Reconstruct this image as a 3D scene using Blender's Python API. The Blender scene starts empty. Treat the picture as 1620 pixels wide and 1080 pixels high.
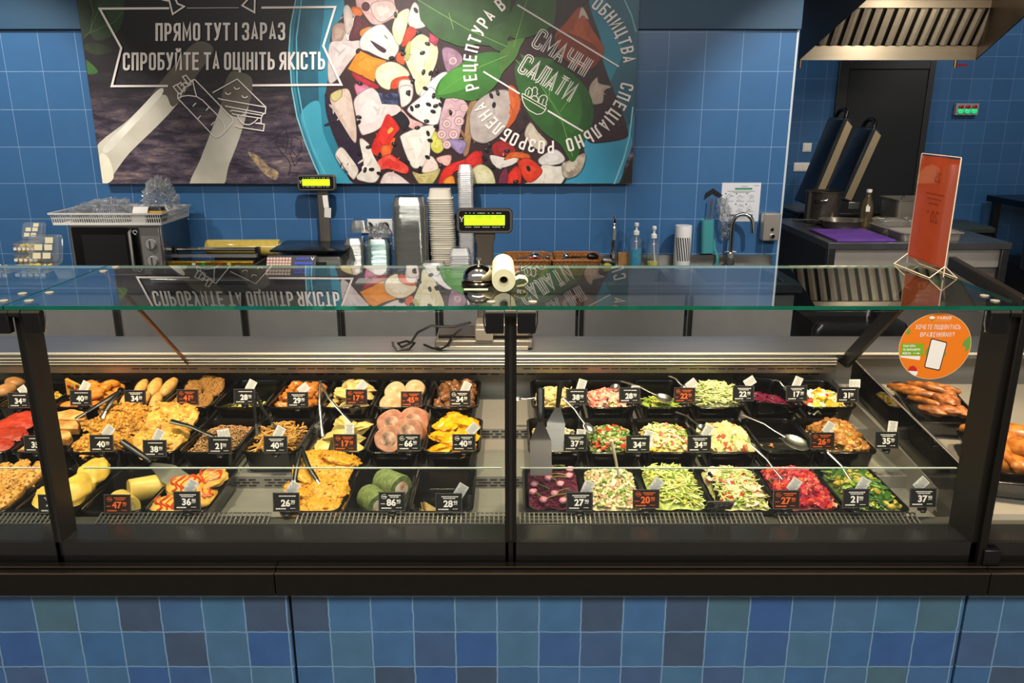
import bpy, bmesh, math, random
from mathutils import Vector, Matrix, noise, Euler
from math import sin, cos, tan, pi, radians, atan2, hypot

S = bpy.context.scene
COL = S.collection
random.seed(7)

# ------------------------------------------------------------------ camera
F_PX, PITCH, EYE = 1270.0, radians(16.2), 1.72
cd = bpy.data.cameras.new('camera')
cd.sensor_fit = 'HORIZONTAL'
cd.sensor_width = 36.0
cd.lens = 36.0 * F_PX / 1620.0
cd.clip_start = 0.05
cd.clip_end = 60
cam = bpy.data.objects.new('camera', cd)
COL.objects.link(cam)
cam.location = (0, 0, EYE)
cam.rotation_euler = (pi / 2 - PITCH, 0, 0)
S.camera = cam

# ------------------------------------------------------------------ world, exposure
w = bpy.data.worlds.new('shop_ambient')
S.world = w
w.use_nodes = True
w.node_tree.nodes['Background'].inputs[0].default_value = (1.0, 0.95, 0.88, 1)
w.node_tree.nodes['Background'].inputs[1].default_value = 0.24
S.view_settings.view_transform = 'Standard'
S.view_settings.look = 'None'
S.view_settings.exposure = 0.0
S.view_settings.gamma = 1.0
S.view_settings.use_curve_mapping = False
try:
    S.cycles.use_denoising = True
    S.cycles.max_bounces = 8
    S.cycles.diffuse_bounces = 3
    S.cycles.glossy_bounces = 4
    S.cycles.transmission_bounces = 6
    S.cycles.transparent_max_bounces = 24
    S.cycles.caustics_reflective = False
    S.cycles.caustics_refractive = False
    S.cycles.sample_clamp_indirect = 4.0
except Exception:
    pass


def lamp(name, kind, loc, target, power, color, **kw):
    d = bpy.data.lights.new(name, kind)
    d.energy = power
    d.color = color
    for k, v in kw.items():
        setattr(d, k, v)
    o = bpy.data.objects.new(name, d)
    COL.objects.link(o)
    o.location = loc
    o.rotation_euler = (Vector(target) - Vector(loc)).to_track_quat('-Z', 'Y').to_euler()
    return o


WARM = (1.0, 0.79, 0.52)
NEUT = (1.0, 0.93, 0.84)
# track spots over the aisle that wash the blue wall and the back counter
for sx, sp in ((-2.75, 210), (-0.55, 210), (1.75, 200)):
    lamp('aisle_spot', 'SPOT', (sx, 2.95, 3.0), (sx, 4.35, 1.36), sp, NEUT,
         spot_size=radians(58), spot_blend=0.55, shadow_soft_size=0.035)
# warm food spots above the showcase
for sx in (-1.75, -0.95, -0.3, 0.35, 1.0, 1.7):
    lamp('food_spot', 'SPOT', (sx, 1.75, 2.9), (sx * 0.98, 2.12, 0.75), 215, WARM,
         spot_size=radians(44), spot_blend=0.5, shadow_soft_size=0.04)
# shop ceiling light on the customer side
lamp('shop_ceiling_light', 'AREA', (0, -0.2, 3.1), (0, 0.9, 0.3), 135, NEUT, shape='RECTANGLE', size=5.0, size_y=0.7)
# unseen lamps that fill the kitchen with light
lamp('kitchen_fill', 'SPOT', (3.2, 4.65, 2.7), (2.85, 6.1, 0.8), 110, (1.0, 0.9, 0.78), spot_size=radians(80), spot_blend=0.6, shadow_soft_size=0.08)
lamp('kitchen_fill', 'SPOT', (4.6, 6.2, 3.1), (4.6, 8.0, 1.2), 90, (1.0, 0.92, 0.82), spot_size=radians(80), spot_blend=0.6, shadow_soft_size=0.08)
lamp('kitchen_fill', 'SPOT', (1.95, 6.9, 3.1), (2.75, 8.05, 1.5), 55, (1.0, 0.92, 0.82), spot_size=radians(80), spot_blend=0.6, shadow_soft_size=0.08)  # added to brighten the wall patch that the hood keeps dark
lamp('hood_fill', 'AREA', (2.95, 5.9, 2.3), (3.05, 6.5, 2.35), 5, (1.0, 0.86, 0.66), size=0.25)  # added fill that brightens the baffle filters, not a fitting of the hood


# ------------------------------------------------------------------ pixel rays (1620 x 1080) onto real planes
def _ray(px, py):
    u = (px - 810) / F_PX
    v = -(py - 540) / F_PX
    return u, cos(PITCH) + v * sin(PITCH), -sin(PITCH) + v * cos(PITCH)


def oy(px, py, Y):
    r = _ray(px, py)
    t = Y / r[1]
    return Vector((r[0] * t, Y, EYE + r[2] * t))


def oz(px, py, Z):
    r = _ray(px, py)
    t = (Z - EYE) / r[2]
    return Vector((r[0] * t, r[1] * t, Z))


# ------------------------------------------------------------------ materials
def lin(h):
    if not isinstance(h, str):
        return tuple(h)
    h = h.lstrip('#')
    out = []
    for i in (0, 2, 4):
        c = int(h[i:i + 2], 16) / 255
        out.append(c / 12.92 if c <= 0.04045 else ((c + 0.055) / 1.055) ** 2.4)
    return tuple(out)


_mats = {}


def mat(color, rough=0.5, metal=0.0, var=0.0, scale=20.0, bump=0.0, bscale=None, emit=0.0, coat=0.0, spec=0.5, color2=None, stretch=None, trans=0.0):
    key = (color, rough, metal, var, scale, bump, bscale, emit, coat, spec, color2, stretch, trans)
    if key in _mats:
        return _mats[key]
    m = bpy.data.materials.new('surface')
    m.use_nodes = True
    nt = m.node_tree
    b = nt.nodes['Principled BSDF']
    c = lin(color)
    b.inputs['Base Color'].default_value = (*c, 1)
    b.inputs['Roughness'].default_value = rough
    b.inputs['Metallic'].default_value = metal
    b.inputs['Specular IOR Level'].default_value = spec
    b.inputs['Coat Weight'].default_value = coat
    b.inputs['Transmission Weight'].default_value = trans
    if emit:
        b.inputs['Emission Color'].default_value = (*c, 1)
        b.inputs['Emission Strength'].default_value = emit
    if var or bump or color2:
        tc = nt.nodes.new('ShaderNodeTexCoord')
        mp = nt.nodes.new('ShaderNodeMapping')
        nt.links.new(tc.outputs['Object'], mp.inputs[0])
        if stretch:
            mp.inputs['Scale'].default_value = stretch
        n = nt.nodes.new('ShaderNodeTexNoise')
        n.inputs['Scale'].default_value = scale
        n.inputs['Detail'].default_value = 4
        nt.links.new(mp.outputs[0], n.inputs['Vector'])
        if var or color2:
            r = nt.nodes.new('ShaderNodeValToRGB')
            c2 = lin(color2) if color2 else tuple(min(1, x * (1 + var)) for x in c)
            c1 = c if color2 else tuple(x * (1 - var) for x in c)
            r.color_ramp.elements[0].position = 0.35
            r.color_ramp.elements[1].position = 0.65
            r.color_ramp.elements[0].color = (*c1, 1)
            r.color_ramp.elements[1].color = (*c2, 1)
            nt.links.new(n.outputs['Fac'], r.inputs[0])
            nt.links.new(r.outputs[0], b.inputs['Base Color'])
        if bump:
            n2 = n
            if bscale:
                n2 = nt.nodes.new('ShaderNodeTexNoise')
                n2.inputs['Scale'].default_value = bscale
                n2.inputs['Detail'].default_value = 3
                nt.links.new(mp.outputs[0], n2.inputs['Vector'])
            bp = nt.nodes.new('ShaderNodeBump')
            bp.inputs['Strength'].default_value = bump
            bp.inputs['Distance'].default_value = 0.004
            nt.links.new(n2.outputs['Fac'], bp.inputs['Height'])
            nt.links.new(bp.outputs[0], b.inputs['Normal'])
    _mats[key] = m
    return m


def clear_mat(tint=(1, 1, 1), refl=1.7, rough=0.0, haze=0.0, hazecol=(0.8, 0.8, 0.8), bump=0.0, bscale=40, ior=1.5):
    """thin clear sheet: transparency plus Fresnel reflection on its front faces, and some haze"""
    key = ('clear', tint, refl, rough, haze, hazecol, bump, bscale, ior)
    if key in _mats:
        return _mats[key]
    m = bpy.data.materials.new('clear_sheet')
    m.use_nodes = True
    nt = m.node_tree
    nt.nodes.clear()
    L = nt.links.new
    out = nt.nodes.new('ShaderNodeOutputMaterial')
    tr = nt.nodes.new('ShaderNodeBsdfTransparent')
    tr.inputs[0].default_value = (*tint, 1)
    gl = nt.nodes.new('ShaderNodeBsdfGlossy')
    gl.inputs['Roughness'].default_value = rough
    fr = nt.nodes.new('ShaderNodeFresnel')
    fr.inputs[0].default_value = ior
    geo = nt.nodes.new('ShaderNodeNewGeometry')
    inv = nt.nodes.new('ShaderNodeMath')
    inv.operation = 'SUBTRACT'
    inv.inputs[0].default_value = 1.0
    L(geo.outputs['Backfacing'], inv.inputs[1])
    mul = nt.nodes.new('ShaderNodeMath')
    mul.operation = 'MULTIPLY'
    L(fr.outputs[0], mul.inputs[0])
    L(inv.outputs[0], mul.inputs[1])
    mu2 = nt.nodes.new('ShaderNodeMath')
    mu2.operation = 'MULTIPLY'
    mu2.use_clamp = True
    mu2.inputs[1].default_value = refl
    L(mul.outputs[0], mu2.inputs[0])
    mix = nt.nodes.new('ShaderNodeMixShader')
    L(mu2.outputs[0], mix.inputs[0])
    base = tr
    if haze:
        df = nt.nodes.new('ShaderNodeBsdfPrincipled')
        df.inputs['Base Color'].default_value = (*hazecol, 1)
        df.inputs['Roughness'].default_value = 0.25
        mh = nt.nodes.new('ShaderNodeMixShader')
        mh.inputs[0].default_value = haze
        L(tr.outputs[0], mh.inputs[1])
        L(df.outputs[0], mh.inputs[2])
        base = mh
    L(base.outputs[0], mix.inputs[1])
    L(gl.outputs[0], mix.inputs[2])
    if bump:
        tc = nt.nodes.new('ShaderNodeTexCoord')
        n = nt.nodes.new('ShaderNodeTexNoise')
        n.inputs['Scale'].default_value = bscale
        n.inputs['Detail'].default_value = 5
        L(tc.outputs['Object'], n.inputs['Vector'])
        bp = nt.nodes.new('ShaderNodeBump')
        bp.inputs['Strength'].default_value = bump
        bp.inputs['Distance'].default_value = 0.02
        L(n.outputs['Fac'], bp.inputs['Height'])
        L(bp.outputs[0], gl.inputs['Normal'])
        L(bp.outputs[0], fr.inputs['Normal'])
    L(mix.outputs[0], out.inputs[0])
    _mats[key] = m
    return m


def tile_mat(c1, c2, grout, w, h, mortar, rough, off=(0, 0), bump=0.5, dark=None, axis='XZ', glaze=0.0, wob=0.0):
    m = bpy.data.materials.new('tile')
    m.use_nodes = True
    nt = m.node_tree
    L = nt.links.new
    b = nt.nodes['Principled BSDF']
    tc = nt.nodes.new('ShaderNodeTexCoord')
    sep = nt.nodes.new('ShaderNodeSeparateXYZ')
    L(tc.outputs['Object'], sep.inputs[0])
    com = nt.nodes.new('ShaderNodeCombineXYZ')

    def lm(src, sc, of):
        a = nt.nodes.new('ShaderNodeMath')
        a.operation = 'SUBTRACT'
        L(src, a.inputs[0])
        a.inputs[1].default_value = of
        d = nt.nodes.new('ShaderNodeMath')
        d.operation = 'DIVIDE'
        L(a.outputs[0], d.inputs[0])
        d.inputs[1].default_value = sc
        return d.outputs[0]

    ua = lm(sep.outputs[0 if axis[0] == 'X' else 1], w, off[0])
    va = lm(sep.outputs[2 if axis[1] == 'Z' else 1], h, off[1])
    L(ua, com.inputs[0])
    L(va, com.inputs[1])
    if wob:
        wn0 = nt.nodes.new('ShaderNodeTexNoise')
        wn0.inputs['Scale'].default_value = 35
        wn0.inputs['Detail'].default_value = 3
        L(tc.outputs['Object'], wn0.inputs['Vector'])
        vs_ = nt.nodes.new('ShaderNodeVectorMath')
        vs_.operation = 'MULTIPLY_ADD'
        L(wn0.outputs['Color'], vs_.inputs[0])
        vs_.inputs[1].default_value = (wob, wob, 0)
        L(com.outputs[0], vs_.inputs[2])
        com = vs_
    br = nt.nodes.new('ShaderNodeTexBrick')
    br.offset = 0.0
    br.inputs['Scale'].default_value = 1.0
    br.inputs['Brick Width'].default_value = 1.0
    br.inputs['Row Height'].default_value = 1.0
    br.inputs['Mortar Size'].default_value = mortar
    br.inputs['Mortar Smooth'].default_value = 0.2
    br.inputs['Bias'].default_value = 0
    br.inputs['Color1'].default_value = (1, 1, 1, 1)
    br.inputs['Color2'].default_value = (1, 1, 1, 1)
    br.inputs['Mortar'].default_value = (0, 0, 0, 1)
    L(com.outputs[0], br.inputs['Vector'])
    # one random value for each tile
    fl = nt.nodes.new('ShaderNodeVectorMath')
    fl.operation = 'FLOOR'
    L(com.outputs[0], fl.inputs[0])
    wn = nt.nodes.new('ShaderNodeTexWhiteNoise')
    wn.noise_dimensions = '2D'
    L(fl.outputs[0], wn.inputs['Vector'])
    rp = nt.nodes.new('ShaderNodeValToRGB')
    rp.color_ramp.interpolation = 'CONSTANT' if dark else 'LINEAR'
    cols = [lin(c) for c in (dark or (c1, c2))]
    el = rp.color_ramp.elements
    while len(el) < len(cols):
        el.new(0.5)
    for i, c in enumerate(cols):
        el[i].position = i / len(cols) if dark else i / max(1, len(cols) - 1)
        el[i].color = (*c, 1)
    L(wn.outputs['Value'], rp.inputs[0])
    ns = nt.nodes.new('ShaderNodeTexNoise')
    ns.inputs['Scale'].default_value = 14
    ns.inputs['Detail'].default_value = 5
    L(tc.outputs['Object'], ns.inputs['Vector'])
    mx0 = nt.nodes.new('ShaderNodeMixRGB')
    mx0.blend_type = 'OVERLAY'
    mx0.inputs[0].default_value = glaze
    L(rp.outputs[0], mx0.inputs[1])
    L(ns.outputs['Fac'], mx0.inputs[2])
    mx = nt.nodes.new('ShaderNodeMixRGB')
    L(br.outputs['Color'], mx.inputs[0])
    mx.inputs[1].default_value = (*lin(grout), 1)
    L(mx0.outputs[0], mx.inputs[2])
    L(mx.outputs[0], b.inputs['Base Color'])
    b.inputs['Roughness'].default_value = rough
    bp = nt.nodes.new('ShaderNodeBump')
    bp.inputs['Strength'].default_value = bump
    bp.inputs['Distance'].default_value = 0.002
    L(br.outputs['Color'], bp.inputs['Height'])
    L(bp.outputs[0], b.inputs['Normal'])
    return m


BLACK = mat('#0c0b0b', 0.35)
BLACKSAT = mat('#17130f', 0.45, 0.3)
PLASTIC = mat('#0a0a0a', 0.16, spec=0.6)
STEEL = mat('#b9b6b0', 0.30, 1.0, 0.06, 30, 0.0, stretch=(0.3, 8, 8))
STEELD = mat('#6f6e6c', 0.42, 0.9, 0.08, 25, stretch=(0.3, 8, 8))
DECK = mat('#8e8a83', 0.42, 0.25, 0.05, 30, stretch=(0.3, 8, 8))
CHROME = mat('#d8d6d2', 0.10, 1.0)
WHITEP = mat('#e8e6e2', 0.45)
PAPER = mat('#e6e2dc', 0.75)
GLASS = clear_mat((0.975, 0.982, 0.976), 1.2)
GLASSTOP = clear_mat((0.88, 0.94, 0.915), 1.65)
GEDGE = mat('#0d6b52', 0.08, trans=0.3)


# ------------------------------------------------------------------ mesh builder
class MB:
    def __init__(s):
        s.v, s.f, s.m = [], [], []

    def add(s, vs, fs, m=0):
        n = len(s.v)
        s.v.extend(tuple(v) for v in vs)
        for f in fs:
            s.f.append([i + n for i in f])
            s.m.append(m)
        return s

    def box(s, c, d, m=0, R=None):
        x, y, z = d[0] / 2, d[1] / 2, d[2] / 2
        vs = [Vector(p) for p in ((-x, -y, -z), (x, -y, -z), (x, y, -z), (-x, y, -z), (-x, -y, z), (x, -y, z), (x, y, z), (-x, y, z))]
        if R is not None:
            if not isinstance(R, Matrix):
                R = Euler(R).to_matrix()
            vs = [R @ p for p in vs]
        c = Vector(c)
        return s.add([p + c for p in vs], [(0, 3, 2, 1), (4, 5, 6, 7), (0, 1, 5, 4), (1, 2, 6, 5), (2, 3, 7, 6), (3, 0, 4, 7)], m)

    def bx(s, x0, x1, y0, y1, z0, z1, m=0):
        return s.box(((x0 + x1) / 2, (y0 + y1) / 2, (z0 + z1) / 2), (x1 - x0, y1 - y0, z1 - z0), m)

    def loft(s, rings, m=0, cap0=True, cap1=True, closed=True):
        n = len(rings[0])
        vs = [p for r in rings for p in r]
        fs = []
        for i in range(len(rings) - 1):
            for j in range(n if closed else n - 1):
                k = (j + 1) % n
                fs.append((i * n + j, i * n + k, (i + 1) * n + k, (i + 1) * n + j))
        if cap0:
            fs.append(tuple(range(n))[::-1])
        if cap1:
            fs.append(tuple((len(rings) - 1) * n + j for j in range(n)))
        return s.add(vs, fs, m)

    def lathe(s, prof, seg=24, o=(0, 0, 0), R=None, m=0, cap0=True, cap1=True):
        o = Vector(o)
        rings = []
        for r, z in prof:
            ring = []
            for i in range(seg):
                a = 2 * pi * i / seg
                p = Vector((r * cos(a), r * sin(a), z))
                if R is not None:
                    p = R @ p
                ring.append(p + o)
            rings.append(ring)
        return s.loft(rings, m, cap0, cap1)

    def tube(s, pts, r, seg=8, m=0, cap=True, flat=None):
        pts = [Vector(p) for p in pts]
        n = len(pts)
        rs = r if isinstance(r, (list, tuple)) else [r] * n
        t = (pts[1] - pts[0]).normalized()
        up = Vector((0, 0, 1)) if abs(t.z) < 0.9 else Vector((1, 0, 0))
        a = t.cross(up).normalized()
        rings = []
        for i in range(n):
            if i == 0:
                t = pts[1] - pts[0]
            elif i == n - 1:
                t = pts[-1] - pts[-2]
            else:
                t = (pts[i + 1] - pts[i]).normalized() + (pts[i] - pts[i - 1]).normalized()
            t = t.normalized()
            a = (a - t * a.dot(t)).normalized()
            b = t.cross(a)
            k = flat or 1.0
            rings.append([pts[i] + a * (rs[i] * cos(2 * pi * j / seg)) + b * (rs[i] * k * sin(2 * pi * j / seg)) for j in range(seg)])
        return s.loft(rings, m, cap, cap)

    def poly(s, pts, th, nrm, m=0):
        """flat outline (3D points) given a thickness along nrm"""
        nrm = Vector(nrm) * th
        a = [Vector(p) for p in pts]
        b = [p + nrm for p in a]
        return s.loft([a, b], m)

    def blob(s, c, r, m=0, nz=0.15, fr=2.0, seed=0, seg=10, rings=6, R=None):
        c = Vector(c)
        rr = []
        sd = Vector((seed * 3.7, seed * 1.3, seed * 2.1))
        top = []
        for i in range(rings + 1):
            th = pi * i / rings
            ring = []
            for j in range(seg):
                ph = 2 * pi * j / seg
                d = Vector((sin(th) * cos(ph), sin(th) * sin(ph), cos(th)))
                k = 1 + nz * noise.noise(d * fr + sd)
                if seg >= 20:
                    k += nz * (.45 * noise.noise(d * fr * 2.7 + sd) + .28 * noise.noise(d * fr * 6.3 + sd))
                p = Vector((d.x * r[0] * k, d.y * r[1] * k, d.z * r[2] * k))
                if R is not None:
                    p = R @ p
                ring.append(p + c)
            if i in (0, rings):
                ring = [sum(ring, Vector()) / seg] * seg
            rr.append(ring)
        return s.loft(rr[::-1], m, False, False)

    def build(s, name, mats, parent=None, smooth=40, bevel=0.0, loc=None, rz=0):
        me = bpy.data.meshes.new(name)
        me.from_pydata(s.v, [], s.f)
        if not isinstance(mats, (list, tuple)):
            mats = [mats]
        for x in mats:
            me.materials.append(x)
        if len(mats) > 1:
            me.polygons.foreach_set('material_index', s.m)
        me.validate()
        if smooth:
            me.polygons.foreach_set('use_smooth', [True] * len(me.polygons))
            me.set_sharp_from_angle(angle=radians(smooth))
        me.update()
        o = bpy.data.objects.new(name, me)
        COL.objects.link(o)
        if parent:
            o.parent = parent
        if loc is not None:
            o.location = loc
        if rz:
            o.rotation_euler = (0, 0, rz)
        if bevel:
            b = o.modifiers.new('bevel', 'BEVEL')
            b.width = bevel
            b.segments = 2
            b.limit_method = 'ANGLE'
        return o


def rrect(hx, hy, r, z, n=4, c=(0, 0)):
    pts = []
    for cx, cy, a0 in ((hx - r, hy - r, 0), (-hx + r, hy - r, pi / 2), (-hx + r, -hy + r, pi), (hx - r, -hy + r, 3 * pi / 2)):
        for i in range(n + 1):
            a = a0 + pi / 2 * i / n
            pts.append(Vector((c[0] + cx + r * cos(a), c[1] + cy + r * sin(a), z)))
    return pts


def xz(ring, y=0.0):
    """a ring built in the xy plane stood up in the xz plane, its z becoming -y"""
    return [Vector((p.x, y - p.z, p.y)) for p in ring]


def thing(name, label, cat, loc=(0, 0, 0), rz=0, group=None):
    o = bpy.data.objects.new(name, None)
    COL.objects.link(o)
    o.empty_display_size = 0.05
    o.location = loc
    o.rotation_euler = (0, 0, rz)
    return tag(o, label, cat, group)


def tag(o, label, cat, group=None, kind=None):
    o['label'] = label
    o['category'] = cat
    if group:
        o['group'] = group
    if kind:
        o['kind'] = kind
    return o


def struct(o):
    o['kind'] = 'structure'
    return o


def dup(o, label=None, loc=None, rz=None, parent=None):
    c = o.copy()
    COL.objects.link(c)
    if parent:
        c.parent = parent
    if label:
        c['label'] = label
    if loc is not None:
        c.location = loc
    if rz is not None:
        c.rotation_euler = (c.rotation_euler[0], c.rotation_euler[1], rz)
    for ch in list(o.children):
        dup(ch, parent=c)
    return c


# ------------------------------------------------------------------ stroke lettering
def stroke_faces(mb, pts, wd, to3, m=0, closed=False, caps=True):
    """a flat stroke of constant width with mitred corners; to3 maps (u, v) to a point"""
    P = [Vector(p) for p in pts]
    n = len(P)
    if caps and not closed and n > 1:
        P[0] = P[0] + (P[0] - P[1]).normalized() * (wd / 2)
        P[-1] = P[-1] + (P[-1] - P[-2]).normalized() * (wd / 2)
    L, Rr = [], []
    for i in range(n):
        if closed:
            a, b = P[i - 1], P[(i + 1) % n]
        else:
            a, b = P[max(0, i - 1)], P[min(n - 1, i + 1)]
        d1 = (P[i] - a)
        d2 = (b - P[i])
        if d1.length < 1e-9:
            d1 = d2
        if d2.length < 1e-9:
            d2 = d1
        d1.normalize()
        d2.normalize()
        n1 = Vector((-d1.y, d1.x))
        n2 = Vector((-d2.y, d2.x))
        k = n1 + n2
        if k.length < 1e-6:
            k = n1
        k.normalize()
        c = max(0.4, k.dot(n1))
        o = k * (wd / 2 / c)
        L.append(P[i] + o)
        Rr.append(P[i] - o)
    mb.strokes = getattr(mb, 'strokes', 0) + 1
    lift = Vector((0, -(mb.strokes % 24) * 2.5e-5, 0))      # strokes that cross do not share a plane
    vs = [to3(p.x, p.y) + lift for p in L] + [to3(p.x, p.y) + lift for p in Rr]
    fs = []
    for i in range(n if closed else n - 1):
        j = (i + 1) % n
        fs.append((i, n + i, n + j, j))
    mb.add(vs, fs, m)


def _bowl(x0, x1, y0, y1, r=0.5):
    """right-hand rounded bowl from (x0,y1) round to (x0,y0)"""
    k = min((x1 - x0), (y1 - y0) / 2) * 0.7
    return [(x0, y1), (x1 - k, y1), (x1 - k * 0.3, y1 - k * 0.3), (x1, y1 - k), (x1, y0 + k), (x1 - k * 0.3, y0 + k * 0.3), (x1 - k, y0), (x0, y0)]


W = 0.42
_O = [(0.12, 0), (W - 0.12, 0), (W - 0.03, 0.04), (W, 0.13), (W, 0.87), (W - 0.03, 0.96), (W - 0.12, 1), (0.12, 1), (0.03, 0.96), (0, 0.87), (0, 0.13), (0.03, 0.04), (0.12, 0)]
_C = [(W, 0.28), (W, 0.13), (W - 0.03, 0.04), (W - 0.12, 0), (0.12, 0), (0.03, 0.04), (0, 0.13), (0, 0.87), (0.03, 0.96), (0.12, 1), (W - 0.12, 1), (W - 0.03, 0.96), (W, 0.87), (W, 0.72)]
GL = {
    'П': [[(0, 0), (0, 1), (W, 1), (W, 0)]],
    'Р': [[(0, 0), (0, 1)], _bowl(0, W, 0.42, 1)],
    'Я': [[(W, 0), (W, 1)], [(W - x, y) for x, y in _bowl(0, W, 0.45, 1)], [(W * 0.55, 0.45), (0.08, 0.16), (0, 0)]],
    'М': [[(0, 0), (0, 1), (0.28, 0.25), (0.56, 1), (0.56, 0)]],
    'О': [_O], 'Т': [[(0, 1), (W, 1)], [(W / 2, 1), (W / 2, 0)]],
    'У': [[(0, 1), (W / 2 + 0.02, 0.36)], [(W, 1), (W / 2, 0.2), (W / 2 - 0.08, 0.04), (0.04, 0)]],
    'І': [[(0, 0), (0, 1)]],
    'З': [[(0, 0.74), (0, 0.88), (0.05, 0.97), (0.14, 1), (W - 0.12, 1), (W - 0.02, 0.93), (W, 0.82), (W, 0.68), (W - 0.05, 0.56), (W - 0.16, 0.52), (0.14, 0.52)],
          [(W - 0.16, 0.52), (W - 0.04, 0.46), (W, 0.34), (W, 0.16), (W - 0.03, 0.05), (W - 0.13, 0), (0.13, 0), (0.03, 0.05), (0, 0.14), (0, 0.27)]],
    'А': [[(0, 0), (W / 2, 1), (W, 0)], [(0.09, 0.26), (W - 0.09, 0.26)]],
    'С': [_C], 'Б': [[(W, 1), (0, 1), (0, 0)], _bowl(0, W, 0, 0.56)],
    'Й': [[(0, 1), (0, 0), (W, 1), (W, 0)], [(0.08, 1.26), (0.14, 1.16), (W - 0.14, 1.16), (W - 0.08, 1.26)]],
    'И': [[(0, 1), (0, 0), (W, 1), (W, 0)]],
    'Е': [[(W * 0.9, 1), (0, 1), (0, 0), (W * 0.9, 0)], [(0, 0.52), (W * 0.78, 0.52)]],
    'Ц': [[(0, 1), (0, 0), (W + 0.1, 0), (W + 0.1, -0.16)], [(W, 1), (W, 0)]],
    'Н': [[(0, 0), (0, 1)], [(W, 0), (W, 1)], [(0, 0.52), (W, 0.52)]],
    'Ь': [[(0, 1), (0, 0)], _bowl(0, W, 0, 0.56)],
    'К': [[(0, 0), (0, 1)], [(W, 1), (0.05, 0.5), (W, 0)]],
    'Ч': [[(0, 1), (0, 0.6), (0.04, 0.5), (0.14, 0.46), (W, 0.46)], [(W, 1), (W, 0)]],
    'Л': [[(-0.04, 0), (0.05, 0.05), (0.1, 0.2), (0.12, 1), (W, 1), (W, 0)]],
    'В': [[(0, 0), (0, 1)], _bowl(0, W * 0.95, 0.52, 1), _bowl(0, W, 0, 0.52)],
    'Х': [[(0, 0), (W, 1)], [(0, 1), (W, 0)]],
    'Д': [[(-0.04, -0.16), (-0.04, 0), (W + 0.06, 0), (W + 0.06, -0.16)], [(0.05, 0), (0.1, 1), (W, 1), (W, 0)]],
    'Ж': [[(0.3, 0), (0.3, 1)], [(0, 1), (0.28, 0.5), (0, 0)], [(0.6, 1), (0.32, 0.5), (0.6, 0)]],
    '?': [[(0, 0.75), (0, 0.9), (0.1, 1), (W - 0.1, 1), (W, 0.9), (W, 0.65), (W / 2, 0.42), (W / 2, 0.26)], [(W / 2, 0.1), (W / 2, 0)]],
    'V': [[(0, 1), (W / 2, 0), (W, 1)]], 'A': [[(0, 0), (W / 2, 1), (W, 0)], [(0.09, 0.26), (W - 0.09, 0.26)]],
    'R': [[(0, 0), (0, 1)], _bowl(0, W, 0.45, 1), [(W * 0.45, 0.45), (W, 0)]],
    'U': [[(0, 1), (0, 0.13), (0.03, 0.04), (0.12, 0), (W - 0.12, 0), (W - 0.03, 0.04), (W, 0.13), (W, 1)]],
    'S': [[(0, 0.25), (0, 0.12), (0.1, 0), (W - 0.1, 0), (W, 0.12), (W, 0.38), (W - 0.08, 0.48), (0.08, 0.54), (0, 0.64), (0, 0.88), (0.1, 1), (W - 0.1, 1), (W, 0.88), (W, 0.75)]],
}
GW = {'М': 0.56, 'І': 0.0, 'Ж': 0.6, 'Ц': W + 0.08}


def glyph_stroke(mb, ch, st, pts, wd, to3, m=0):
    if st[0] == st[-1]:
        stroke_faces(mb, pts[:-1], wd, to3, m, True)
    else:
        stroke_faces(mb, pts, wd, to3, m, False, ch not in 'ЗС?SUАA')


def text_len(s, gap):
    x = 0
    for ch in s:
        x += 0.26 if ch == ' ' else GW.get(ch, W) + gap
    return x - gap


def stroke_text(mb, s, to3, wd=0.13, gap=0.24, m=0, inline=0.0):
    """letters 1 unit high along u from 0; to3(u, v)"""
    x = 0
    for ch in s:
        if ch == ' ':
            x += 0.26
            continue
        for st in GL[ch]:
            pts = [(x + a, b) for a, b in st]
            if inline:
                for sg in (-1, 1):
                    q = []
                    P = [Vector(p) for p in pts]
                    for i in range(len(P)):
                        a, b = P[max(0, i - 1)], P[min(len(P) - 1, i + 1)]
                        d = (b - a).normalized()
                        q.append(P[i] + Vector((-d.y, d.x)) * sg * inline)
                    stroke_faces(mb, q, wd, to3, m)
            else:
                glyph_stroke(mb, ch, st, pts, wd, to3, m)
        x += GW.get(ch, W) + gap


_fontcache = {}


def font_faces(mb, s, to3, m=0, bold=0.0):
    """built-in font, 1 unit cap height, starting at u = 0; returns the width"""
    key = (s, bold)
    if key not in _fontcache:
        c = bpy.data.curves.new('t', 'FONT')
        c.body = s
        c.offset = bold
        c.resolution_u = 3
        o = bpy.data.objects.new('t', c)
        COL.objects.link(o)
        dg = bpy.context.evaluated_depsgraph_get()
        me = bpy.data.meshes.new_from_object(o.evaluated_get(dg))
        vs = [(v.co.x / 0.7, v.co.y / 0.7) for v in me.vertices]
        fs = [tuple(p.vertices) for p in me.polygons]
        _fontcache[key] = (vs, fs)
        bpy.data.objects.remove(o)
        bpy.data.curves.remove(c)
        bpy.data.meshes.remove(me)
    vs, fs = _fontcache[key]
    mb.add([to3(u, v) for u, v in vs], fs, m)
    return max(v[0] for v in vs) if vs else 0
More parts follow.
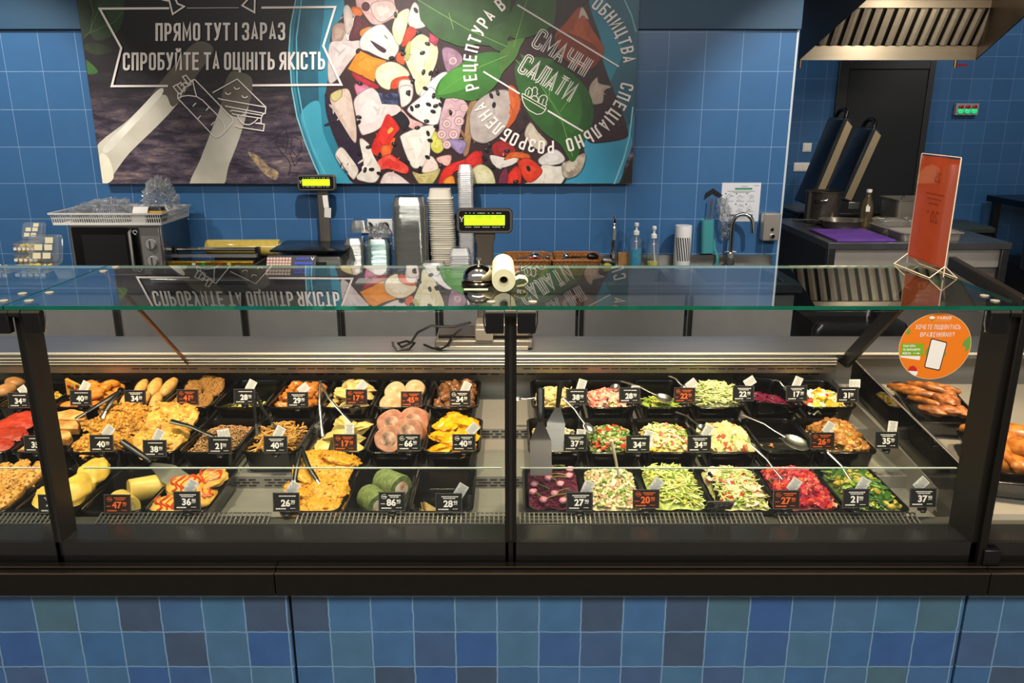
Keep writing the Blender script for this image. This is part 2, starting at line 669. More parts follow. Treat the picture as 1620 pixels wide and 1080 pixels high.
# ================================================================== THE SETTING
WALL_Y = 4.514
TILE_WALL = tile_mat('#356190', '#3a6795', '#82a2c8', 0.196, 0.196, 0.007, 0.30, (0.046, 1.32), 0.35, glaze=0.06)
TILE_KIT = tile_mat('#305e90', '#366698', '#7094bd', 0.199, 0.199, 0.007, 0.32, (0.02, 0.0), 0.35, glaze=0.06)
struct(MB().bx(-6, 1.503, WALL_Y, WALL_Y + 0.16, 0, 3.4).build('wall_back', TILE_WALL, smooth=0))
struct(MB().bx(1.5005, 1.512, WALL_Y - 0.004, WALL_Y + 0.166, 0, 2.12).build('trim_1', mat('#b9c4cf', 0.4), smooth=0))
struct(MB().bx(-6, 1.512, WALL_Y - 0.03, WALL_Y - 0.001, 2.118, 3.4).build('trim_2', mat('#1f4a68', 0.5, var=0.04, scale=3), smooth=0))
struct(MB().bx(0.5, 9.0, 8.07, 8.2, 0, 3.4).build('wall_kitchen', TILE_KIT, smooth=0))
struct(MB().bx(8.9, 9.05, 4.0, 8.2, 0, 3.4).build('wall_right', TILE_KIT, smooth=0))
struct(MB().bx(-6, 9.05, -6, 8.2, -0.1, 0).build('floor', tile_mat('#7d7971', '#86827a', '#5e5b56', 0.6, 0.6, 0.004, 0.4, (0.1, 0.2), 0.2, axis='XY', glaze=0.1), smooth=0))
struct(MB().bx(-6, 9.05, 2.2, 8.2, 3.4, 3.5).build('ceiling', mat('#3a3a3c', 0.8), smooth=0))
struct(MB().bx(-6.1, -6, 1, 8.2, 0, 3.4).build('wall_left', mat('#5b6670', 0.6), smooth=0))

# kitchen door in a dark frame
dr = thing('door_1', 'black kitchen door in a charcoal frame in the far blue wall', 'door', (3.56, 8.07, 0))
dr['kind'] = 'structure'
MB().bx(-0.36, 0.40, -0.035, 0.0, 0, 2.075).build('door_panel', mat('#0f1319', 0.5), dr)
f = MB()
f.bx(-0.455, -0.36, -0.05, 0, 0, 2.15)
f.bx(0.40, 0.455, -0.05, 0, 0, 2.15)
f.bx(-0.36, 0.40, -0.05, 0, 2.075, 2.15)
f.build('door_frame', mat('#25272a', 0.5), dr, bevel=0.004)

# ================================================================== tiled base and ledge of the showcase
ZELLIGE = ['#3a6594', '#426d97', '#436e91', '#466c8f', '#375d95', '#487091', '#3f6690', '#416a99', '#40546f', '#40648d', '#486a7d', '#3b5f92', '#415d85']
TILE_BASE = tile_mat('', '', '#7397ba', 0.1, 0.098, 0.021, 0.32, (0.067, 0.420), 0.7, dark=ZELLIGE, glaze=0.25, wob=.05)
base = thing('tiled_base', 'long counter base clad in handmade blue square tiles', 'counter base', (0, 1.653, 0))
for x0, x1 in ((-2.6, -0.529), (-0.5225, 1.073), (1.0795, 2.6)):
    MB().bx(x0, x1, 0, 0.08, 0.0, 0.618).build('tiled_panel', TILE_BASE, base, bevel=0.002)
MB().bx(-2.6, 2.6, 0.012, 0.07, 0.0, 0.61).build('backing', BLACK, base)
led = thing('counter_ledge', 'dark bronze ledge running along the top of the tiled base', 'ledge', (0, 1.63, 0.629))
BRONZE = mat('#17120e', 0.36, 0.4, 0.1, 40)
for x0, x1 in ((-2.6, -0.551), (-0.549, 1.106), (1.108, 2.6)):
    MB().bx(x0, x1, 0, 0.10, 0, 0.060).build('ledge_length', BRONZE, led, bevel=0.002)
    MB().bx(x0, x1, 0.018, 0.0405, 0.060, 0.066).build('ledge_step', BRONZE, led, bevel=0.001)
    MB().bx(x0, x1, -.0006, .0012, .0575, .0606).build('edge_highlight', mat('#7d6c58', .3, .8), led)  # pale strips here and on the step paint the bevel highlights
    MB().bx(x0, x1, .0174, .0190, .0645, .0666).build('edge_highlight', mat('#7d6c58', .3, .8), led)

# ================================================================== showcase
GY = 1.672                  # plane of the front glass
GZ = 1.309                  # top of the front glass
sc = thing('refrigerated_showcase', 'long black serve-over display cabinet with glass front and top full of food trays', 'display case', (0, GY, 0.69))
O = Vector((0, GY, 0.69))


def sbox(name, x0, x1, y0, y1, z0, z1, m, bevel=0.0, parent=None):
    """a part of the showcase given in room coordinates"""
    return MB().bx(x0, x1, y0 - O.y, y1 - O.y, z0 - O.z, z1 - O.z).build(name, m, parent or sc, bevel=bevel)


def sprofile(name, x0, x1, prof, m, smooth=30):
    a = [Vector((x0, y - O.y, z - O.z)) for y, z in prof]
    b = [Vector((x1, y - O.y, z - O.z)) for y, z in prof]
    return MB().loft([a, b]).build(name, m, sc, smooth=smooth)


XL, XR = -2.6, 2.6
sbox('body', XL, XR, 1.765, 2.735, 0.30, 0.598, BLACKSAT)
sbox('bottom_rail', XL, XR, GY, GY + 0.012, 0.69, 0.745, BLACK)
sbox('shadow_gap', XL, XR, GY + 0.012, GY + 0.07, 0.691, 0.72, BLACK)
SILL = mat('#2c2c2c', 0.2, 0.5)
sprofile('sill', XL, XR, [(GY + 0.012, 0.72), (GY + 0.012, 0.743), (1.762, 0.743), (1.762, 0.685)], SILL)
# stepped deck in steel
sprofile('deck', XL, 1.115, [(1.762, 0.685), (1.80, 0.685), (2.07, 0.685), (2.07, 0.722), (2.335, 0.722), (2.335, 0.757), (2.64, 0.757), (2.64, 0.6), (1.762, 0.6)][::-1], DECK, 20)
sprofile('deck', 1.115, XR, [(1.762, 0.685), (1.79, 0.755), (2.64, 0.815), (2.64, 0.6), (1.762, 0.6)][::-1], mat('#b3aca0', 0.4, 0.5, 0.04, 15), 20)
sbox('back_panel', XL, XR, 2.64, 2.66, 0.70, 0.935, DECK)
# slotted risers and back slots
for cx in (-0.78, -0.62, -0.09, 0.035, 1.02, -1.9, -1.5):
    sl = MB()
    for r in range(5):
        for k in range(3):
            sl.box((cx - 0.045 + k * 0.038 + (r % 2) * 0.014, 2.6395 - O.y, 0.835 - O.z + r * 0.014), (0.026, 0.002, 0.004))
    sl.build('back_vent', BLACK, sc, smooth=0)
for cx in (-0.86, -0.76, -0.66, -0.12, -0.05, 0.04):
    for y, z in ((2.0695, .694), (2.3345, .731)):
        sl = MB()
        for r in range(3):
            for k in range(3):
                sl.box((cx - 0.03 + k * 0.028 + (r % 2) * 0.01, y - O.y, z - O.z + r * 0.009), (0.02, 0.002, 0.003))
        sl.build('riser_vent', BLACK, sc, smooth=0)
# perforated air grille in front of the trays
g = MB()
for x0, x1 in ((-2.2, -1.10), (-1.02, -0.60), (-0.53, -0.01), (0.02, 0.62), (0.66, 1.00)):
    n = int((x1 - x0) / 0.0115)
    for i in range(n + 1):
        x = x0 + (x1 - x0) * i / n
        g.box((x, 1.781 - O.y, 0.7485 - O.z), (0.0035, 0.040, 0.002), R=(0.26, 0, 0))
    for k in range(4):
        y = 1.7635 + k * 0.0117
        g.box(((x0 + x1) / 2, y - O.y, 0.744 - O.z + k * 0.0031), (x1 - x0, 0.0032, 0.002))
g.build('air_grille', STEEL, sc, smooth=0)
sbox('grille_bed', XL, XR, 1.7625, 1.801, 0.736, 0.7415, mat('#4a4843', 0.5, 0.5))
# worktop behind with its front lip
sbox('worktop', XL, XR, 2.565, 2.765, 0.915, 0.937, mat('#94969c', 0.38, 0.75, 0.06, 14, stretch=(0.4, 5, 5)), 0.003)
for k, z in enumerate((0.931, 0.916, 0.9055, 0.896)):
    zz = (0.937, 0.920, 0.910, 0.900)[k]
    sbox('lip_bar', -1.75 if k else -2.6, 1.085 if k else 2.6, 2.552 - 0.0, 2.566, z, zz, mat('#f0eadc', 0.38, 0.55), 0.0015)
sbox('lip_channel', XL, 1.085, 2.568, 2.60, 0.872, 0.935, mat('#2b2520', 0.4, 0.6))
sbox('slot_strip', XL, 1.085, 2.556, 2.568, 0.868, 0.892, mat('#a39a8a', 0.35, 0.9))
for run in range(-5, 4):
    sl = MB()
    for k in range(7):
        x = run * 0.262 + 0.05 + k * 0.032
        if x < 1.05:
            sl.box((x, 2.5555 - O.y, 0.883 - O.z), (0.026, 0.002, 0.003))
    sl.build('slot_row', BLACK, sc, smooth=0)
sbox('rear_panel', XL, XR, 2.74, 2.765, 0.30, 0.915, STEELD)

# posts
for k, x in enumerate((-1.062, -0.003, 1.083)):
    if k == 1:
        sbox('post', x - 0.013, x - 0.0045, GY, GY + 0.10, 0.69, GZ - 0.004, BLACK, 0.001)
        sbox('post', x + 0.0045, x + 0.013, GY, GY + 0.10, 0.69, GZ - 0.004, BLACK, 0.001)
        sbox('post_seal', x - 0.0045, x + 0.0045, GY + 0.006, GY + 0.10, 0.69, GZ - 0.004, mat('#3a342e', 0.3, 0.4))
    else:
        sbox('post', x - 0.010, x + 0.010, GY, GY + (0.068 if k == 0 else 0.10), 0.69, GZ - 0.004, BLACKSAT, 0.002)
# hinge clamps at the top of each post
for k, x in enumerate((-1.056, -0.003, 1.07)):
    for s in (-1, 1):
        if k == 2 and s == 1:
            continue
        cx = x + s * 0.034
        h = sbox('hinge', cx - 0.0195, cx + 0.0195, GY - 0.022, GY - 0.003, GZ - 0.052, GZ - 0.006, BLACK, 0.003)
        MB().tube([(cx - 0.02, GY - 0.014 - O.y, GZ - 0.008 - O.z), (cx + 0.02, GY - 0.014 - O.y, GZ - 0.008 - O.z)], 0.0085, 12).build('hinge_barrel', BLACKSAT, h)
        e = MB()
        ex = x + s * 0.0575
        e.tube([(ex, GY - 0.008 - O.y, GZ - 0.004 - O.z), (ex, GY - 0.010 - O.y, GZ - 0.03 - O.z), (ex - s * 0.004, GY - 0.010 - O.y, GZ - 0.05 - O.z)], 0.002, 6)
        e.build('hinge_clip', CHROME, h)
    MB().tube([(x - 0.012, GY - 0.014 - O.y, GZ - 0.008 - O.z), (x + 0.012, GY - 0.014 - O.y, GZ - 0.008 - O.z)], 0.0095, 12).build('hinge_barrel', BLACKSAT, sc)
h = sbox('hinge', 1.098, 1.138, GY - 0.02, GY - 0.004, 0.695, 0.735, BLACK, 0.003)

# front glass panes
for x0, x1 in ((-2.6, -1.066), (-1.058, -0.0165), (0.0105, 1.072), (1.1, 2.6)):
    sbox('front_glass', x0, x1, GY - 0.003, GY + 0.003, 0.70, GZ - 0.008, GLASS)
# low inner glass in front of the bottom row
for x0, x1 in ((-2.2, -1.10), (-1.05, -0.025), (0.02, 1.09)):
    sbox('inner_glass', x0, x1, 1.8015, 1.8055, 0.742, 0.872, GLASS)
    sbox('glass_rim', x0, x1, 1.8012, 1.8058, 0.872, 0.8745, mat('#b9c4b8', 0.2))


# glass top: pane with green polished edge
def glass_slab(name, x0, x1, y0, y1, z0, z1, parent):
    b = MB()
    vs = [(x0, y0, z0), (x1, y0, z0), (x1, y1, z0), (x0, y1, z0), (x0, y0, z1), (x1, y0, z1), (x1, y1, z1), (x0, y1, z1)]
    vs = [Vector(v) - O for v in vs]
    b.add(vs, [(0, 3, 2, 1), (4, 5, 6, 7)], 0)
    b.add(vs, [(0, 1, 5, 4), (1, 2, 6, 5), (2, 3, 7, 6), (3, 0, 4, 7)], 1)
    return b.build(name, [GLASSTOP, GEDGE], parent, smooth=0)


for x0, x1 in ((-2.6, -1.081), (-1.077, -0.0045), (-0.0025, 1.093)):
    glass_slab('glass_top', x0, x1, GY - 0.018, 2.112, GZ, GZ + 0.0085, sc)
    MB().bx(x0, x1, 2.1118 - O.y, 2.1135 - O.y, GZ + 0.001 - O.z, GZ + 0.0075 - O.z).build('polished_edge', mat('#9fb3a8', 0.15), sc)
# round clamps through the glass
for cx, cy in ((-1.105, 1.70), (-1.05, 1.70), (-1.105, 1.77), (-1.05, 1.78), (-1.05, 2.03), (-1.045, 2.085), (-0.045, 1.69), (0.045, 1.69), (1.05, 1.70), (1.055, 1.75)):
    MB().lathe([(0.0095, 0), (0.0095, 0.0018), (0.008, 0.0026)], 16, (cx, cy - O.y, GZ + 0.0086 - O.z)).build('glass_clamp', mat('#d8d4c4', 0.2, 0.6), sc)
# struts carrying the top
for x, wdt, mm in ((-1.086, 0.006, mat('#8a5f38', 0.3, 0.9)), (1.105, 0.012, BLACKSAT)):
    a, b = Vector((x, 2.10, 1.305)), Vector((x, 2.565, 0.895))
    dy = 0.035 if x > 0 else 0.008
    pts = [a + Vector((0, -dy, 0)), a + Vector((0, dy, 0)), b + Vector((0, dy, 0)), b + Vector((0, -dy, 0))]
    pts = [p - O for p in pts]
    MB().poly(pts, wdt, (1, 0, 0)).build('strut', mm, sc)
    if x > 0:
        c = Vector((x, -0.036, 0))
        MB().tube([a + c - O, b + c - O], 0.004, 6).build('strut_edge', mat('#b07a45', 0.25, 1.0), sc)
# black end frame of the section, running back along the end of the glass top
MB().loft([[Vector(p) - O for p in r] for r in (
    [(1.083, GY - 0.01, 1.30), (1.102, GY - 0.01, 1.30), (1.102, GY - 0.01, 1.333), (1.083, GY - 0.01, 1.333)],
    [(1.187, 2.16, 1.30), (1.206, 2.16, 1.30), (1.206, 2.16, 1.333), (1.187, 2.16, 1.333)])]).build('end_frame', BLACKSAT, sc, bevel=0.002)
sbox('end_post', 1.088, 1.106, GY - 0.012, GY + 0.012, 0.69, 1.33, BLACKSAT, 0.002)
# glass end divider following the steps
ed = [Vector(p) - O for p in ((1.112, 1.81, 0.690), (1.112, 1.81, 0.872), (1.135, 2.55, 0.92), (1.135, 2.55, 0.765), (1.130, 2.345, 0.762), (1.128, 2.33, 0.728), (1.120, 2.08, 0.726), (1.119, 2.06, 0.690))]
MB().poly(ed, 0.005, (1, 0, 0)).build('end_panel', mat('#0e0c0a', 0.07, spec=.6), sc, smooth=0)
MB().tube([ed[1], ed[2]], 0.0028, 6).build('end_glass_rim', mat('#cfcac0', 0.2, 0.8), sc)
# ================================================================== TRAYS
TIER = {3: (1.806, 0.752), 2: (2.08, 0.79), 1: (2.345, 0.824)}      # front rim depth, rim height
TH = 0.065


def tray_mesh():
    b = MB()
    n = 5
    rings = [rrect(0.064, 0.116, 0.02, 0.0, n), rrect(0.066, 0.118, 0.022, 0.001, n), rrect(0.0735, 0.1255, 0.024, 0.050, n),
             rrect(0.075, 0.127, 0.024, TH - 0.006, n), rrect(0.0805, 0.1325, 0.028, TH - 0.0065, n), rrect(0.081, 0.133, 0.028, TH - 0.001, n),
             rrect(0.080, 0.132, 0.027, TH, n), rrect(0.0745, 0.1265, 0.024, TH, n), rrect(0.073, 0.125, 0.023, TH - 0.003, n),
             rrect(0.0715, 0.1235, 0.023, 0.048, n), rrect(0.064, 0.116, 0.02, 0.005, n), rrect(0.060, 0.112, 0.018, 0.0035, n)]
    b.loft(rings)
    return b.build('food_tray', PLASTIC, smooth=50)


_tray0 = tray_mesh()
_tray0_used = False
TRAYS = {}


def tray(key, tier, px, label, rz=0.0, y=None, tilt=0.0):
    global _tray0_used
    yf, zr = TIER[tier]
    ypix = {3: 811, 2: 715, 1: 647}[tier]
    x = oy(px, ypix, yf).x
    o = _tray0 if not _tray0_used else _tray0.copy()
    if _tray0_used:
        COL.objects.link(o)
    _tray0_used = True
    o.location = (x, yf + 0.133 if y is None else y, zr - TH)
    o.rotation_euler = (0, tilt, rz)
    tag(o, label, 'tray', 'black plastic food trays in the showcase')
    TRAYS[key] = o
    return o


def at(key, x, y, z=0.0):
    """tray coordinates (origin at the middle of the rim plane) to room coordinates"""
    o = TRAYS[key]
    R = o.rotation_euler.to_matrix()
    return Vector(o.location) + R @ Vector((x, y, TH + z))


T = [
    ('buns', 1, -57, 'black tray of pale buns in the back row, leftmost of the tray row'),
    ('rice', 1, 30, 'black tray of yellow rice left of the left post, back row'),
    ('nugget', 1, 118, 'black tray of orange nuggets just right of the left post, back row'),
    ('patty', 1, 205, 'black tray of pale elongated patties tagged 34, back row'),
    ('crumb', 1, 290, 'black tray of crumbed cutlets tagged 41 in orange, back row'),
    ('scrap', 1, 375, 'nearly empty black tray with yellow-green scraps tagged 28, back row'),
    ('glazed', 1, 460, 'black tray of orange glazed chicken tagged 29, back row'),
    ('dump1', 1, 546, 'black tray of small dumplings tagged 17, back row'),
    ('roulade', 1, 630, 'black tray of pale roulade slices tagged 45, back row'),
    ('mush', 1, 716, 'black tray of brown roast mushrooms tagged 34 beside the middle post, back row'),
    ('pasta', 1, 882, 'black tray of pale pasta salad tagged 38, back row right of the middle post'),
    ('ham', 1, 968, 'black tray of pink ham salad tagged 28, back row'),
    ('greens', 1, 1056, 'low-filled black tray of green leaf salad tagged 22 in orange, back row'),
    ('shred', 1, 1140, 'black tray heaped with shredded pale cabbage, back row'),
    ('beetlow', 1, 1228, 'tilted black tray with a little beetroot tagged 17, back row'),
    ('greek', 1, 1318, 'black tray of cubed cheese and tomato salad tagged 31, back row'),
    ('red', 2, -36, 'black tray of bright red fillets, middle row left of the left post'),
    ('flat', 2, 55, 'black tray of folded pancakes tagged 35 behind the left post, middle row'),
    ('flake', 2, 145, 'black tray of flaky golden chicken chops tagged 40, middle row'),
    ('chop', 2, 232, 'black tray of pale battered chops tagged 38, middle row'),
    ('buck', 2, 325, 'black tray of buckwheat tagged 21, middle row'),
    ('noodle', 2, 423, 'black tray of fried noodles tagged 40, middle row'),
    ('dump2', 2, 530, 'black tray of large dumplings tagged 17 on a brown card, middle row'),
    ('roll', 2, 622, 'black tray of stuffed meat rolls tagged 66, middle row'),
    ('yellow', 2, 714, 'black tray of bright yellow glossy fillets tagged 40, middle row'),
    ('olive', 2, 881, 'black tray of white and dark salad tagged 37 behind two spatulas, middle row'),
    ('tabb', 2, 973, 'black tray of green salad with red pepper strips, middle row'),
    ('corn', 2, 1065, 'black tray of corn and crab stick salad, middle row'),
    ('cheese', 2, 1162, 'black tray of cheese cube salad with radish, middle row'),
    ('empty', 2, 1255, 'nearly empty black tray with a large steel spoon in it, middle row'),
    ('sesame', 2, 1347, 'black tray of sesame sprinkled chicken salad tagged 26, middle row'),
    ('fried', 3, -42, 'black tray of golden fried cutlets at the left edge, front row'),
    ('omelet', 3, 68, 'black tray of yellow omelette behind the left post tagged 44, front row'),
    ('eggroll', 3, 173, 'black tray with two yellow egg rolls tagged 47, front row'),
    ('crepe', 3, 275, 'black tray of crepes streaked with red sauce tagged 36, front row'),
    ('dran', 3, 486, 'black tray of golden potato pancakes tagged 26, front row'),
    ('spin', 3, 592, 'black tray with two green spinach rolls tagged 86, front row'),
    ('sand', 3, 697, 'black tray with a few small sandwiches tagged 28 by the middle post, front row'),
    ('beet', 3, 879, 'black tray of dark beetroot salad with pink buds tagged 27, front row'),
    ('barley', 3, 977, 'black tray of beige barley salad tagged 20 in orange, front row'),
    ('cab', 3, 1078, 'black tray of green cabbage salad with yellow pepper, front row'),
    ('radish', 3, 1182, 'black tray of cabbage and radish salad tagged 27 in orange, front row'),
    ('vin', 3, 1288, 'black tray of diced red beet salad tagged 21, front row'),
    ('cuc', 3, 1394, 'black tray of dark green cucumber salad tagged 37, front row'),
]
for k, tr, px, lb in T:
    tray(k, tr, px, lb, tilt=0.12 if k == 'beetlow' else 0.0)
TRAYS['beetlow'].location.z += 0.012

# trays in the neighbouring unit on the right
for k, loc, rz, lb in (('skewer', (1.305, 2.335, 0.797), -0.16, 'black tray of roasted sausages and ribs in the unit beyond the right post'),
                       ('legs', (1.335, 1.985, 0.775), -0.25, 'black tray of roast chicken legs at the right edge, beyond the right post')):
    o = _tray0.copy()
    COL.objects.link(o)
    o.location = loc
    o.rotation_euler = (0.07, 0, rz)
    o.scale = (1.15, 1.15, 0.8) if k == 'skewer' else (1.25, 1.2, 0.8)
    tag(o, lb, 'tray', 'black plastic food trays in the showcase')
    TRAYS[k] = o


# ================================================================== FOOD
def F(c1, c2=None, rough=0.5, scale=60, bump=0.5, coat=0.0):
    return mat(c1, rough, 0, 0.0 if c2 else 0.15, scale, bump, None, coat=coat, color2=c2)


def piece(b, kind, c, s, R, m, rnd):
    c = Vector(c)
    if kind == 'shred':
        L = s * rnd.uniform(0.7, 1.5)
        bend = rnd.uniform(-0.5, 0.5) * L
        pts = [c + R @ Vector((-L / 2, 0, 0)), c + R @ Vector((-L * 0.15, bend * 0.4, s * 0.05)), c + R @ Vector((L * 0.2, bend * 0.4, 0)), c + R @ Vector((L / 2, 0, -s * 0.05))]
        r = s * 0.075
        b.tube(pts, [r * 0.7, r, r, r * 0.6], 5, m, flat=0.6)
    elif kind == 'noodle':
        L = s
        pts = []
        ph = rnd.uniform(0, 6)
        for i in range(7):
            t = i / 6 - 0.5
            pts.append(c + R @ Vector((t * L, sin(t * 7 + ph) * L * 0.16, cos(t * 5 + ph) * L * 0.03)))
        b.tube(pts, s * 0.045, 6, m)
    elif kind == 'cube':
        b.box(c, (s * rnd.uniform(.8, 1.2), s * rnd.uniform(.8, 1.1), s * rnd.uniform(.7, 1)), m, R)
    elif kind == 'strip':
        L = s * rnd.uniform(0.8, 1.3)
        w_ = s * 0.13
        pts = [R @ Vector((L * (i / 4 - 0.5), 0, -((i - 2) ** 2) * s * 0.03)) + c for i in range(5)]
        b.tube(pts, [w_ * .7, w_, w_, w_, w_ * .7], 6, m, flat=0.45)
    elif kind == 'disc':
        b.lathe([(s * 0.42, -s * 0.06), (s * 0.5, -s * 0.03), (s * 0.5, s * 0.03), (s * 0.42, s * 0.06)], 12, c, R, m)
    elif kind == 'leaf':
        L = s
        vs, fs = [], []
        for i, (x, wd) in enumerate(((-.5, .02), (-.25, .22), (0, .3), (.25, .2), (.5, .02))):
            zc = -x * x * L * 0.5
            for q in (-1, 0, 1):
                vs.append(c + R @ Vector((x * L, q * wd * L, zc + abs(q) * L * 0.08 * rnd.uniform(.3, 1.4))))
        for i in range(4):
            for q in range(2):
                fs.append((i * 3 + q, i * 3 + q + 1, i * 3 + q + 4, i * 3 + q + 3))
        b.add(vs, fs, m)
    elif kind == 'grain':
        b.blob(c, (s * .5, s * .36, s * .34), m, 0.1, 1.5, rnd.random() * 9, 6, 4, R)
    elif kind == 'chunk':
        b.blob(c, (s * .5, s * .4, s * .34), m, 0.45, 1.6, rnd.random() * 9, 9, 6, R)


def salad(key, name, label, base_c, pal, n, fill=0.0, mound=0.03, seed=1, hx=0.0705, hy=0.1225, offx=0.0, offy=0.0, cat='salad', rough=0.4, clip=None, back=None):
    """a heaped salad: a bumpy bed and many cut pieces lying on it, one uncountable object"""
    rnd = random.Random(seed)
    b = MB()
    mats = [F(base_c, None, 0.6, 90, 0.8)]
    for p in pal:
        mats.append(F(p[1], p[2], rough, 70, 0.3, 0.2))
    ax, ay = hx - 0.005, hy - 0.005
    tier_ = next(q[1] for q in T if q[0] == key)
    if back is None:
        back = {1: .30, 2: .20, 3: .07}[tier_]
    if fill > -.03 and tier_ < 3:
        fill -= .007

    def BK(y):
        return -ay + (y + ay) * (1 - back)

    def H(x, y):
        u, v = (x - offx) / ax, (y - offy) / ay
        k = max(0, 1 - u * u) * max(0, 1 - v * v)
        return fill + mound * k ** 0.7 + 0.006 * noise.noise(Vector((x * 45, y * 45, seed * 3.3)))

    N, Mm = 14, 22
    vs, fs = [], []
    for j in range(Mm + 1):
        for i in range(N + 1):
            x, y = -ax + 2 * ax * i / N, -ay + 2 * ay * j / Mm
            # keep inside the rounded corners of the tray
            cx, cy = ax - 0.019, ay - 0.019
            if abs(x) > cx and abs(y) > cy:
                dx, dy = abs(x) - cx, abs(y) - cy
                d = hypot(dx, dy)
                if d > 0.019:
                    x = math.copysign(cx + dx * 0.019 / d, x)
                    y = math.copysign(cy + dy * 0.019 / d, y)
            h = H(x, y)
            if fill < -0.01:
                t = max(0.0, -fill - 0.004) * 0.13
                x *= (hx - t) / hx
                y *= (hy - t) / hy
            e_ = h - 0.004
            if back > .1 and j > Mm - 4:
                e_ -= (j - Mm + 4) ** 2 * .0035
            vs.append((x, BK(y), max(-.055, e_)))
    for j in range(Mm):
        for i in range(N):
            a = j * (N + 1) + i
            fs.append((a, a + 1, a + N + 2, a + N + 1))
    b.add(vs, fs, 0)
    ws = [p[3] for p in pal]
    for i in range(n):
        k = rnd.choices(range(len(pal)), ws)[0]
        kind, _, _, _, size = pal[k]
        s = size * rnd.uniform(0.75, 1.25)
        mx, my = ax - s * 0.35, ay - s * 0.35
        x, y = rnd.uniform(-mx, mx), rnd.uniform(-my, my)
        if clip and not clip(x, y):
            continue
        h = H(x, y)
        if back > .1:
            q_ = (y + ay) / (2 * ay)
            if q_ > .82:
                h -= (q_ - .82) * .12
        y = BK(y)
        tilt = 0.5 if kind != 'cube' else 1.5
        R = Euler((rnd.uniform(-tilt, tilt), rnd.uniform(-tilt, tilt) * 0.6, rnd.uniform(0, 2 * pi))).to_matrix()
        piece(b, kind, (x, y, h + s * rnd.uniform(0.02, 0.2)), s, R, k + 1, rnd)
    o = b.build(name, mats, smooth=45)
    t = TRAYS[key]
    o.location = at(key, 0, 0, 0)
    o.rotation_euler = t.rotation_euler
    return tag(o, label, cat, None, 'stuff')


# --- right section, front row
salad('beet', 'beetroot_salad', 'dark purple grated beetroot salad filling the tray right of the middle post', '#5a1030',
      [('grain', '#6a1238', '#46092a', 3, .006), ('shred', '#7a1840', '#520c30', 3, .012)], 620, 0.004, 0.004, 11)
salad('barley', 'barley_salad', 'beige barley salad with herbs between the beetroot and the cabbage', '#cdbb88',
      [('grain', '#e2d2a0', '#c6ae76', 6, .009), ('cube', '#d9a98c', '#c88a70', 1.2, .009), ('cube', '#8fa850', '#6c8c38', .9, .008), ('leaf', '#4f8228', '#3c6a1e', .35, .018), ('chunk', '#efe6c8', '#d8cba0', 2, .011)], 620, -0.002, 0.03, 12)
salad('cab', 'cabbage_salad', 'bright green cabbage salad with yellow pepper pieces in the front row', '#b4c060',
      [('shred', '#d4d684', '#b4bc54', 6, .034), ('shred', '#ece8b4', '#d0d088', 3, .03), ('shred', '#7c9a34', '#648428', 1.4, .036), ('strip', '#f0c41c', '#e0a810', .5, .03)], 520, 0.002, 0.03, 13)
salad('radish', 'cabbage_radish_salad', 'pale cabbage salad with red radish slices in the front row', '#ccc67e',
      [('shred', '#dcd894', '#c0c468', 6, .028), ('disc', '#ecdccc', '#e0b8a8', .45, .026), ('cube', '#d8492e', '#c03420', .6, .012), ('leaf', '#88a83a', '#6c9030', 1.3, .02), ('chunk', '#e8e4b8', '#d0cc94', 2, .014)], 460, 0.0, 0.032, 14)
salad('vin', 'diced_beet_salad', 'diced red beet and carrot salad heaped in the front row', '#7a1a24',
      [('cube', '#c62c38', '#a81c34', 6, .0105), ('cube', '#8c1434', '#6a0c2a', 3, .010), ('cube', '#e8603c', '#d84830', 2.4, .0105), ('grain', '#7a8c2c', '#60741e', .7, .008), ('cube', '#d89a68', '#c07c50', .6, .009)], 760, 0.0, 0.032, 15)
salad('cuc', 'cucumber_salad', 'dark green cucumber and pancake salad at the right end of the front row', '#4a5c22',
      [('strip', '#3c6a20', '#274d16', 4, .042), ('strip', '#8fa83c', '#6f8a2c', 2, .04), ('chunk', '#c8b048', '#a88c30', 1.4, .022), ('leaf', '#2f5a1a', '#20440f', 2, .028), ('grain', '#e6dcb0', '#cabb84', 1, .005)], 330, -0.008, 0.026, 16)
# --- right section, middle row
salad('olive', 'white_olive_salad', 'creamy white salad with dark mushroom bits behind the two spatulas', '#d8caa8',
      [('chunk', '#ece2c4', '#d8c898', 4, .014), ('chunk', '#4a4430', '#2c2a1c', 1.2, .013), ('cube', '#e4d4ac', '#ccb888', 2, .012), ('leaf', '#6a8438', '#4c6a28', .8, .016)], 300, -0.006, 0.024, 21)
salad('tabb', 'pepper_herb_salad', 'chopped herb salad with bright red pepper strips in the middle row', '#7d8a48',
      [('chunk', '#8ea458', '#6c8840', 3, .013), ('strip', '#d8442a', '#c03018', .7, .03), ('chunk', '#d8cc98', '#c0b078', 2, .012), ('leaf', '#4a7a28', '#37601c', 2, .018), ('chunk', '#5c4a34', '#46382a', 1, .010)], 420, -0.004, 0.03, 22)
salad('corn', 'corn_crab_salad', 'yellow corn and crab stick salad in the middle row', '#d8c06c',
      [('grain', '#f0c02c', '#e0a41c', 3, .010), ('strip', '#f2e4c4', '#e4d0a8', 2, .026), ('cube', '#e87a5c', '#d85c44', 1, .011), ('shred', '#9cba48', '#7c9c34', 1.6, .026), ('chunk', '#efe2a8', '#dcc884', 2, .014)], 480, -0.002, 0.034, 23)
salad('cheese', 'cheese_cube_salad', 'pale cheese cube salad with sprouts in the middle row', '#cdbe78',
      [('cube', '#efe4a4', '#e0d08c', 3, .018), ('cube', '#d8684c', '#c44c34', .6, .014), ('shred', '#a4b858', '#849c3c', 2, .02), ('chunk', '#e6dca4', '#d0c080', 3, .014), ('leaf', '#5c8430', '#466a22', .6, .018)], 380, -0.004, 0.03, 24)
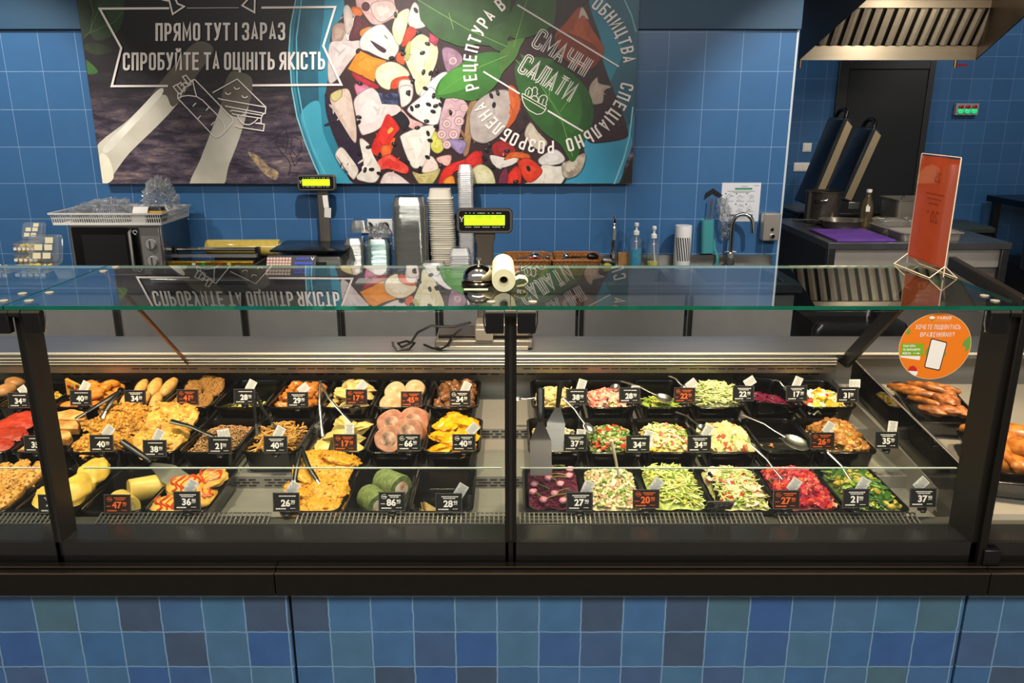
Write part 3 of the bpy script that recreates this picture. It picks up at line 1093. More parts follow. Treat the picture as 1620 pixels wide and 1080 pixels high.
salad('empty', 'salad_remains', 'yellow and red salad remains at the front of the nearly empty tray with the spoon', '#191712',
      [('strip', '#e8b428', '#d0981c', 2, .022), ('cube', '#d4502c', '#b83a1c', 1, .011), ('leaf', '#7a9838', '#5c7c28', 1, .016), ('grain', '#d8cc98', '#c0b078', 1, .006)], 230, -0.052, 0.004, 25, clip=lambda x, y: y < -0.088 or random.random() < 0.03)
salad('sesame', 'sesame_chicken_salad', 'golden sesame sprinkled chicken salad heaped in the middle row', '#8a6030',
      [('chunk', '#b87c38', '#8a5624', 3, .03), ('grain', '#f2e6bc', '#e0cc90', 9, .0052), ('strip', '#a8482a', '#8c3420', .7, .03), ('chunk', '#8c9a3c', '#6c7c2c', 1, .018), ('chunk', '#dcb060', '#c09044', 2, .022)], 560, -0.004, 0.04, 26)
# --- right section, back row
salad('pasta', 'pasta_salad', 'pale yellow pasta salad in the back row beside the middle post', '#d0ba78',
      [('chunk', '#e6d498', '#d0b870', 4, .018), ('noodle', '#e8d8a0', '#d4bc78', 2, .04)], 230, -0.014, 0.036, 31)
salad('ham', 'ham_salad', 'pink ham and potato salad in the back row', '#d0a48c',
      [('chunk', '#e2a89a', '#d08878', 3, .018), ('chunk', '#e8d4ac', '#d4bc8c', 3, .015), ('cube', '#e07868', '#cc5c50', 1, .015), ('leaf', '#7a9440', '#5c7c2c', .5, .016)], 300, -0.016, 0.036, 32)
salad('greens', 'green_leaf_salad', 'green leaf salad left at the bottom of the tray tagged 22 in orange', '#4c5a20',
      [('leaf', '#9cba3c', '#7c9c2c', 4, .022), ('shred', '#c8cc5c', '#a8b040', 3, .024), ('chunk', '#d8d070', '#c0b850', 1.5, .012)], 260, -0.034, 0.014, 33)
salad('shred', 'shredded_cabbage', 'tall heap of finely shredded pale green cabbage in the back row', '#c6c888',
      [('shred', '#dfe2ac', '#c8d088', 6, .04), ('shred', '#a8bc5c', '#8ca444', 1.6, .036), ('strip', '#7c9c3c', '#5c8028', .2, .03)], 520, -0.002, 0.045, 34)
salad('beetlow', 'grated_beetroot', 'small portion of dark grated beetroot in the tilted tray, back row', '#3a0c20',
      [('shred', '#8a1c44', '#6a1234', 4, .022)], 300, -0.038, 0.02, 35)
salad('greek', 'greek_salad', 'cubed white cheese, tomato and yellow pepper salad in the back row', '#6c6a34',
      [('cube', '#f2ecd8', '#e6dcc0', 2, .022), ('cube', '#ecc42c', '#d8a81c', 2, .02), ('chunk', '#d8442c', '#c02c1c', 1, .024), ('leaf', '#3c6a20', '#2c5216', 1.6, .024), ('cube', '#b8c46c', '#9cac4c', 1.3, .018)], 190, -0.022, 0.03, 36)
# --- left section
salad('buck', 'buckwheat', 'brown buckwheat grains in the middle row tray tagged 21', '#8a6238',
      [('grain', '#a87c4c', '#8a6038', 5, .007), ('grain', '#c49c68', '#a47c4c', 3, .0065)], 1000, -0.010, 0.026, 41, cat='grain', back=.1)
salad('noodle', 'fried_noodles', 'fried noodles with meat strips in the middle row tray tagged 40', '#8a5c28',
      [('noodle', '#cc9848', '#b07c30', 6, .06), ('strip', '#7c4420', '#643416', 1, .03), ('shred', '#c8a858', '#a8883c', 1, .03)], 210, -0.014, 0.024, 42, cat='noodles', back=.12)
salad('rice', 'yellow_rice', 'yellow rice with vegetables left of the left post', '#c09a20',
      [('grain', '#eac834', '#d4ac20', 6, .0075), ('cube', '#d8a848', '#c08c34', 1, .010)], 600, -0.016, 0.024, 43, cat='rice')
salad('scrap', 'salad_scraps', 'yellow-green scraps at the front of the tray tagged 28, left section', '#22200f',
      [('shred', '#d8cc48', '#b8b034', 4, .024), ('chunk', '#e0d470', '#c8bc50', 2, .012), ('grain', '#e8e0a0', '#ccc484', 1, .006)], 420, -0.045, 0.01, 44, clip=lambda x, y: y < -0.02 or random.random() < 0.15)


# --- countable foods
def protos(name, n, maker, mats, smooth=60):
    out = []
    for i in range(n):
        b = MB()
        maker(b, i)
        o = b.build(name, mats, smooth=smooth)
        COL.objects.unlink(o)
        out.append(o)
    return out


def place(key, pro, spots, label, cat, group, seed=0, scale=(0.92, 1.08)):
    """spots: (x, y, z[, rx, ry, rz]) in tray coordinates; every piece a thing of its own"""
    rnd = random.Random(seed)
    res = []
    for i, sp in enumerate(spots):
        src = pro[i % len(pro)]
        o = src.copy()
        COL.objects.link(o)
        for ch in src.children:
            c = ch.copy()
            COL.objects.link(c)
            c.parent = o
        o.location = at(key, *sp[:3])
        e = list(sp[3:]) + [0, 0, 0][len(sp) - 3:] if len(sp) > 3 else [rnd.uniform(-.25, .25), rnd.uniform(-.25, .25), rnd.uniform(0, 6.28)]
        o.rotation_euler = (e[0], e[1], e[2] + TRAYS[key].rotation_euler[2])
        k = rnd.uniform(*scale)
        o.scale = (k, k, k)
        tag(o, label, cat, group)
        res.append(o)
    return res


def heap(nx, ny, layers, sx, sy, z0, dz, seed, shrink=0.75, jit=0.3, rot=None):
    rnd = random.Random(seed)
    out = []
    for l in range(layers):
        k = shrink ** l
        mx, my = max(1, round(nx * (k if l else 1))), max(1, round(ny * (k if l else 1)))
        for j in range(my):
            for i in range(mx):
                x = sx * k * (2 * (i + .5) / mx - 1) + rnd.uniform(-jit, jit) * sx / mx
                y = sy * k * (2 * (j + .5) / my - 1) + rnd.uniform(-jit, jit) * sy / my
                if rot is None:
                    out.append((x, y, z0 + l * dz + rnd.uniform(0, .004), rnd.uniform(-.35, .35), rnd.uniform(-.35, .35), rnd.uniform(0, 6.28)))
                else:
                    out.append((x, y, z0 + l * dz + rnd.uniform(0, .004), rot[0] + rnd.uniform(-.12, .12), rot[1] + rnd.uniform(-.12, .12), rot[2] + rnd.uniform(-.25, .25)))
    return out


def chop(rx, ry, rz, nz, fr=2.6, bits=0, bs=.006):
    def mk(b, i):
        b.blob((0, 0, 0), (rx, ry, rz), 0, nz, fr, i + 31, 30, 18)
        skin = list(b.v)
        rnd = random.Random(i + 77)
        for _ in range(bits):
            p = Vector(rnd.choice(skin))
            if p.z < -rz * .3:
                continue
            b.blob(p, (bs * rnd.uniform(.6, 1.4), bs * rnd.uniform(.5, 1), bs * rnd.uniform(.3, .7)), 0, .5, 1.8, rnd.random() * 9, 6, 4, Euler((rnd.uniform(-1, 1), rnd.uniform(-1, 1), rnd.uniform(0, 6))).to_matrix())
    return mk


nug = protos('chicken_nugget', 3, lambda b, i: b.blob((0, 0, 0), (.027, .019, .012), 0, .22, 1.8, i + 1, 14, 9), F('#d88a26', '#bc6a14', .5, 90, .6))
place('nugget', nug, heap(3, 5, 2, .058, .105, -.012, .022, 3), 'golden orange nugget in the back row tray just right of the left post', 'nugget', 'nuggets in the back row tray', 1)
pat = protos('potato_patty', 3, lambda b, i: b.blob((0, 0, 0), (.021, .048, .017), 0, .1, 1.5, i + 4, 14, 9), F('#d8a85c', '#c08c40', .5, 70, .3))
place('patty', pat, [(x, y, z, .35, 0, rz) for x, y, z, rz in ((-.046, -.05, -.012, .1), (0, -.055, -.01, -.1), (.046, -.05, -.012, .05), (-.042, .045, .002, 0), (.004, .045, .004, .12), (.048, .05, .002, -.2))],
      'pale golden elongated patty in the back row tray tagged 34, left section', 'patty', 'elongated patties', 2)
crm = protos('crumbed_cutlet', 3, chop(.03, .05, .015, .14, 2, 260, .0032), F('#b8843c', '#96642a', .7, 260, 1.0))
place('crumb', crm, [(-.038, -.06, -.016, .3, 0, .1), (.03, -.055, -.014, .35, 0, -.15), (-.03, .03, .0, .4, 0, .2), (.036, .04, .002, .4, 0, -.1), (0, .085, .008, .3, 0, 0)],
      'crumbed golden cutlet in the tray with the orange 41 card', 'cutlet', 'crumbed cutlets', 3)
glz = protos('glazed_chicken', 3, lambda b, i: b.blob((0, 0, 0), (.022, .016, .014), 0, .4, 2, i + 11, 14, 9), F('#d0802a', '#98501a', .25, 60, .5, .5))
place('glazed', glz, heap(4, 6, 2, .06, .11, -.014, .018, 5), 'glazed orange chicken piece in the back row tray tagged 29', 'chicken piece', 'glazed chicken pieces', 4)


def dumpling(r):
    def mk(b, i):
        N = 18
        top = [[], [], []]
        rings = []
        for k, (ff, zf) in enumerate(((1.0, 0), (.86, .2), (.55, .75), (0.02, .95))):
            ring = []
            for j in range(N):
                a = pi * j / (N - 1)
                wob = 1 + (.05 * sin(j * 2.4 + i) if k == 0 else 0)
                ring.append(Vector((r * ff * cos(a) * wob, r * .95 * sin(a) * (ff if k else 1) * wob - (r * .0), r * .42 * zf)))
            rings.append(ring)
        low = [[Vector((p.x, p.y, -p.z * .8 - .001)) for p in rg] for rg in rings]
        b.loft(rings, 0, False, True)
        b.loft(low[::-1], 0, True, False)
    return mk


dm = protos('dumpling', 2, dumpling(.031), F('#dcc484', '#c8a860', .4, 40, .2, .2))
place('dump1', dm, heap(3, 5, 2, .058, .108, -.012, .022, 7), 'small pale dumpling in the back row tray tagged 17', 'dumpling', 'small dumplings in the back row', 5)
dm2 = protos('dumpling', 2, dumpling(.045), F('#e0ca80', '#ccb060', .4, 40, .2, .2))
place('dump2', dm2, heap(2, 4, 2, .05, .10, -.012, .024, 8, .7), 'large pale dumpling in the middle row tray tagged 17', 'dumpling', 'large dumplings in the middle row', 6)


def slice_roll(rad, ln, wob=.08):
    def mk(b, i):
        seg = 22
        prof = [(0.001, -ln / 2), (rad * .55, -ln / 2), (rad * .93, -ln / 2), (rad, -ln / 2 + .003), (rad, ln / 2 - .003), (rad * .93, ln / 2), (rad * .55, ln / 2), (.001, ln / 2)]
        rings = []
        for r, z in prof:
            ring = []
            for j in range(seg):
                a = 2 * pi * j / seg
                k = 1 + wob * noise.noise(Vector((cos(a) * 1.4 + i * 5, sin(a) * 1.4, z * 20)))
                ring.append(Vector((r * cos(a) * k, z, r * sin(a) * k)))
            rings.append(ring)
        for q in range(len(rings) - 1):
            b.loft([rings[q + 1], rings[q]], 1 if q in (0, len(rings) - 2) else 0, False, False)
    return mk


rl = protos('chicken_roulade', 2, slice_roll(.036, .03), [F('#c8a478', '#b08c60', .5, 40, .3), F('#d8c09c', '#cc8438', .5, 45, .3)])
place('roulade', rl, [(-.03, -.09, -.008, -.5, 0, .2), (.034, -.075, .004, -.6, 0, -.2), (-.024, -.005, .0, -.6, 0, .1), (.036, .02, .004, -.6, 0, -.1)],
      'pale roulade slice in the back row tray tagged 45', 'roulade', 'roulade slices', 7)
ms = protos('roast_mushroom', 3, lambda b, i: b.blob((0, 0, 0), (.02, .017, .015), 0, .5, 2.2, i + 21, 14, 9), F('#8a5a30', '#5c361a', .35, 60, .5, .3))
place('mush', ms, heap(4, 7, 2, .06, .11, -.014, .018, 9), 'brown roast mushroom in the back row tray beside the middle post', 'mushroom', 'roast mushrooms', 8)
bn = protos('bun', 2, lambda b, i: b.blob((0, 0, 0), (.032, .04, .022), 0, .08, 1.4, i + 2, 14, 9), F('#d8a468', '#b87c40', .45, 30, .2))
place('buns', bn, [(.03, -.06, -.006, 0, 0, .2), (.034, .03, .0, 0, 0, .1), (-.03, -.02, -.004), (.03, .09, .004)], 'pale brown bun in the leftmost back row tray', 'bun', 'buns', 9)




fl = protos('flaky_chop', 3, chop(.046, .058, .018, .3, 3.2, 190, .0075), F('#dea43c', '#a46418', .6, 120, .8))
place('flake', fl, [(-.03, -.07, .0, .2, 0, .2), (.034, -.06, .004, .2, .1, 1.2), (-.026, .01, .016, .3, 0, 2), (.034, .03, .026, .3, .1, .4), (-.02, .08, .03, .3, 0, 1.0), (.036, .09, .036, .3, 0, 2.2)],
      'flaky golden chicken chop in the middle row tray tagged 40, left section', 'chop', 'flaky chops', 10)
ch = protos('battered_chop', 3, chop(.042, .066, .017, .24, 2.6, 40, .008), F('#dfae50', '#b87c28', .5, 60, .7))
place('chop', ch, [(-.03, -.06, -.002, .3, .2, .3), (.034, -.055, .004, .35, .2, -.2), (-.026, .03, .02, .45, .2, .2), (.034, .04, .026, .45, .2, -.1), (.0, .09, .034, .35, 0, 1.4)],
      'pale battered chop in the middle row tray tagged 38, left section', 'chop', 'battered chops', 11)
rd = protos('red_fillet', 2, chop(.06, .04, .012, .22, 3), F('#b83818', '#982410', .5, 60, .8))
place('red', rd, [(0, -.07, -.008, .2, 0, .1), (.01, -.01, .002, .2, 0, -.2), (-.005, .05, .01, .2, 0, .15), (.01, .09, .016, .2, 0, 0)], 'bright red fillet in the middle row tray left of the left post', 'fillet', 'red fillets', 12)


def folded(b, i):
    for k in range(2):
        N = 16
        rings = []
        for q, (f_, z) in enumerate(((1, 0), (1.02, .004), (.98, .009), (.05, .012))):
            rings.append([Vector((.06 * f_ * cos(pi * j / (N - 1)), .055 * f_ * sin(pi * j / (N - 1)), z + k * .010 + .002 * sin(j * 1.7 + i))) for j in range(N)])
        b.loft(rings)


fd = protos('folded_pancake', 2, folded, F('#dcae68', '#b87c38', .5, 35, .3))
place('flat', fd, [(-.005, -.105, -.02, .1, 0, .1), (.0, -.06, -.008, .15, 0, -.1), (0, -.015, .004, .2, 0, .1), (0, .03, .014, .25, 0, 0)], 'folded golden pancake in the middle row tray behind the left post', 'pancake', 'folded pancakes', 13)
sr = protos('meat_roll', 2, slice_roll(.042, .07, .12), [F('#c08a6c', '#98604a', .5, 35, .4), F('#46301f', '#d6a88c', .5, 28, .4)])
place('roll', sr, [(-.024, -.055, .006, -.45, 0, .15), (.036, -.02, .012, -.45, 0, -.15), (-.03, .06, .008, -.4, 0, .1), (.036, .075, .01, -.4, 0, 0)], 'thick stuffed meat roll in the middle row tray tagged 66', 'meat roll', 'stuffed meat rolls', 14)
yl = protos('yellow_fillet', 3, chop(.036, .04, .016, .3, 2.4), F('#eeb010', '#d68c08', .22, 40, .5, .5))
place('yellow', yl, [(-.036, -.08, -.014), (.03, -.085, -.012), (-.034, -.02, -.002), (.036, -.015, .0), (-.028, .05, .008), (.034, .06, .01), (0, .095, .012), (0, -.05, .006)], 'bright yellow glossy fillet in the middle row tray by the middle post', 'fillet', 'yellow fillets', 15)
fc = protos('fried_cutlet', 3, chop(.026, .055, .018, .16, 2, 90, .005), F('#dca654', '#b47a2a', .55, 110, .8))
place('fried', fc, [(-.044, -.06, 0, .2, 0, .1), (0, -.065, .002, .2, 0, -.1), (.045, -.055, 0, .2, 0, -.1), (-.04, .04, .012, .3, 0, .1), (.004, .045, .016, .3, 0, 0), (.048, .05, .012, .3, 0, -.15)],
      'golden fried cutlet in the front row tray at the left edge', 'cutlet', 'fried cutlets', 16)
om = protos('omelette', 2, chop(.038, .06, .02, .2, 2), F('#dcb84e', '#c8a03c', .45, 40, .3))
place('omelet', om, [(-.03, -.04, .0, .1, 0, .15), (.032, -.03, .01, .2, .3, -.1), (.036, .05, .018, .2, 0, .1)], 'yellow omelette portion in the front row tray tagged 44', 'omelette', 'omelette portions', 17)
er = protos('egg_roll', 1, slice_roll(.031, .085, .08), [F('#e0c468', '#cfae4c', .4, 30, .2), F('#e8d89c', '#b49a58', .5, 60, .3)])
place('eggroll', er, [(.005, -.065, -.014, -.1, 0, .75), (.03, .01, -.006, -.1, 0, -.95)], 'yellow egg roll in the front row tray tagged 47 in orange', 'egg roll', 'yellow egg rolls', 18)


def crepe(b, i):
    b.blob((0, 0, 0), (.05, .045, .013), 0, .2, 2.4, i + 51, 24, 12)
    rnd = random.Random(i)
    for k in range(5):
        x0 = -.03 + k * .014
        pts = [(x0 + .01 * sin(q * 1.3 + k), -.03 + q * .012, .0125 + .003 * noise.noise(Vector((x0 * 40, q, i)))) for q in range(6)]
        b.tube(pts, .0028, 6, 1, flat=.7)


cp = protos('crepe', 2, crepe, [F('#dcae50', '#c08c34', .45, 40, .3), F('#c03c1c', None, .25, 40, .1, .4)])
place('crepe', cp, [(-.025, -.085, -.008, .15, 0, .3), (.03, -.05, .0, .2, .1, 1.1), (-.01, -.02, .014, .25, 0, .2), (.036, .02, .016, .2, 0, -.5)], 'crepe streaked with red sauce in the front row tray tagged 36', 'crepe', 'crepes with red sauce', 19)
dr_ = protos('potato_pancake', 3, chop(.047, .052, .012, .2, 2.4, 45, .005), F('#e2aa32', '#b87418', .5, 130, .9))
place('dran', dr_, [(-.03, -.085, -.01, .15, 0, 0), (.034, -.08, -.006, .15, 0, 1), (-.03, -.03, .006, .3, 0, 2), (.034, -.025, .012, .3, 0, .5), (-.028, .03, .022, .4, 0, 1.5), (.034, .035, .03, .4, 0, .2), (-.01, .08, .036, .35, 0, .8), (.04, .09, .044, .35, 0, 2.2)],
      'golden potato pancake in the front row tray tagged 26', 'potato pancake', 'potato pancakes', 20)
sp_ = protos('spinach_roll', 1, slice_roll(.036, .085, .06), [F('#74804a', '#566636', .6, 80, .9), F('#e8dcc8', '#c46a4c', .5, 40, .3)])
place('spin', sp_, [(-.012, -.06, -.008, -.1, 0, .55), (.024, .015, .0, -.1, 0, .75)], 'green spinach roll in the front row tray tagged 86', 'spinach roll', 'green spinach rolls', 21)


def sandwich(b, i):
    for k, (m, th) in enumerate(((0, .010), (1, .006), (2, .005), (0, .010))):
        z = (0, .010, .016, .021)[k]
        a = [Vector((-.03, -.022, z)), Vector((.03, -.022, z)), Vector((-.026, .03, z))]
        b.poly(a, th, (0, 0, 1), m)


sw = protos('sandwich', 1, sandwich, [F('#d8b878', '#c09c58', .7, 80, .4), F('#6c9434', '#507824', .5, 40, .4), F('#d8583c', '#c03c24', .4, 40, .3)], 20)
place('sand', sw, [(-.03, -.075, -.05, 1.2, 0, .3), (.058, -.085, -.05, 1.2, .1, 1.2), (-.035, -.03, -.05, 1.1, 0, .6)], 'small triangular sandwich in the front row tray tagged 28 by the middle post', 'sandwich', 'small sandwiches', 22)
# pizza wedge leaning beside the nuggets
b = MB()
b.poly([(-.03, 0, -.02), (.03, 0, 0.0), (-.03, 0, .035)], .014, (0, 1, 0), 0)
for k in range(5):
    b.blob((-.02 + k * .009, -.001, .012 - .006 * (k % 3)), (.006, .003, .006), 1 + k % 2, .2, 2, k)
o = b.build('pizza_wedge', [F('#dca03c', '#c47c24', .5, 60, .5), F('#8c2c14', None, .4), F('#3c4c1c', None, .4)])
o.location = at('nugget', -.052, -.02, .02)
tag(o, 'pizza wedge leaning beside the nuggets right of the left post', 'pizza')

# pink buds on stems over the beetroot
PINK = F('#e8849c', '#f0a8b4', .4, 60, .3)
STEM = F('#9a9a4a', '#7c8438', .5, 60, .3)
rnd = random.Random(5)
for i, (x, y, a, L) in enumerate(((-.045, .085, .5, .05), (-.005, .095, .3, .045), (.05, .085, 2.6, .05), (.045, .045, 3.0, .055), (-.012, .03, .1, .05), (-.05, -.005, 5.6, .05), (.018, -.005, 2.2, .05), (-.055, -.05, 5.3, .06), (-.03, -.095, .5, .07), (.0, -.06, .6, .05), (.02, -.1, 1.2, .03))):
    b = MB()
    b.blob((0, 0, 0), (.0105, .010, .0085), 0, .12, 2, i)
    b.blob((.006, .004, .001), (.006, .006, .005), 0, .12, 2, i + 3)
    o = b.build('pink_bud', PINK)
    pts = [Vector((cos(a) * L * t, sin(a) * L * t, .0 + .004 * sin(t * 3))) for t in (0, .25, .5, .75, 1)]
    MB().tube(pts, .0013, 6).build('stem', STEM, o)
    o.location = at('beet', x, y, .014)
    tag(o, 'pink pickled bud on a pale green stem lying on the dark beetroot', 'garnish', 'pink buds on the beetroot salad')

# neighbour unit: sausages and chicken legs
sg = protos('roast_sausage', 2, lambda b, i: b.tube([(-.066, 0, 0), (-.062, .001, .0), (-.035, .006, .004), (0, .010, .006), (.035, .006, .004), (.062, .001, 0), (.066, 0, 0)], [.003, .008, .0115, .012, .0115, .008, .003], 12), F('#b4702e', '#743a14', .35, 50, .5, .3))
place('skewer', sg, [(-.045, .085, -.012, 0, 0, 2.6), (-.045, .05, -.008, 0, 0, 2.5), (-.02, .01, .002, 0, 0, 2.7), (-.03, -.03, -.004, 0, 0, 2.4), (.0, .07, .004, 0, 0, 2.5), (.04, .09, -.002, 0, 0, 2.6)], 'roasted brown sausage in the tray beyond the right post', 'sausage', 'roasted sausages', 23)
rb = protos('roast_rib', 2, chop(.02, .042, .016, .2, 1.8), F('#b8743e', '#7a4020', .4, 50, .5, .2))
place('skewer', rb, [(.045, -.08, -.004, 0, 0, .3), (.045, -.02, .0, 0, 0, -.2), (.01, -.09, .0, 0, 0, 1.2), (.05, .05, .0, 0, 0, .2), (-.035, -.09, -.004, 0, 0, .9), (.01, -.05, .016, 0, 0, .5)], 'roast rib piece in the tray with sausages beyond the right post', 'rib', 'roast ribs', 24)
lg = protos('chicken_drumstick', 2, lambda b, i: b.loft([[Vector((q, r * cos(2 * pi * j / 14), r * .85 * sin(2 * pi * j / 14) + .006 * sin(q * 30 + i))) for j in range(14)] for q, r in ((-.075, .003), (-.07, .016), (-.055, .030), (-.03, .037), (0, .034), (.025, .022), (.05, .014), (.075, .012), (.082, .015), (.09, .012), (.092, .002))]), F('#c07a2c', '#94521a', .35, 45, .5, .3))
place('legs', lg, [(-.01, -.09, .0, 0, 0, -.9), (-.045, -.03, .008, 0, 0, -1.3), (.03, -.02, .012, 0, 0, -1.0), (-.03, .06, .01, 0, 0, 2.4), (.04, .07, .014, 0, 0, -.7)], 'roast chicken leg in the tray at the right edge', 'chicken leg', 'roast chicken legs', 25)


# ================================================================== PRICE TAGS
CARD = mat('#1d1d1e', 0.35)
CARDB = mat('#2a1712', 0.4)
INKW = mat('#eeeae4', 0.5)
INKO = mat('#e4672c', 0.5)
HOLD = clear_mat((0.93, 0.93, 0.93), 1.5, 0.02)
CLIPM = mat('#121212', 0.25)
SLIPINK = mat('#77757a', 0.7)


def price_tag(px, py, tier, price, label, orange=False, icon=False, slip=(.022, .030, -.5), rz=0.0, bars=1, tilt=-0.2, Y=None):
    yf = TIER[tier][0] - 0.008 if Y is None else Y
    c = oy(px, py, yf)
    t = thing('price_tag', label, 'price tag', c, rz, 'price cards on the trays')
    t.rotation_euler = (tilt, 0, rz)
    w_, h_ = .062, .044
    b = MB()
    b.bx(-w_ / 2, w_ / 2, -.0006, .0006, -h_ / 2, h_ / 2)
    b.build('card', CARDB if orange else CARD, t, smooth=0)
    # clear sleeve with a light rim
    b = MB()
    for z in (-h_ / 2 - .0012, h_ / 2 + .0012):
        b.box((0, 0, z), (w_ + .005, .003, .0016))
    for x in (-w_ / 2 - .0012, w_ / 2 + .0012):
        b.box((x, 0, 0), (.0016, .003, h_ + .003))
    b.build('sleeve', mat('#4a4a4a', 0.15, spec=.8), t, smooth=0)
    ink = INKO if orange else INKW
    b = MB()

    def T3(ox, oz_, s, y=-.0011):
        return lambda u, v: (ox + u * s, y, oz_ + v * s)
    s = .0160
    wd = font_faces(b, price, T3(-.013, -.010, s), bold=.035)
    x1 = -.013 + wd * s + .0015
    w2 = font_faces(b, '90', T3(x1, -.002, s * .45), bold=.02)
    b.box((x1 + w2 * s * .21, -.0011, -.0042), (w2 * s * .42, .0002, .0009))
    b.build('price', ink, t, smooth=0)
    # small print that the photograph shows only as fine light lines
    b = MB()
    rnd = random.Random(int(px))

    def fine(x0, x1, z, hgt):
        x = x0
        while x < x1:
            L = rnd.uniform(.0012, .0035)
            b.box((min(x + L / 2, x1), -.001, z), (L, .0002, hgt))
            x += L + .0009
    x0 = -.008 if (orange or icon) else -.018
    fine(x0, .022, .0155, .0024)
    if bars > 1 or orange or icon:
        fine(x0 + .004, .016, .0112, .0022)
    fine(-.026, -.002, -.0165, .0030)
    fine(.010, .022, -.0155, .0012)
    if orange or icon:
        fine(-.0275, -.0185, -.0055, .0016)
        stroke_faces(b, [(-.019 + .0065 * cos(a * pi / 7), .0125 + .0055 * sin(a * pi / 7)) for a in range(-12, 1)], .0009, lambda u, v: Vector((u, -.0011, v)))
        fine(-.0225, -.0155, .0125, .0026)
    b.build('small_print', ink, t, smooth=0)
    b = MB()
    b.box((0, .002, -h_ / 2 - .006), (.020, .010, .010))
    b.tube([(-.006, -.004, -h_ / 2 - .012), (.006, -.004, -h_ / 2 - .012)], .0035, 8)
    b.build('clip', CLIPM, t, bevel=.001)
    if slip:
        sx, sz, a = slip
        R = Euler((0, a, 0)).to_matrix()
        b = MB()
        b.box((sx, .0032, sz), (.026, .0006, .034), 0, R)
        for k in range(8):
            p = Vector((sx, .0028, sz)) + R @ Vector((0, 0, .013 - k * .0037))
            b.box(p, (.019 - (k % 3) * .003, .0004, .0011), 1, R)
        b.build('paper_slip', [PAPER, SLIPINK], t, smooth=0)
    return t


def pt(px, py, tier, price, what, **k):
    col = 'brown card, orange' if k.get('orange') else 'black card, white'
    row = {1: 'back', 2: 'middle', 3: 'front'}[tier]
    return price_tag(px, py, tier, price, f'{col} {price} on {what}, {row} row', **k)


N_ = None
pt(30, 633, 1, '34', 'the yellow rice tray left of the left post', slip=(.014, .028, -.6))
pt(128, 629, 1, '40', 'the orange nugget tray', slip=(.012, .034, .5))
pt(214, 629, 1, '34', 'the elongated patty tray', slip=N_, bars=2)
pt(297, 628, 1, '41', 'the crumbed cutlet tray', orange=True, slip=N_)
pt(387, 627, 1, '28', 'the nearly empty tray of scraps', slip=(.020, .034, .5))
pt(471, 632, 1, '29', 'the glazed chicken tray', slip=(.018, .034, .9), bars=2)
pt(564, 628, 1, '17', 'the small dumpling tray', orange=True, slip=(.016, .034, .7))
pt(651, 631, 1, '45', 'the roulade tray', orange=True, slip=N_)
pt(728, 630, 1, '34', 'the roast mushroom tray', icon=True, slip=(.018, .034, .4))
pt(912, 627, 1, '38', 'the pasta salad tray', slip=(.016, .036, .3))
pt(996, 625, 1, '28', 'the ham salad tray', slip=(.018, .012, .05))
pt(1083, 625, 1, '22', 'the green leaf tray', orange=True, slip=(.022, .034, .9))
pt(1176, 622, 1, '22', 'the shredded cabbage tray', slip=(.020, .036, 1.0), bars=2)
pt(1260, 622, 1, '17', 'the tilted beetroot tray', slip=(.004, .034, .4), rz=.05, bars=2)
pt(1341, 624, 1, '31', 'the cubed cheese and tomato tray', slip=(.022, .034, 1.57))
pt(57, 702, 2, '35', 'the folded pancake tray behind the left post', slip=N_)
pt(161, 701, 2, '40', 'the flaky chop tray', slip=(.018, .034, .7))
pt(245, 709, 2, '38', 'the battered chop tray', slip=(.010, .036, .5))
pt(348, 704, 2, '21', 'the buckwheat tray', slip=(.010, .032, 1.4))
pt(436, 703, 2, '40', 'the fried noodle tray', slip=(.010, .034, .5), bars=2)
pt(546, 700, 2, '17', 'the large dumpling tray', orange=True, slip=(.012, .036, .0))
pt(647, 700, 2, '66', 'the stuffed meat roll tray', icon=True, slip=N_)
pt(734, 700, 2, '40', 'the bright yellow fillet tray', icon=True, slip=(.024, .038, .8))
pt(910, 700, 2, '37', 'the white salad tray behind the spatulas', slip=(.016, .020, .1), bars=2)
pt(1009, 702, 2, '34', 'the herb salad tray with red pepper', slip=(.030, .020, .3))
pt(1106, 702, 2, '34', 'the corn and crab tray', slip=(.024, .036, .5), bars=2)
pt(1301, 697, 2, '26', 'the sesame chicken tray', orange=True, slip=(.018, .036, .6))
pt(1403, 696, 2, '35', 'the right side of the sesame chicken tray', slip=(.016, .036, .1), bars=2)
pt(82, 797, 3, '44', 'the omelette tray behind the left post', slip=N_, bars=2)
pt(186, 797, 3, '47', 'the egg roll tray', orange=True, slip=N_)
pt(296, 792, 3, '36', 'the crepe tray', slip=(.010, .036, .5), bars=2)
pt(453, 794, 3, '26', 'the potato pancake tray', slip=(.016, .034, .6))
pt(620, 793, 3, '86', 'the spinach roll tray', icon=True, slip=N_)
pt(710, 795, 3, '28', 'the small sandwich tray', slip=(.030, .030, .55), bars=2)
pt(917, 793, 3, '27', 'the dark beetroot tray', slip=(.020, .034, .4), bars=2)
pt(1022, 789, 3, '20', 'the barley salad tray', orange=True, slip=(.026, .034, .6))
pt(1138, 799, 3, '27', 'the green cabbage tray, tipped forward', slip=N_, bars=2, tilt=.7)
pt(1244, 790, 3, '27', 'the cabbage and radish tray', orange=True, slip=(.020, .036, .6))
pt(1354, 788, 3, '21', 'the diced red beet tray', slip=(.018, .034, .5), bars=2)
pt(1460, 787, 3, '37', 'the cucumber tray at the right end', slip=(-.004, .034, .8), bars=2)


# ================================================================== UTENSILS
def W3(p):
    return oy(p[0], p[1], p[2])


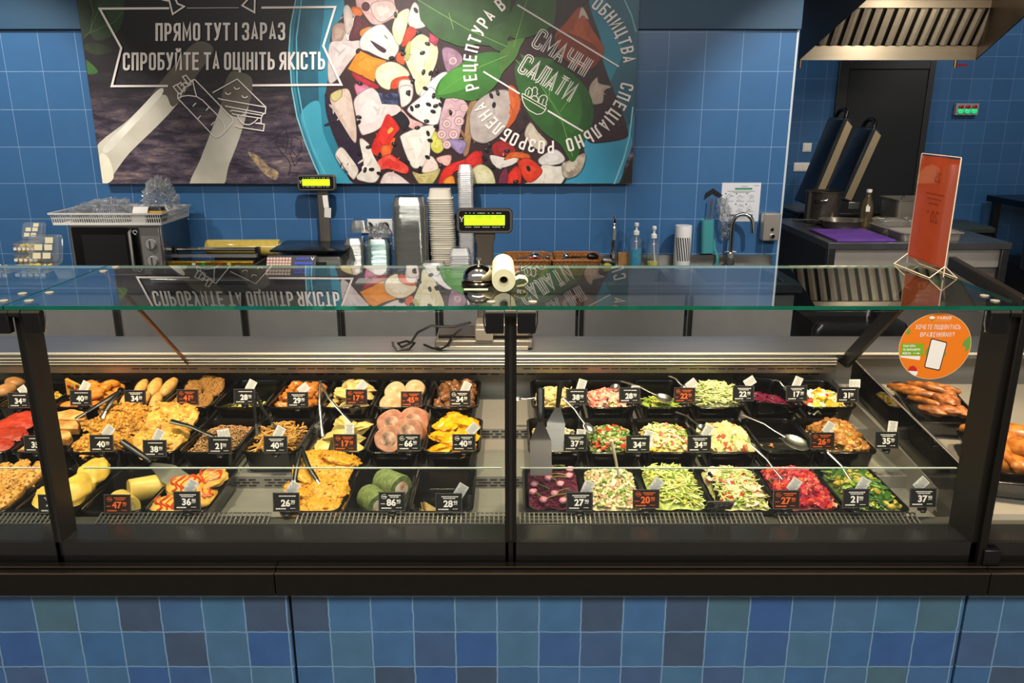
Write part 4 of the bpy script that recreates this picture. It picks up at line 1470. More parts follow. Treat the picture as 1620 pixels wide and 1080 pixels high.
def spoon(label, a, bowl, group=None, m=STEEL, name='serving_spoon', r=.0038, bw=.026, bl=.036, mid=None, n=(0, -.35, 1)):
    A, B = W3(a), W3(bowl)
    t = thing(name, label, 'spoon', A, 0, group)
    d = B - A
    up = Vector(n).normalized()
    M_ = W3(mid) - A if mid else d * .5 + up * .008
    MB().tube([(0, 0, 0), M_ * .3, M_, (M_ + d) / 2 - up * .002, d], [r * 1.5, r * 1.4, r, r * .9, r * 1.2], 8, flat=.45).build('handle', m, t)
    f_ = d.normalized()
    s = f_.cross(up).normalized()
    u = s.cross(f_)
    R = Matrix((s, f_, u)).transposed()
    b = MB()
    rings = []
    for q, z in ((.05, -.010), (.55, -.008), (.85, -.004), (1, 0), (.93, .0003), (.8, -.003), (.5, -.0065), (.05, -.008)):
        rings.append([d + f_ * bl * .8 + R @ Vector((bw * q * cos(2 * pi * j / 20), bl * q * sin(2 * pi * j / 20), z)) for j in range(20)])
    b.loft(rings)
    b.build('bowl', m, t)
    return t


def spatula(label, a, h, tip, wd=.04, blade_m=STEEL, n=(0, -.6, .8), side=None):
    A, Hh, B = W3(a), W3(h), W3(tip)
    t = thing('steel_spatula', label, 'spatula', A)
    h_ = Hh - A
    e = B - A
    MB().tube([(0, 0, 0), h_ * .04, h_ * .3, h_ * .7, h_ * .97, h_], [.004, .0105, .011, .0095, .0085, .006], 12, flat=.7).build('handle', BLACK, t)
    d = (e - h_)
    s = Vector(side) if side else d.cross(Vector(n)).normalized()
    up = s.cross(d).normalized()
    b = MB()
    k = .30
    prof = [(0, .007), (k, wd * .9), (k + .06, wd), (1, wd)]
    ra = []
    for q, w2 in prof:
        c = h_ + d * q + up * (.012 * (1 - min(1, q / k)))
        ra.append([c - s * w2 + up * .0008, c + s * w2 + up * .0008, c + s * w2 - up * .0008, c - s * w2 - up * .0008])
    b.loft(ra)
    b.build('blade', blade_m, t, smooth=20)
    return t


def tongs(label, hinge, t1, t2, m1=BLACK, m2=STEEL, w_=.007, bow=.02):
    A = W3(hinge)
    t = thing('serving_tongs', label, 'tongs', A)
    for p in (t1, t2):
        d = W3(p) - A
        s = d.cross(Vector((0, -1, 0))).normalized()
        c1, c2 = d * .35 + Vector((0, -bow, .0)), d * .7 + Vector((0, -bow * .7, 0))
        MB().tube([(0, 0, 0), c1 * .5, c1, (c1 + c2) / 2, c2], [w_ * .8, w_, w_, w_, w_ * .8], 8, flat=.4).build('arm', m1, t)
        b = MB()
        b.tube([c2, c2 * .5 + d * .5, d], [w_ * .7, w_ * 1.1, w_ * 1.5], 8, flat=.35)
        b.build('tip', m2, t)
    MB().lathe([(w_ * .9, -.006), (w_ * 1.1, 0), (w_ * .9, .006)], 10, (0, 0, 0), Euler((pi / 2, 0, 0)).to_matrix()).build('hinge', m1, t)
    return t


tongs('black handled tongs lying over the nuggets tray right of the left post', (191, 617, 2.34), (120, 662, 2.25), (160, 661, 2.25), BLACK, STEEL, .009)
spatula('steel spatula with a black handle leaning over the crepes in the front row', (191, 697, 2.03), (238, 729, 2.0), (320, 785, 1.92), .033, side=(.25, .9, .25))
spoon('black spoon handle lying across the battered chops and buckwheat', (270, 666, 2.17), (338, 690, 2.17), m=BLACK, r=.008, bw=.018, bl=.028)
tongs('black tongs standing in the fried noodles tray', (405, 623, 2.36), (408, 688, 2.18), (445, 684, 2.18), BLACK, STEEL, .005)
tongs('slim steel tongs standing in the large dumplings', (506, 605, 2.33), (511, 690, 2.18), (556, 668, 2.2), STEEL, STEEL, .0042)
tongs('black tongs standing in the potato pancakes of the front row', (477, 708, 2.02), (464, 778, 1.9), (516, 776, 1.9), BLACK, STEEL, .0065)
spoon('black spoon in the roast mushrooms beside the middle post', (548 + 139, 603, 2.50), (700, 636, 2.42), m=BLACK, r=.004, bw=.014, bl=.02)
spatula('upright steel spatula with a long black handle nearest the middle post', (855, 613, 2.02), (855, 668, 1.97), (856, 752, 1.9), .028, mat('#57524d', .3, .8), n=(0, -1, .1))
spatula('second upright steel spatula with a black handle, beside the white salad', (887, 603, 2.10), (882, 645, 2.07), (876, 713, 2.02), .025, n=(0, -1, .1))
spoon('steel spoon poking out left of the pasta salad tray', (866, 634, 2.33), (824, 630, 2.33), bw=.012, bl=.016)
spoon('steel spoon standing in the herb salad with red pepper', (892, 630, 2.22), (926, 670, 2.17), bw=.015, bl=.02)
spoon('slotted steel fork lying on the ham salad', (954, 645, 2.36), (970, 618, 2.45), name='serving_fork', bw=.016, bl=.024)
spoon('steel spoon lying across the green leaf salad tray', (983, 603, 2.50), (1040, 625, 2.42), bw=.02, bl=.03)
spoon('thin steel spoon between green leaf salad and shredded cabbage', (1059, 595, 2.55), (1080, 610, 2.5), bw=.012, bl=.018)
spoon('cream plastic spoon standing in the barley salad', (967, 696, 1.93), (979, 752, 1.93), m=mat('#dcd2b0', .4), r=.008, bw=.018, bl=.026, n=(0, -1, .2))
spoon('large steel spoon lying in the nearly empty tray of the middle row', (1175, 656, 2.30), (1243, 691, 2.2), bw=.030, bl=.042)
spoon('steel spoon leaning into the diced red beet salad', (1187, 702, 2.0), (1238, 757, 1.93))
spoon('steel spoon leaning into the cucumber salad', (1310, 715, 2.0), (1352, 766, 1.92))
spoon('steel spoon in the tilted beetroot tray', (1225, 601, 2.50), (1242, 612, 2.46), bw=.014, bl=.02)
spoon('steel spoon left of the shredded cabbage in the middle of the corn salad', (1070, 652, 2.3), (1105, 672, 2.2), bw=.014, bl=.02)
tongs('black tongs standing between the green cabbage and the radish salad', (1123, 750, 1.98), (1136, 790, 1.86), (1150, 788, 1.86), BLACK, BLACK, .0055)
# ================================================================== BACK COUNTER
CZ = 0.86
WORK = mat('#7f8184', 0.32, 0.9, 0.08, 12, stretch=(0.5, 4, 4))
bc = thing('steel_worktop', 'long brushed steel worktop along the blue tiled back wall', 'worktop', (0, 4.25, CZ))
b = MB()
for x0, x1, y0, y1 in ((-3.6, 1.475, 3.985, 4.06), (-3.6, 1.475, 4.44, 4.512), (-3.6, 0.46, 4.06, 4.44), (0.84, 1.01, 4.06, 4.44), (1.42, 1.475, 4.06, 4.44)):
    b.bx(x0, x1, y0 - 4.25, y1 - 4.25, -.04, 0)
b.build('top', WORK, bc, smooth=0)
MB().bx(0.30, 1.475, 4.500 - 4.25, 4.5135 - 4.25, 0, .062).build('splashback', STEEL, bc)
for x0, x1 in ((0.462, 0.838), (1.012, 1.418)):
    s = thing('steel_sink', 'steel sink basin %s in the back worktop' % ('left of the white film roll' if x0 < .9 else 'below the gooseneck tap'), 'sink', ((x0 + x1) / 2, 4.25, CZ - .15))
    hx, hy = (x1 - x0) / 2, .188
    MB().loft([rrect(hx, hy, .03, .15), rrect(hx - .012, hy - .012, .03, .146), rrect(hx - .03, hy - .03, .03, .01), rrect(hx - .05, hy - .05, .03, .0)], 0, False, True).build('basin', mat('#55585a', .35, .9), s)
    MB().lathe([(.03, .002), (.03, .004), (.02, .003)], 16).build('drain', CHROME, s)
CAB = mat('#a3a19d', 0.42, 0.45, 0.05, 10)
edges = [-3.4, -2.72, -2.06, -1.40, -0.90, -0.39, 0.337, 0.90, 1.46]
names = ['at the left end', 'left of the microwave', 'below the microwave', 'below the film wrapping machine', 'below the printing scale', 'below the container stacks', 'below the wicker baskets', 'below the right sink']
for i in range(8):
    x0, x1 = edges[i], edges[i + 1]
    c = thing('base_cabinet', 'grey steel base cabinet ' + names[i], 'cabinet', ((x0 + x1) / 2, 4.03, 0.08), 0, 'base cabinets under the back worktop')
    h = (x1 - x0) / 2
    MB().bx(-h + .002, h - .002, .02, .45, 0, .739 if i < 6 else .60).build('carcass', STEELD, c)
    d = MB().bx(-h + .008, h - .008, 0, .019, .02, .72).build('door', CAB, c, bevel=.002)
    MB().bx(-h + .012, -h + .034, -.012, 0, .02, .72).build('door_handle', mat('#55524e', .35, .9), d, bevel=.003)

# ------------------------------------------------------------------ microwave
mw = thing('microwave_oven', 'steel microwave oven with black door under the white crate', 'microwave', (-2.045, 4.13, CZ))
MB().bx(-.237, .237, 0.02, .36, .02, .288).build('housing', mat('#8f8b86', .25, 1.0, .05, 20), mw, bevel=.004)
MB().bx(-.237, .237, 0, .02, .022, .287).build('front_frame', STEEL, mw, bevel=.003)
dd = MB().bx(-.220, .118, -.012, 0, .028, .272).build('door', mat('#0b0b0c', .12), mw, bevel=.003)
MB().bx(-.170, .055, -.0128, -.012, .058, .235).build('window', mat('#1d1d1e', .2), dd, smooth=0)
MB().tube([(.088, -.014, .045), (.088, -.034, .055), (.088, -.034, .248), (.088, -.014, .258)], .0075, 10).build('door_handle', mat('#c9c6c2', .3, .7), dd)
b = MB()
for z in (.052, .248):
    stroke_faces(b, [(.108 + .010 * cos(a), z + .010 * sin(a)) for a in (i * .7 for i in range(8))], .005, lambda u, v: Vector((u, -.0127, v)))
b.build('door_symbol', WHITEP, dd, smooth=0)
b = MB()
stroke_faces(b, [(-.150 + .006 * cos(a_ * .7), .043 + .006 * sin(a_ * .7)) for a_ in range(9)], .003, lambda u, v: Vector((u, -.0127, v)), 0, True)
stroke_faces(b, [(-.144 + k_ * .0022, .0405 + (.0025 if k_ % 2 else 0)) for k_ in range(13)], .0028, lambda u, v: Vector((u, -.0127, v)))
b.build('maker_mark', WHITEP, dd, smooth=0)
MB().bx(.13, .228, -.006, 0, .03, .275).build('control_panel', mat('#a9a7a5', .35, .7), mw, bevel=.002)
for z in (.185, .098):
    k = MB().lathe([(.026, 0), (.026, .012), (.023, .016)], 24, (.18, -.006, z), Euler((pi / 2, 0, 0)).to_matrix()).build('knob', mat('#c9c6c2', .35, .6), mw)
    MB().bx(.1775, .1825, -.026, -.021, z - .022, z + .022).build('pointer', STEELD, k)
    b = MB()
    for a in range(14):
        t = a * 2 * pi / 14
        b.box((.18 + .033 * cos(t), -.0065, z + .033 * sin(t)), (.003, .001, .003))
    b.build('dial_mark', BLACK, mw, smooth=0)
for x in (-.2, .2):
    MB().lathe([(.015, 0), (.013, .021)], 12, (x, .05, 0)).build('foot', BLACK, mw)

# white crate on top
cr = thing('plastic_crate', 'shallow white slotted plastic crate on top of the microwave', 'crate', (-2.06, 4.27, CZ + .2885))
CRM = mat('#dedbd4', .5)
b = MB()
hx, hy, H_ = .275, .18, .062
b.bx(-hx + .01, hx - .01, -hy + .01, hy - .01, 0, .004)
for s in (-1, 1):
    b.loft([rrect(hx, .003, .001, 0, 1, (0, s * hy)), rrect(hx, .003, .001, .012, 1, (0, s * hy))])
    b.loft([rrect(hx + .012, .004, .001, H_ - .008, 1, (0, s * (hy + .012))), rrect(hx + .014, .005, .001, H_, 1, (0, s * (hy + .012)))])
    b.box((0, s * (hy + .004), .035), (2 * hx, .003, .004))
    b.box((s * hx, 0, .006), (.004, 2 * hy, .012))
    b.box((s * (hx + .012), 0, H_ - .004), (.008, 2 * hy + .02, .008))
    b.box((s * (hx + .005), 0, .035), (.003, 2 * hy, .004))
    n = 48
    for i in range(n + 1):
        x = -hx + 2 * hx * i / n
        solid = 36 <= i <= 41
        b.add([(x - (.006 if solid else .0022), s * hy - .001, .010), (x + (.006 if solid else .0022), s * hy - .001, .010), (x + (.006 if solid else .0022), s * (hy + .011), H_ - .006), (x - (.006 if solid else .0022), s * (hy + .011), H_ - .006)], [(0, 1, 2, 3)])
    for i in range(30):
        y = -hy + 2 * hy * i / 29
        b.add([(s * hx, y - .0022, .01), (s * hx, y + .0022, .01), (s * (hx + .011), y + .0022, H_ - .006), (s * (hx + .011), y - .0022, H_ - .006)], [(0, 1, 2, 3)])
b.build('crate_body', CRM, cr, smooth=0)
FILM = clear_mat((.95, .96, .97), 4.5, .07, .10, (.9, .92, .94), 1.0, 80, 1.6)


def film(name, label, loc, sx, sy, sz, seed, cat, fold=9.0, m=None):
    b = MB()
    N = 44
    vs, fs = [], []
    for j in range(N + 1):
        for i in range(N + 1):
            u, v = i / N * 2 - 1, j / N * 2 - 1
            e = max(0, 1 - u * u) ** .5 * max(0, 1 - v * v) ** .5
            p = Vector((u * fold * .25, v * fold * .25, seed * 7.7))
            rdg = 1 - abs(noise.noise(p)) * 2
            rd2 = 1 - abs(noise.noise(p * 2.7)) * 2
            z = sz * e * (.35 + .5 * rdg + .28 * rd2)
            vs.append((u * sx + .018 * noise.noise(p * 2.1), v * sy + .018 * noise.noise(p * 2.3 + Vector((9, 0, 0))), max(0, z)))
    for j in range(N):
        for i in range(N):
            a = j * (N + 1) + i
            fs.append((a, a + 1, a + N + 2, a + N + 1))
    b.add(vs, fs)
    o = b.build(name, m or FILM, smooth=25)
    o.location = loc
    return tag(o, label, cat)



def crumple(name, label, loc, r, seed, cat, m=None):
    """a crushed clear sheet: a lump folded by ridged noise"""
    b = MB()
    SG, RN = 56, 34
    sd = Vector((seed * 5.1, seed * 2.3, seed * 7.7))
    rings = []
    for i in range(RN + 1):
        th = pi * i / RN
        ring = []
        for j in range(SG):
            ph = 2 * pi * j / SG
            d = Vector((sin(th) * cos(ph), sin(th) * sin(ph), cos(th)))
            k = .70
            f_, a_ = 2.3, .50
            for o_ in range(4):
                k += a_ * (.5 - abs(noise.noise(d * f_ + sd * (o_ + 1))) * 1.6)
                f_ *= 2.05
                a_ *= .62
            k = max(.35, k)
            ring.append(Vector((d.x * r[0] * k, d.y * r[1] * k, max(0, (d.z * k * .62 + .42) * r[2] * 1.6))))
        if i in (0, RN):
            ring = [sum(ring, Vector()) / SG] * SG
        rings.append(ring)
    b.loft(rings[::-1], 0, False, False)
    o = b.build(name, m or FILM, smooth=0)
    o.location = loc
    return tag(o, label, cat)


crumple('plastic_film', 'crumpled clear plastic film lying in the middle of the white crate', (-2.11, 4.24, CZ + .297), (.16, .13, .066), 1, 'film')
crumple('plastic_film', 'tall tuft of crumpled clear film at the right end of the white crate', (-1.865, 4.30, CZ + .297), (.09, .08, .125), 2, 'film')
crumple('plastic_bag', 'clear bag lying at the left end of the white crate', (-2.25, 4.22, CZ + .297), (.065, .09, .045), 3, 'bag')
# things among the film
o = MB().box((0, 0, .012), (.075, .05, .002), 0, (.9, 0, .05)).build('paper_slip', PAPER)
o.location = (-1.895, 4.115, CZ + .345)
tag(o, 'white paper slip over the front rim of the white crate', 'paper')
pk = thing('labelled_packet', 'dark packet with a yellow band behind the paper slip in the white crate', 'packet', (-1.84, 4.16, CZ + .2935))
MB().loft([rrect(.05, .03, .015, 0), rrect(.055, .034, .017, .04), rrect(.045, .026, .013, .078)]).build('pouch', mat('#2c2f33', .3), pk)
MB().loft([rrect(.0545, .0335, .017, .052), rrect(.0520, .031, .016, .062)]).build('yellow_band', mat('#d8a41c', .4), pk)

# ------------------------------------------------------------------ film wrapping machine
fw = thing('film_wrapper', 'film wrapping machine with gold front bar right of the microwave', 'film wrapper', (-1.585, 4.18, CZ))
MB().bx(-.235, .235, -.17, .22, .012, .03).build('base_plate', mat('#1c1b1a', .2, .3), fw, bevel=.003)
MB().tube([(-.25, -.175, .02), (.25, -.175, .02)], .012, 12).build('front_bar', CHROME, fw)
for s in (-1, 1):
    MB().bx(s * .238 - .006, s * .238 + .006, -.17, .22, .012, .075).build('side_plate', STEELD, fw, bevel=.002)
    MB().lathe([(.014, 0), (.012, .012)], 12, (s * .2, -.12, 0)).build('foot', BLACK, fw)
    MB().lathe([(.014, 0), (.012, .012)], 12, (s * .2, .18, 0)).build('foot', BLACK, fw)
gb = MB().bx(-.225, .225, -.02, .015, .062, .088).build('gold_bar', mat('#c9a23c', .25, .9), fw, bevel=.004)
for x, c in ((-.085, '#e8e2d8'), (-.035, '#1f9c4c'), (.05, '#b8281c'), (.1, '#e2c070')):
    MB().bx(x - .009, x + .009, -.0235, -.02, .069, .080).build('indicator', mat(c, .3), gb)
MB().bx(-.23, .23, .03, .055, .10, .118).build('clear_guard', clear_mat((.9, .9, .9), 2.2, .03, .15), fw)
MB().tube([(-.21, .09, .134), (.21, .09, .134)], .010, 12).build('silver_roller', CHROME, fw)
for s in (-1, 1):
    MB().bx(s * .222 - .012, s * .222 + .012, .075, .105, .03, .147).build('roller_bracket', BLACK, fw, bevel=.003)
fr = thing('film_roll', 'thick yellowish roll of cling film on the wrapping machine', 'film roll', (-1.475, 4.385, CZ + .123))
b = MB()
RX = Euler((0, pi / 2, 0)).to_matrix()
b.lathe([(.022, -.2), (.044, -.2), (.046, -.196), (.046, .196), (.044, .2), (.022, .2)], 32, (0, 0, 0), RX)
b.build('wound_film', mat('#c2aa52', .12, .0, .08, 40, coat=.6), fr)
MB().lathe([(.023, -.206), (.023, .206), (.017, .206), (.017, -.206)], 24, (0, 0, 0), RX, cap0=False, cap1=False).build('core', mat('#e8e2d6', .6), fr)
MB().bx(-.16, .16, -.02, .02, -.093, -.045).build('roll_cradle', BLACK, fr)

# ------------------------------------------------------------------ scales
SCG = mat('#5a554f', .35, .2)
LCD = mat('#b4ee10', .4, emit=1.0)
LCDI = mat('#4a6a10', .5)


def display_head(parent, c, w_, h_, text, tiltx=-.12, body=SCG):
    d = MB()
    R = Euler((tiltx, 0, 0)).to_matrix()
    cc = Vector(c)
    for hx, hz, y in ((w_ * .46, h_ * .42, .022), (w_ * .5, h_ * .5, .012), (w_ * .5, h_ * .5, -.010), (w_ * .48, h_ * .46, -.016)):
        pass
    rings = [[cc + R @ p for p in xz(rrect(w_ * q, h_ * r, h_ * .2, 0, 5), y)] for q, r, y in ((.44, .40, .026), (.5, .5, .014), (.5, .5, -.012), (.485, .47, -.017))]
    d.loft(rings[::-1])
    hd = d.build('display_head', body, parent)
    b = MB()
    b.loft([[cc + R @ p for p in xz(rrect(w_ * .45, h_ * .39, h_ * .1, 0, 4), -.0185)], [cc + R @ p for p in xz(rrect(w_ * .45, h_ * .39, h_ * .1, 0, 4), -.0165)]])
    b.build('bezel', mat('#0c0c0d', .15), hd)
    b = MB()
    b.box(cc + R @ Vector((w_ * .0, -.0190, h_ * .02)), (w_ * .72, .001, h_ * .40), 0, R)
    b.build('screen', LCD, hd, smooth=0)
    b = MB()
    T = lambda s, ox, oz_: (lambda u, v: cc + R @ Vector((ox + u * s, -.0198, oz_ + v * s)))
    s = h_ * .085
    x = -w_ * .34
    for tx in text:
        font_faces(b, tx, T(s, x, h_ * .11))
        x += w_ * .185
    b.build('screen_digits', LCDI, hd, smooth=0)
    b = MB()
    rnd = random.Random(3)
    for z in (h_ * .30, -h_ * .25):
        x = -w_ * .34
        while x < w_ * .34:
            L = rnd.uniform(.003, .008)
            b.box(cc + R @ Vector((x + L / 2, -.0192, z)), (L, .0006, h_ * .03), 0, R)
            x += L + rnd.choice((.002, .002, .009))
    b.box(cc + R @ Vector((-w_ * .405, -.0192, -.002)), (.006, .0006, h_ * .03), 0, R)
    stroke_faces(b, [(-w_ * .405 - .005, .012), (-w_ * .405, .002), (-w_ * .405 + .005, .012)], .003, lambda u, v: cc + R @ Vector((u, -.0192, v)))
    b.build('panel_print', mat('#cfcac2', .5), hd, smooth=0)
    return hd


s1 = thing('printing_scale', 'black printing scale with keypad and lit display on the back worktop', 'scale', (-1.055, 4.25, CZ))
b = MB()
b.loft([rrect(.185, .17, .02, .01), rrect(.185, .17, .02, .09), rrect(.175, .15, .02, .125)])
b.build('body', mat('#3a3936', .35), s1)
b = MB()
b.bx(.187, .1885, -.10, .0, .03, .09)
b.bx(.02, .10, -.1715, -.1700, .035, .10)
b.build('side_panel', mat('#2a2927', .3), s1)
pl = MB().loft([rrect(.19, .165, .015, .150), rrect(.193, .168, .018, .153), rrect(.193, .168, .018, .158), rrect(.188, .163, .015, .160)]).build('weighing_platter', mat('#2f3236', .22, .8), s1)
MB().bx(-.09, .09, -.09, .09, .125, .150).build('platter_support', BLACK, s1)
kr = Euler((-.55, 0, 0)).to_matrix()
kc = Vector((-.07, -.215, .080))
kb = MB().box(kc, (.25, .012, .13), 0, kr).build('keypad', mat('#45454a', .35), s1, bevel=.003)
for gi, (x0, nx, dx, z0, nz, dz, c, nm) in enumerate(((-.118, 8, .0158, .045, 6, .0165, '#d8b4a4', 'price_key'), (.024, 6, .0155, .020, 4, .0165, '#3c50c8', 'function_key'))):
    b = MB()
    for i in range(nx):
        for j in range(nz):
            b.box(kc + kr @ Vector((x0 + i * dx, -.0075, z0 - j * dz)), (dx * .82, .004, dz * .8), 0, kr)
    b.build(nm, mat(c, .45), kb, smooth=0)
b = MB()
for i in range(5):
    b.box(kc + kr @ Vector((.03 + i * .014, -.0075, .045)), (.011, .004, .011), 0, kr)
b.build('function_key', mat('#3c50c8', .45), kb, smooth=0)
b = MB()
stroke_faces(b, [(.100, .052), (.107, .040), (.114, .052)], .004, lambda u, v: kc + kr @ Vector((u, -.0066, v)))
b.build('emblem', WHITEP, kb, smooth=0)
MB().loft([rrect(.030, .014, .006, .09, 3, (.03, .155)), rrect(.030, .014, .006, .43, 3, (.03, .155))]).build('pole', SCG, s1)
display_head(s1, (.004, .14, .475), .205, .085, ['00.0', '0.00', '0.00'], -.05)
b = MB()
b.box((.045, .1385, .375), (.028, .001, .065), 0, (0, -.06, 0))
b.box((.053, .136, .315), (.036, .001, .055), 0, (.15, .12, 0))
b.build('paper_strip', PAPER, s1, smooth=0)

s2 = thing('counter_scale', 'grey scale seen from behind on the showcase worktop, lit green customer display on its pole', 'scale', (-.095, 2.665, .9372))
b = MB()
b.bx(-.165, .165, -.078, .085, .006, .035)
b.build('body', mat('#7d7870', .35, .5), s2, bevel=.006)
MB().bx(-.15, .15, -.080, -.072, .001, .015).build('front_rail', STEEL, s2, bevel=.002)
b = MB()
b.bx(-.155, .165, -.05, .08, .035, .046)
b.build('platter', mat('#2b2a28', .3, .6), s2, bevel=.003)
MB().bx(-.03, .155, -.07, .02, .046, .09).build('printer_housing', mat('#8d877d', .35, .4), s2, bevel=.008)
MB().bx(-.028, .032, -.085, -.068, .035, .075).build('label_door', mat('#a09a90', .35, .4), s2, bevel=.003)
MB().loft([rrect(.028, .017, .006, .03, 3, (.004, .03)), rrect(.028, .017, .006, .345, 3, (.004, .03)), rrect(.034, .02, .006, .36, 3, (.004, .03)), rrect(.034, .02, .006, .385, 3, (.004, .03))]).build('pole', SCG, s2)
display_head(s2, (.004, .018, .423), .187, .083, ['0.00', '0.000', '0.00', '0.00'], -.10)
cb = thing('power_cable', 'loose black cable lying left of the grey scale on the showcase worktop', 'cable', (-.30, 2.60, .938))
MB().tube([Vector(p) for p in ((.16, .03, .085), (.10, .0, .078), (.03, -.01, .084), (-.015, -.012, .062), (-.04, -.015, .025), (-.07, -.018, .012), (-.085, .0, .02), (-.06, .02, .022), (-.03, .01, .018), (-.045, -.02, .006), (-.085, -.026, .004), (-.098, -.02, .018), (-.1, -.015, .03))], .0042, 8).build('cord', BLACK, cb)
MB().tube([Vector(p) for p in ((.13, .0, .07), (.10, -.015, .05), (.085, -.02, .02), (.06, -.02, .004), (.03, .0, .004), (.0, .02, .01))], .0038, 8).build('cord', BLACK, cb)

# ------------------------------------------------------------------ stacks of containers
CLG = clear_mat((.86, .87, .86), 2.8, .05, .09, (.70, .70, .66))
CLT = clear_mat((.82, .89, .88), 2.8, .05, .09, (.55, .68, .66))
CLW = clear_mat((.92, .92, .92), 2.0, .10, .35, (.85, .84, .84))
WHT = mat('#d6d0c0', .45)


def cup_mesh(hx, hy, h, lip, th=.0012, taper=.82, r=.015, up=True):
    b = MB()
    z = (lambda q: q) if up else (lambda q: h - q)
    rg = [rrect(hx * taper, hy * taper, r, z(0), 3), rrect(hx, hy, r, z(h - .004), 3), rrect(hx + lip, hy + lip, r + lip, z(h - .004), 3), rrect(hx + lip, hy + lip, r + lip, z(h), 3),
          rrect(hx - th, hy - th, r, z(h), 3), rrect(hx * taper - th, hy * taper - th, r, z(th), 3)]
    if not up:
        rg = [list(reversed(q)) for q in rg]
    b.loft(rg)
    return b


def stack(name, label, cat, group, mb, m, x, y, n, dz, seed, jit=.002, lean=0.0, z0=CZ + .001):
    rnd = random.Random(seed)
    o = mb.build(name, m, smooth=35)
    for i in range(n):
        c = o if i == 0 else o.copy()
        if i:
            COL.objects.link(c)
        c.location = (x + rnd.uniform(-jit, jit) + lean * i, y + rnd.uniform(-jit, jit), z0 + i * dz)
        c.rotation_euler = (0, 0, rnd.uniform(-.02, .02))
        tag(c, label, cat, group)
    return o


def xat(px, y, z=1.0):
    h = EYE - z
    return (px - 810) / F_PX * (y * cos(PITCH) + h * sin(PITCH))


stack('clear_container', 'smoky clear container in the short stack right of the printing scale', 'container', 'short stack of smoky containers', cup_mesh(.052, .05, .035, .004, up=False), CLG, xat(562, 4.3), 4.30, 22, .0075, 1)
stack('clear_box', 'small clear box on top of the short smoky stack', 'container', 'small clear boxes on the smoky stack', cup_mesh(.045, .045, .04, .003, up=False), CLG, xat(571, 4.3), 4.30, 3, .012, 2, z0=CZ + .225)
stack('clear_container', 'greenish clear container in the short stack left of the tall clear stack', 'container', 'short stack of greenish containers', cup_mesh(.062, .05, .035, .004, up=False), CLT, xat(600, 4.3), 4.28, 21, .0078, 3)
film('plastic_bag', 'crumpled clear bag on top of the greenish containers', (xat(603, 4.3), 4.29, CZ + .20), .055, .05, .075, 5, 'bag', 8)
stack('large_container', 'large clear container in the tall clear stack', 'container', 'tall stack of large clear containers', cup_mesh(.084, .075, .045, .009, up=False, taper=.88, r=.03), CLG, xat(650, 4.25), 4.28, 46, .0082, 4, .0015)
stack('food_tub', 'white tub in the tall leaning stack', 'tub', 'tall stack of white tubs', cup_mesh(.062, .06, .05, .006, taper=.88, r=.025, up=False), WHT, xat(701, 4.25), 4.34, 34, .0120, 6, .002, -.00045)
stack('clear_cup', 'small translucent cup in the tallest stack', 'cup', 'tallest stack of translucent cups', cup_mesh(.040, .038, .045, .004, taper=.80, r=.015, up=False), CLW, xat(737, 4.3), 4.39, 48, .0112, 7, .001)
stack('container_cover', 'flat clear cover in the low pile in front of the white tubs', 'cover', 'low pile of clear covers', cup_mesh(.060, .055, .018, .005, up=False), CLW, xat(688, 4.2), 4.14, 9, .009, 8)
stack('clear_tub', 'cloudy tub in the short pile in front of the translucent cups', 'tub', 'short pile of cloudy tubs', cup_mesh(.054, .05, .04, .004, up=False), CLW, xat(729, 4.25), 4.22, 9, .014, 9)

# paper sheets on the worktop
o = MB().box((0, 0, .002), (.30, .12, .003)).build('label_sheet', mat('#d9d6d0', .7, var=.05, scale=60))
o.location = (xat(610, 4.1), 4.08, CZ + .0005)
tag(o, 'white sheet of labels lying flat in front of the container stacks', 'paper')
o = film('plastic_bag', 'small dark clear bag behind the label sheet', (xat(634, 4.15), 4.175, CZ + .001), .045, .02, .035, 6, 'bag', 8)

# wall sockets
sk = thing('wall_socket', 'white double wall socket with a white plug behind the clear stacks', 'socket', oy(597, 356, WALL_Y))
MB().bx(-.09, .09, -.010, -.0005, -.045, .035).build('socket_plate', WHITEP, sk, bevel=.003)
for x in (-.045, .045):
    MB().lathe([(.024, 0), (.022, .003), (.018, .001)], 20, (x, -.0105, -.005), Euler((pi / 2, 0, 0)).to_matrix()).build('socket_well', mat('#3c3a38', .5), sk)
MB().loft([xz(rrect(.014, .02, .008, 0, 3, (-.005, -.012)), -.011), xz(rrect(.011, .017, .007, 0, 3, (-.005, -.012)), -.035)][::-1]).build('plug', WHITEP, sk)

# ------------------------------------------------------------------ left end: packed food
YEL = F('#e6cc5c', '#d0ac38', .45, 60, .4)
CONT = clear_mat((.94, .95, .95), 2.0, .04, .08, (.8, .82, .82))


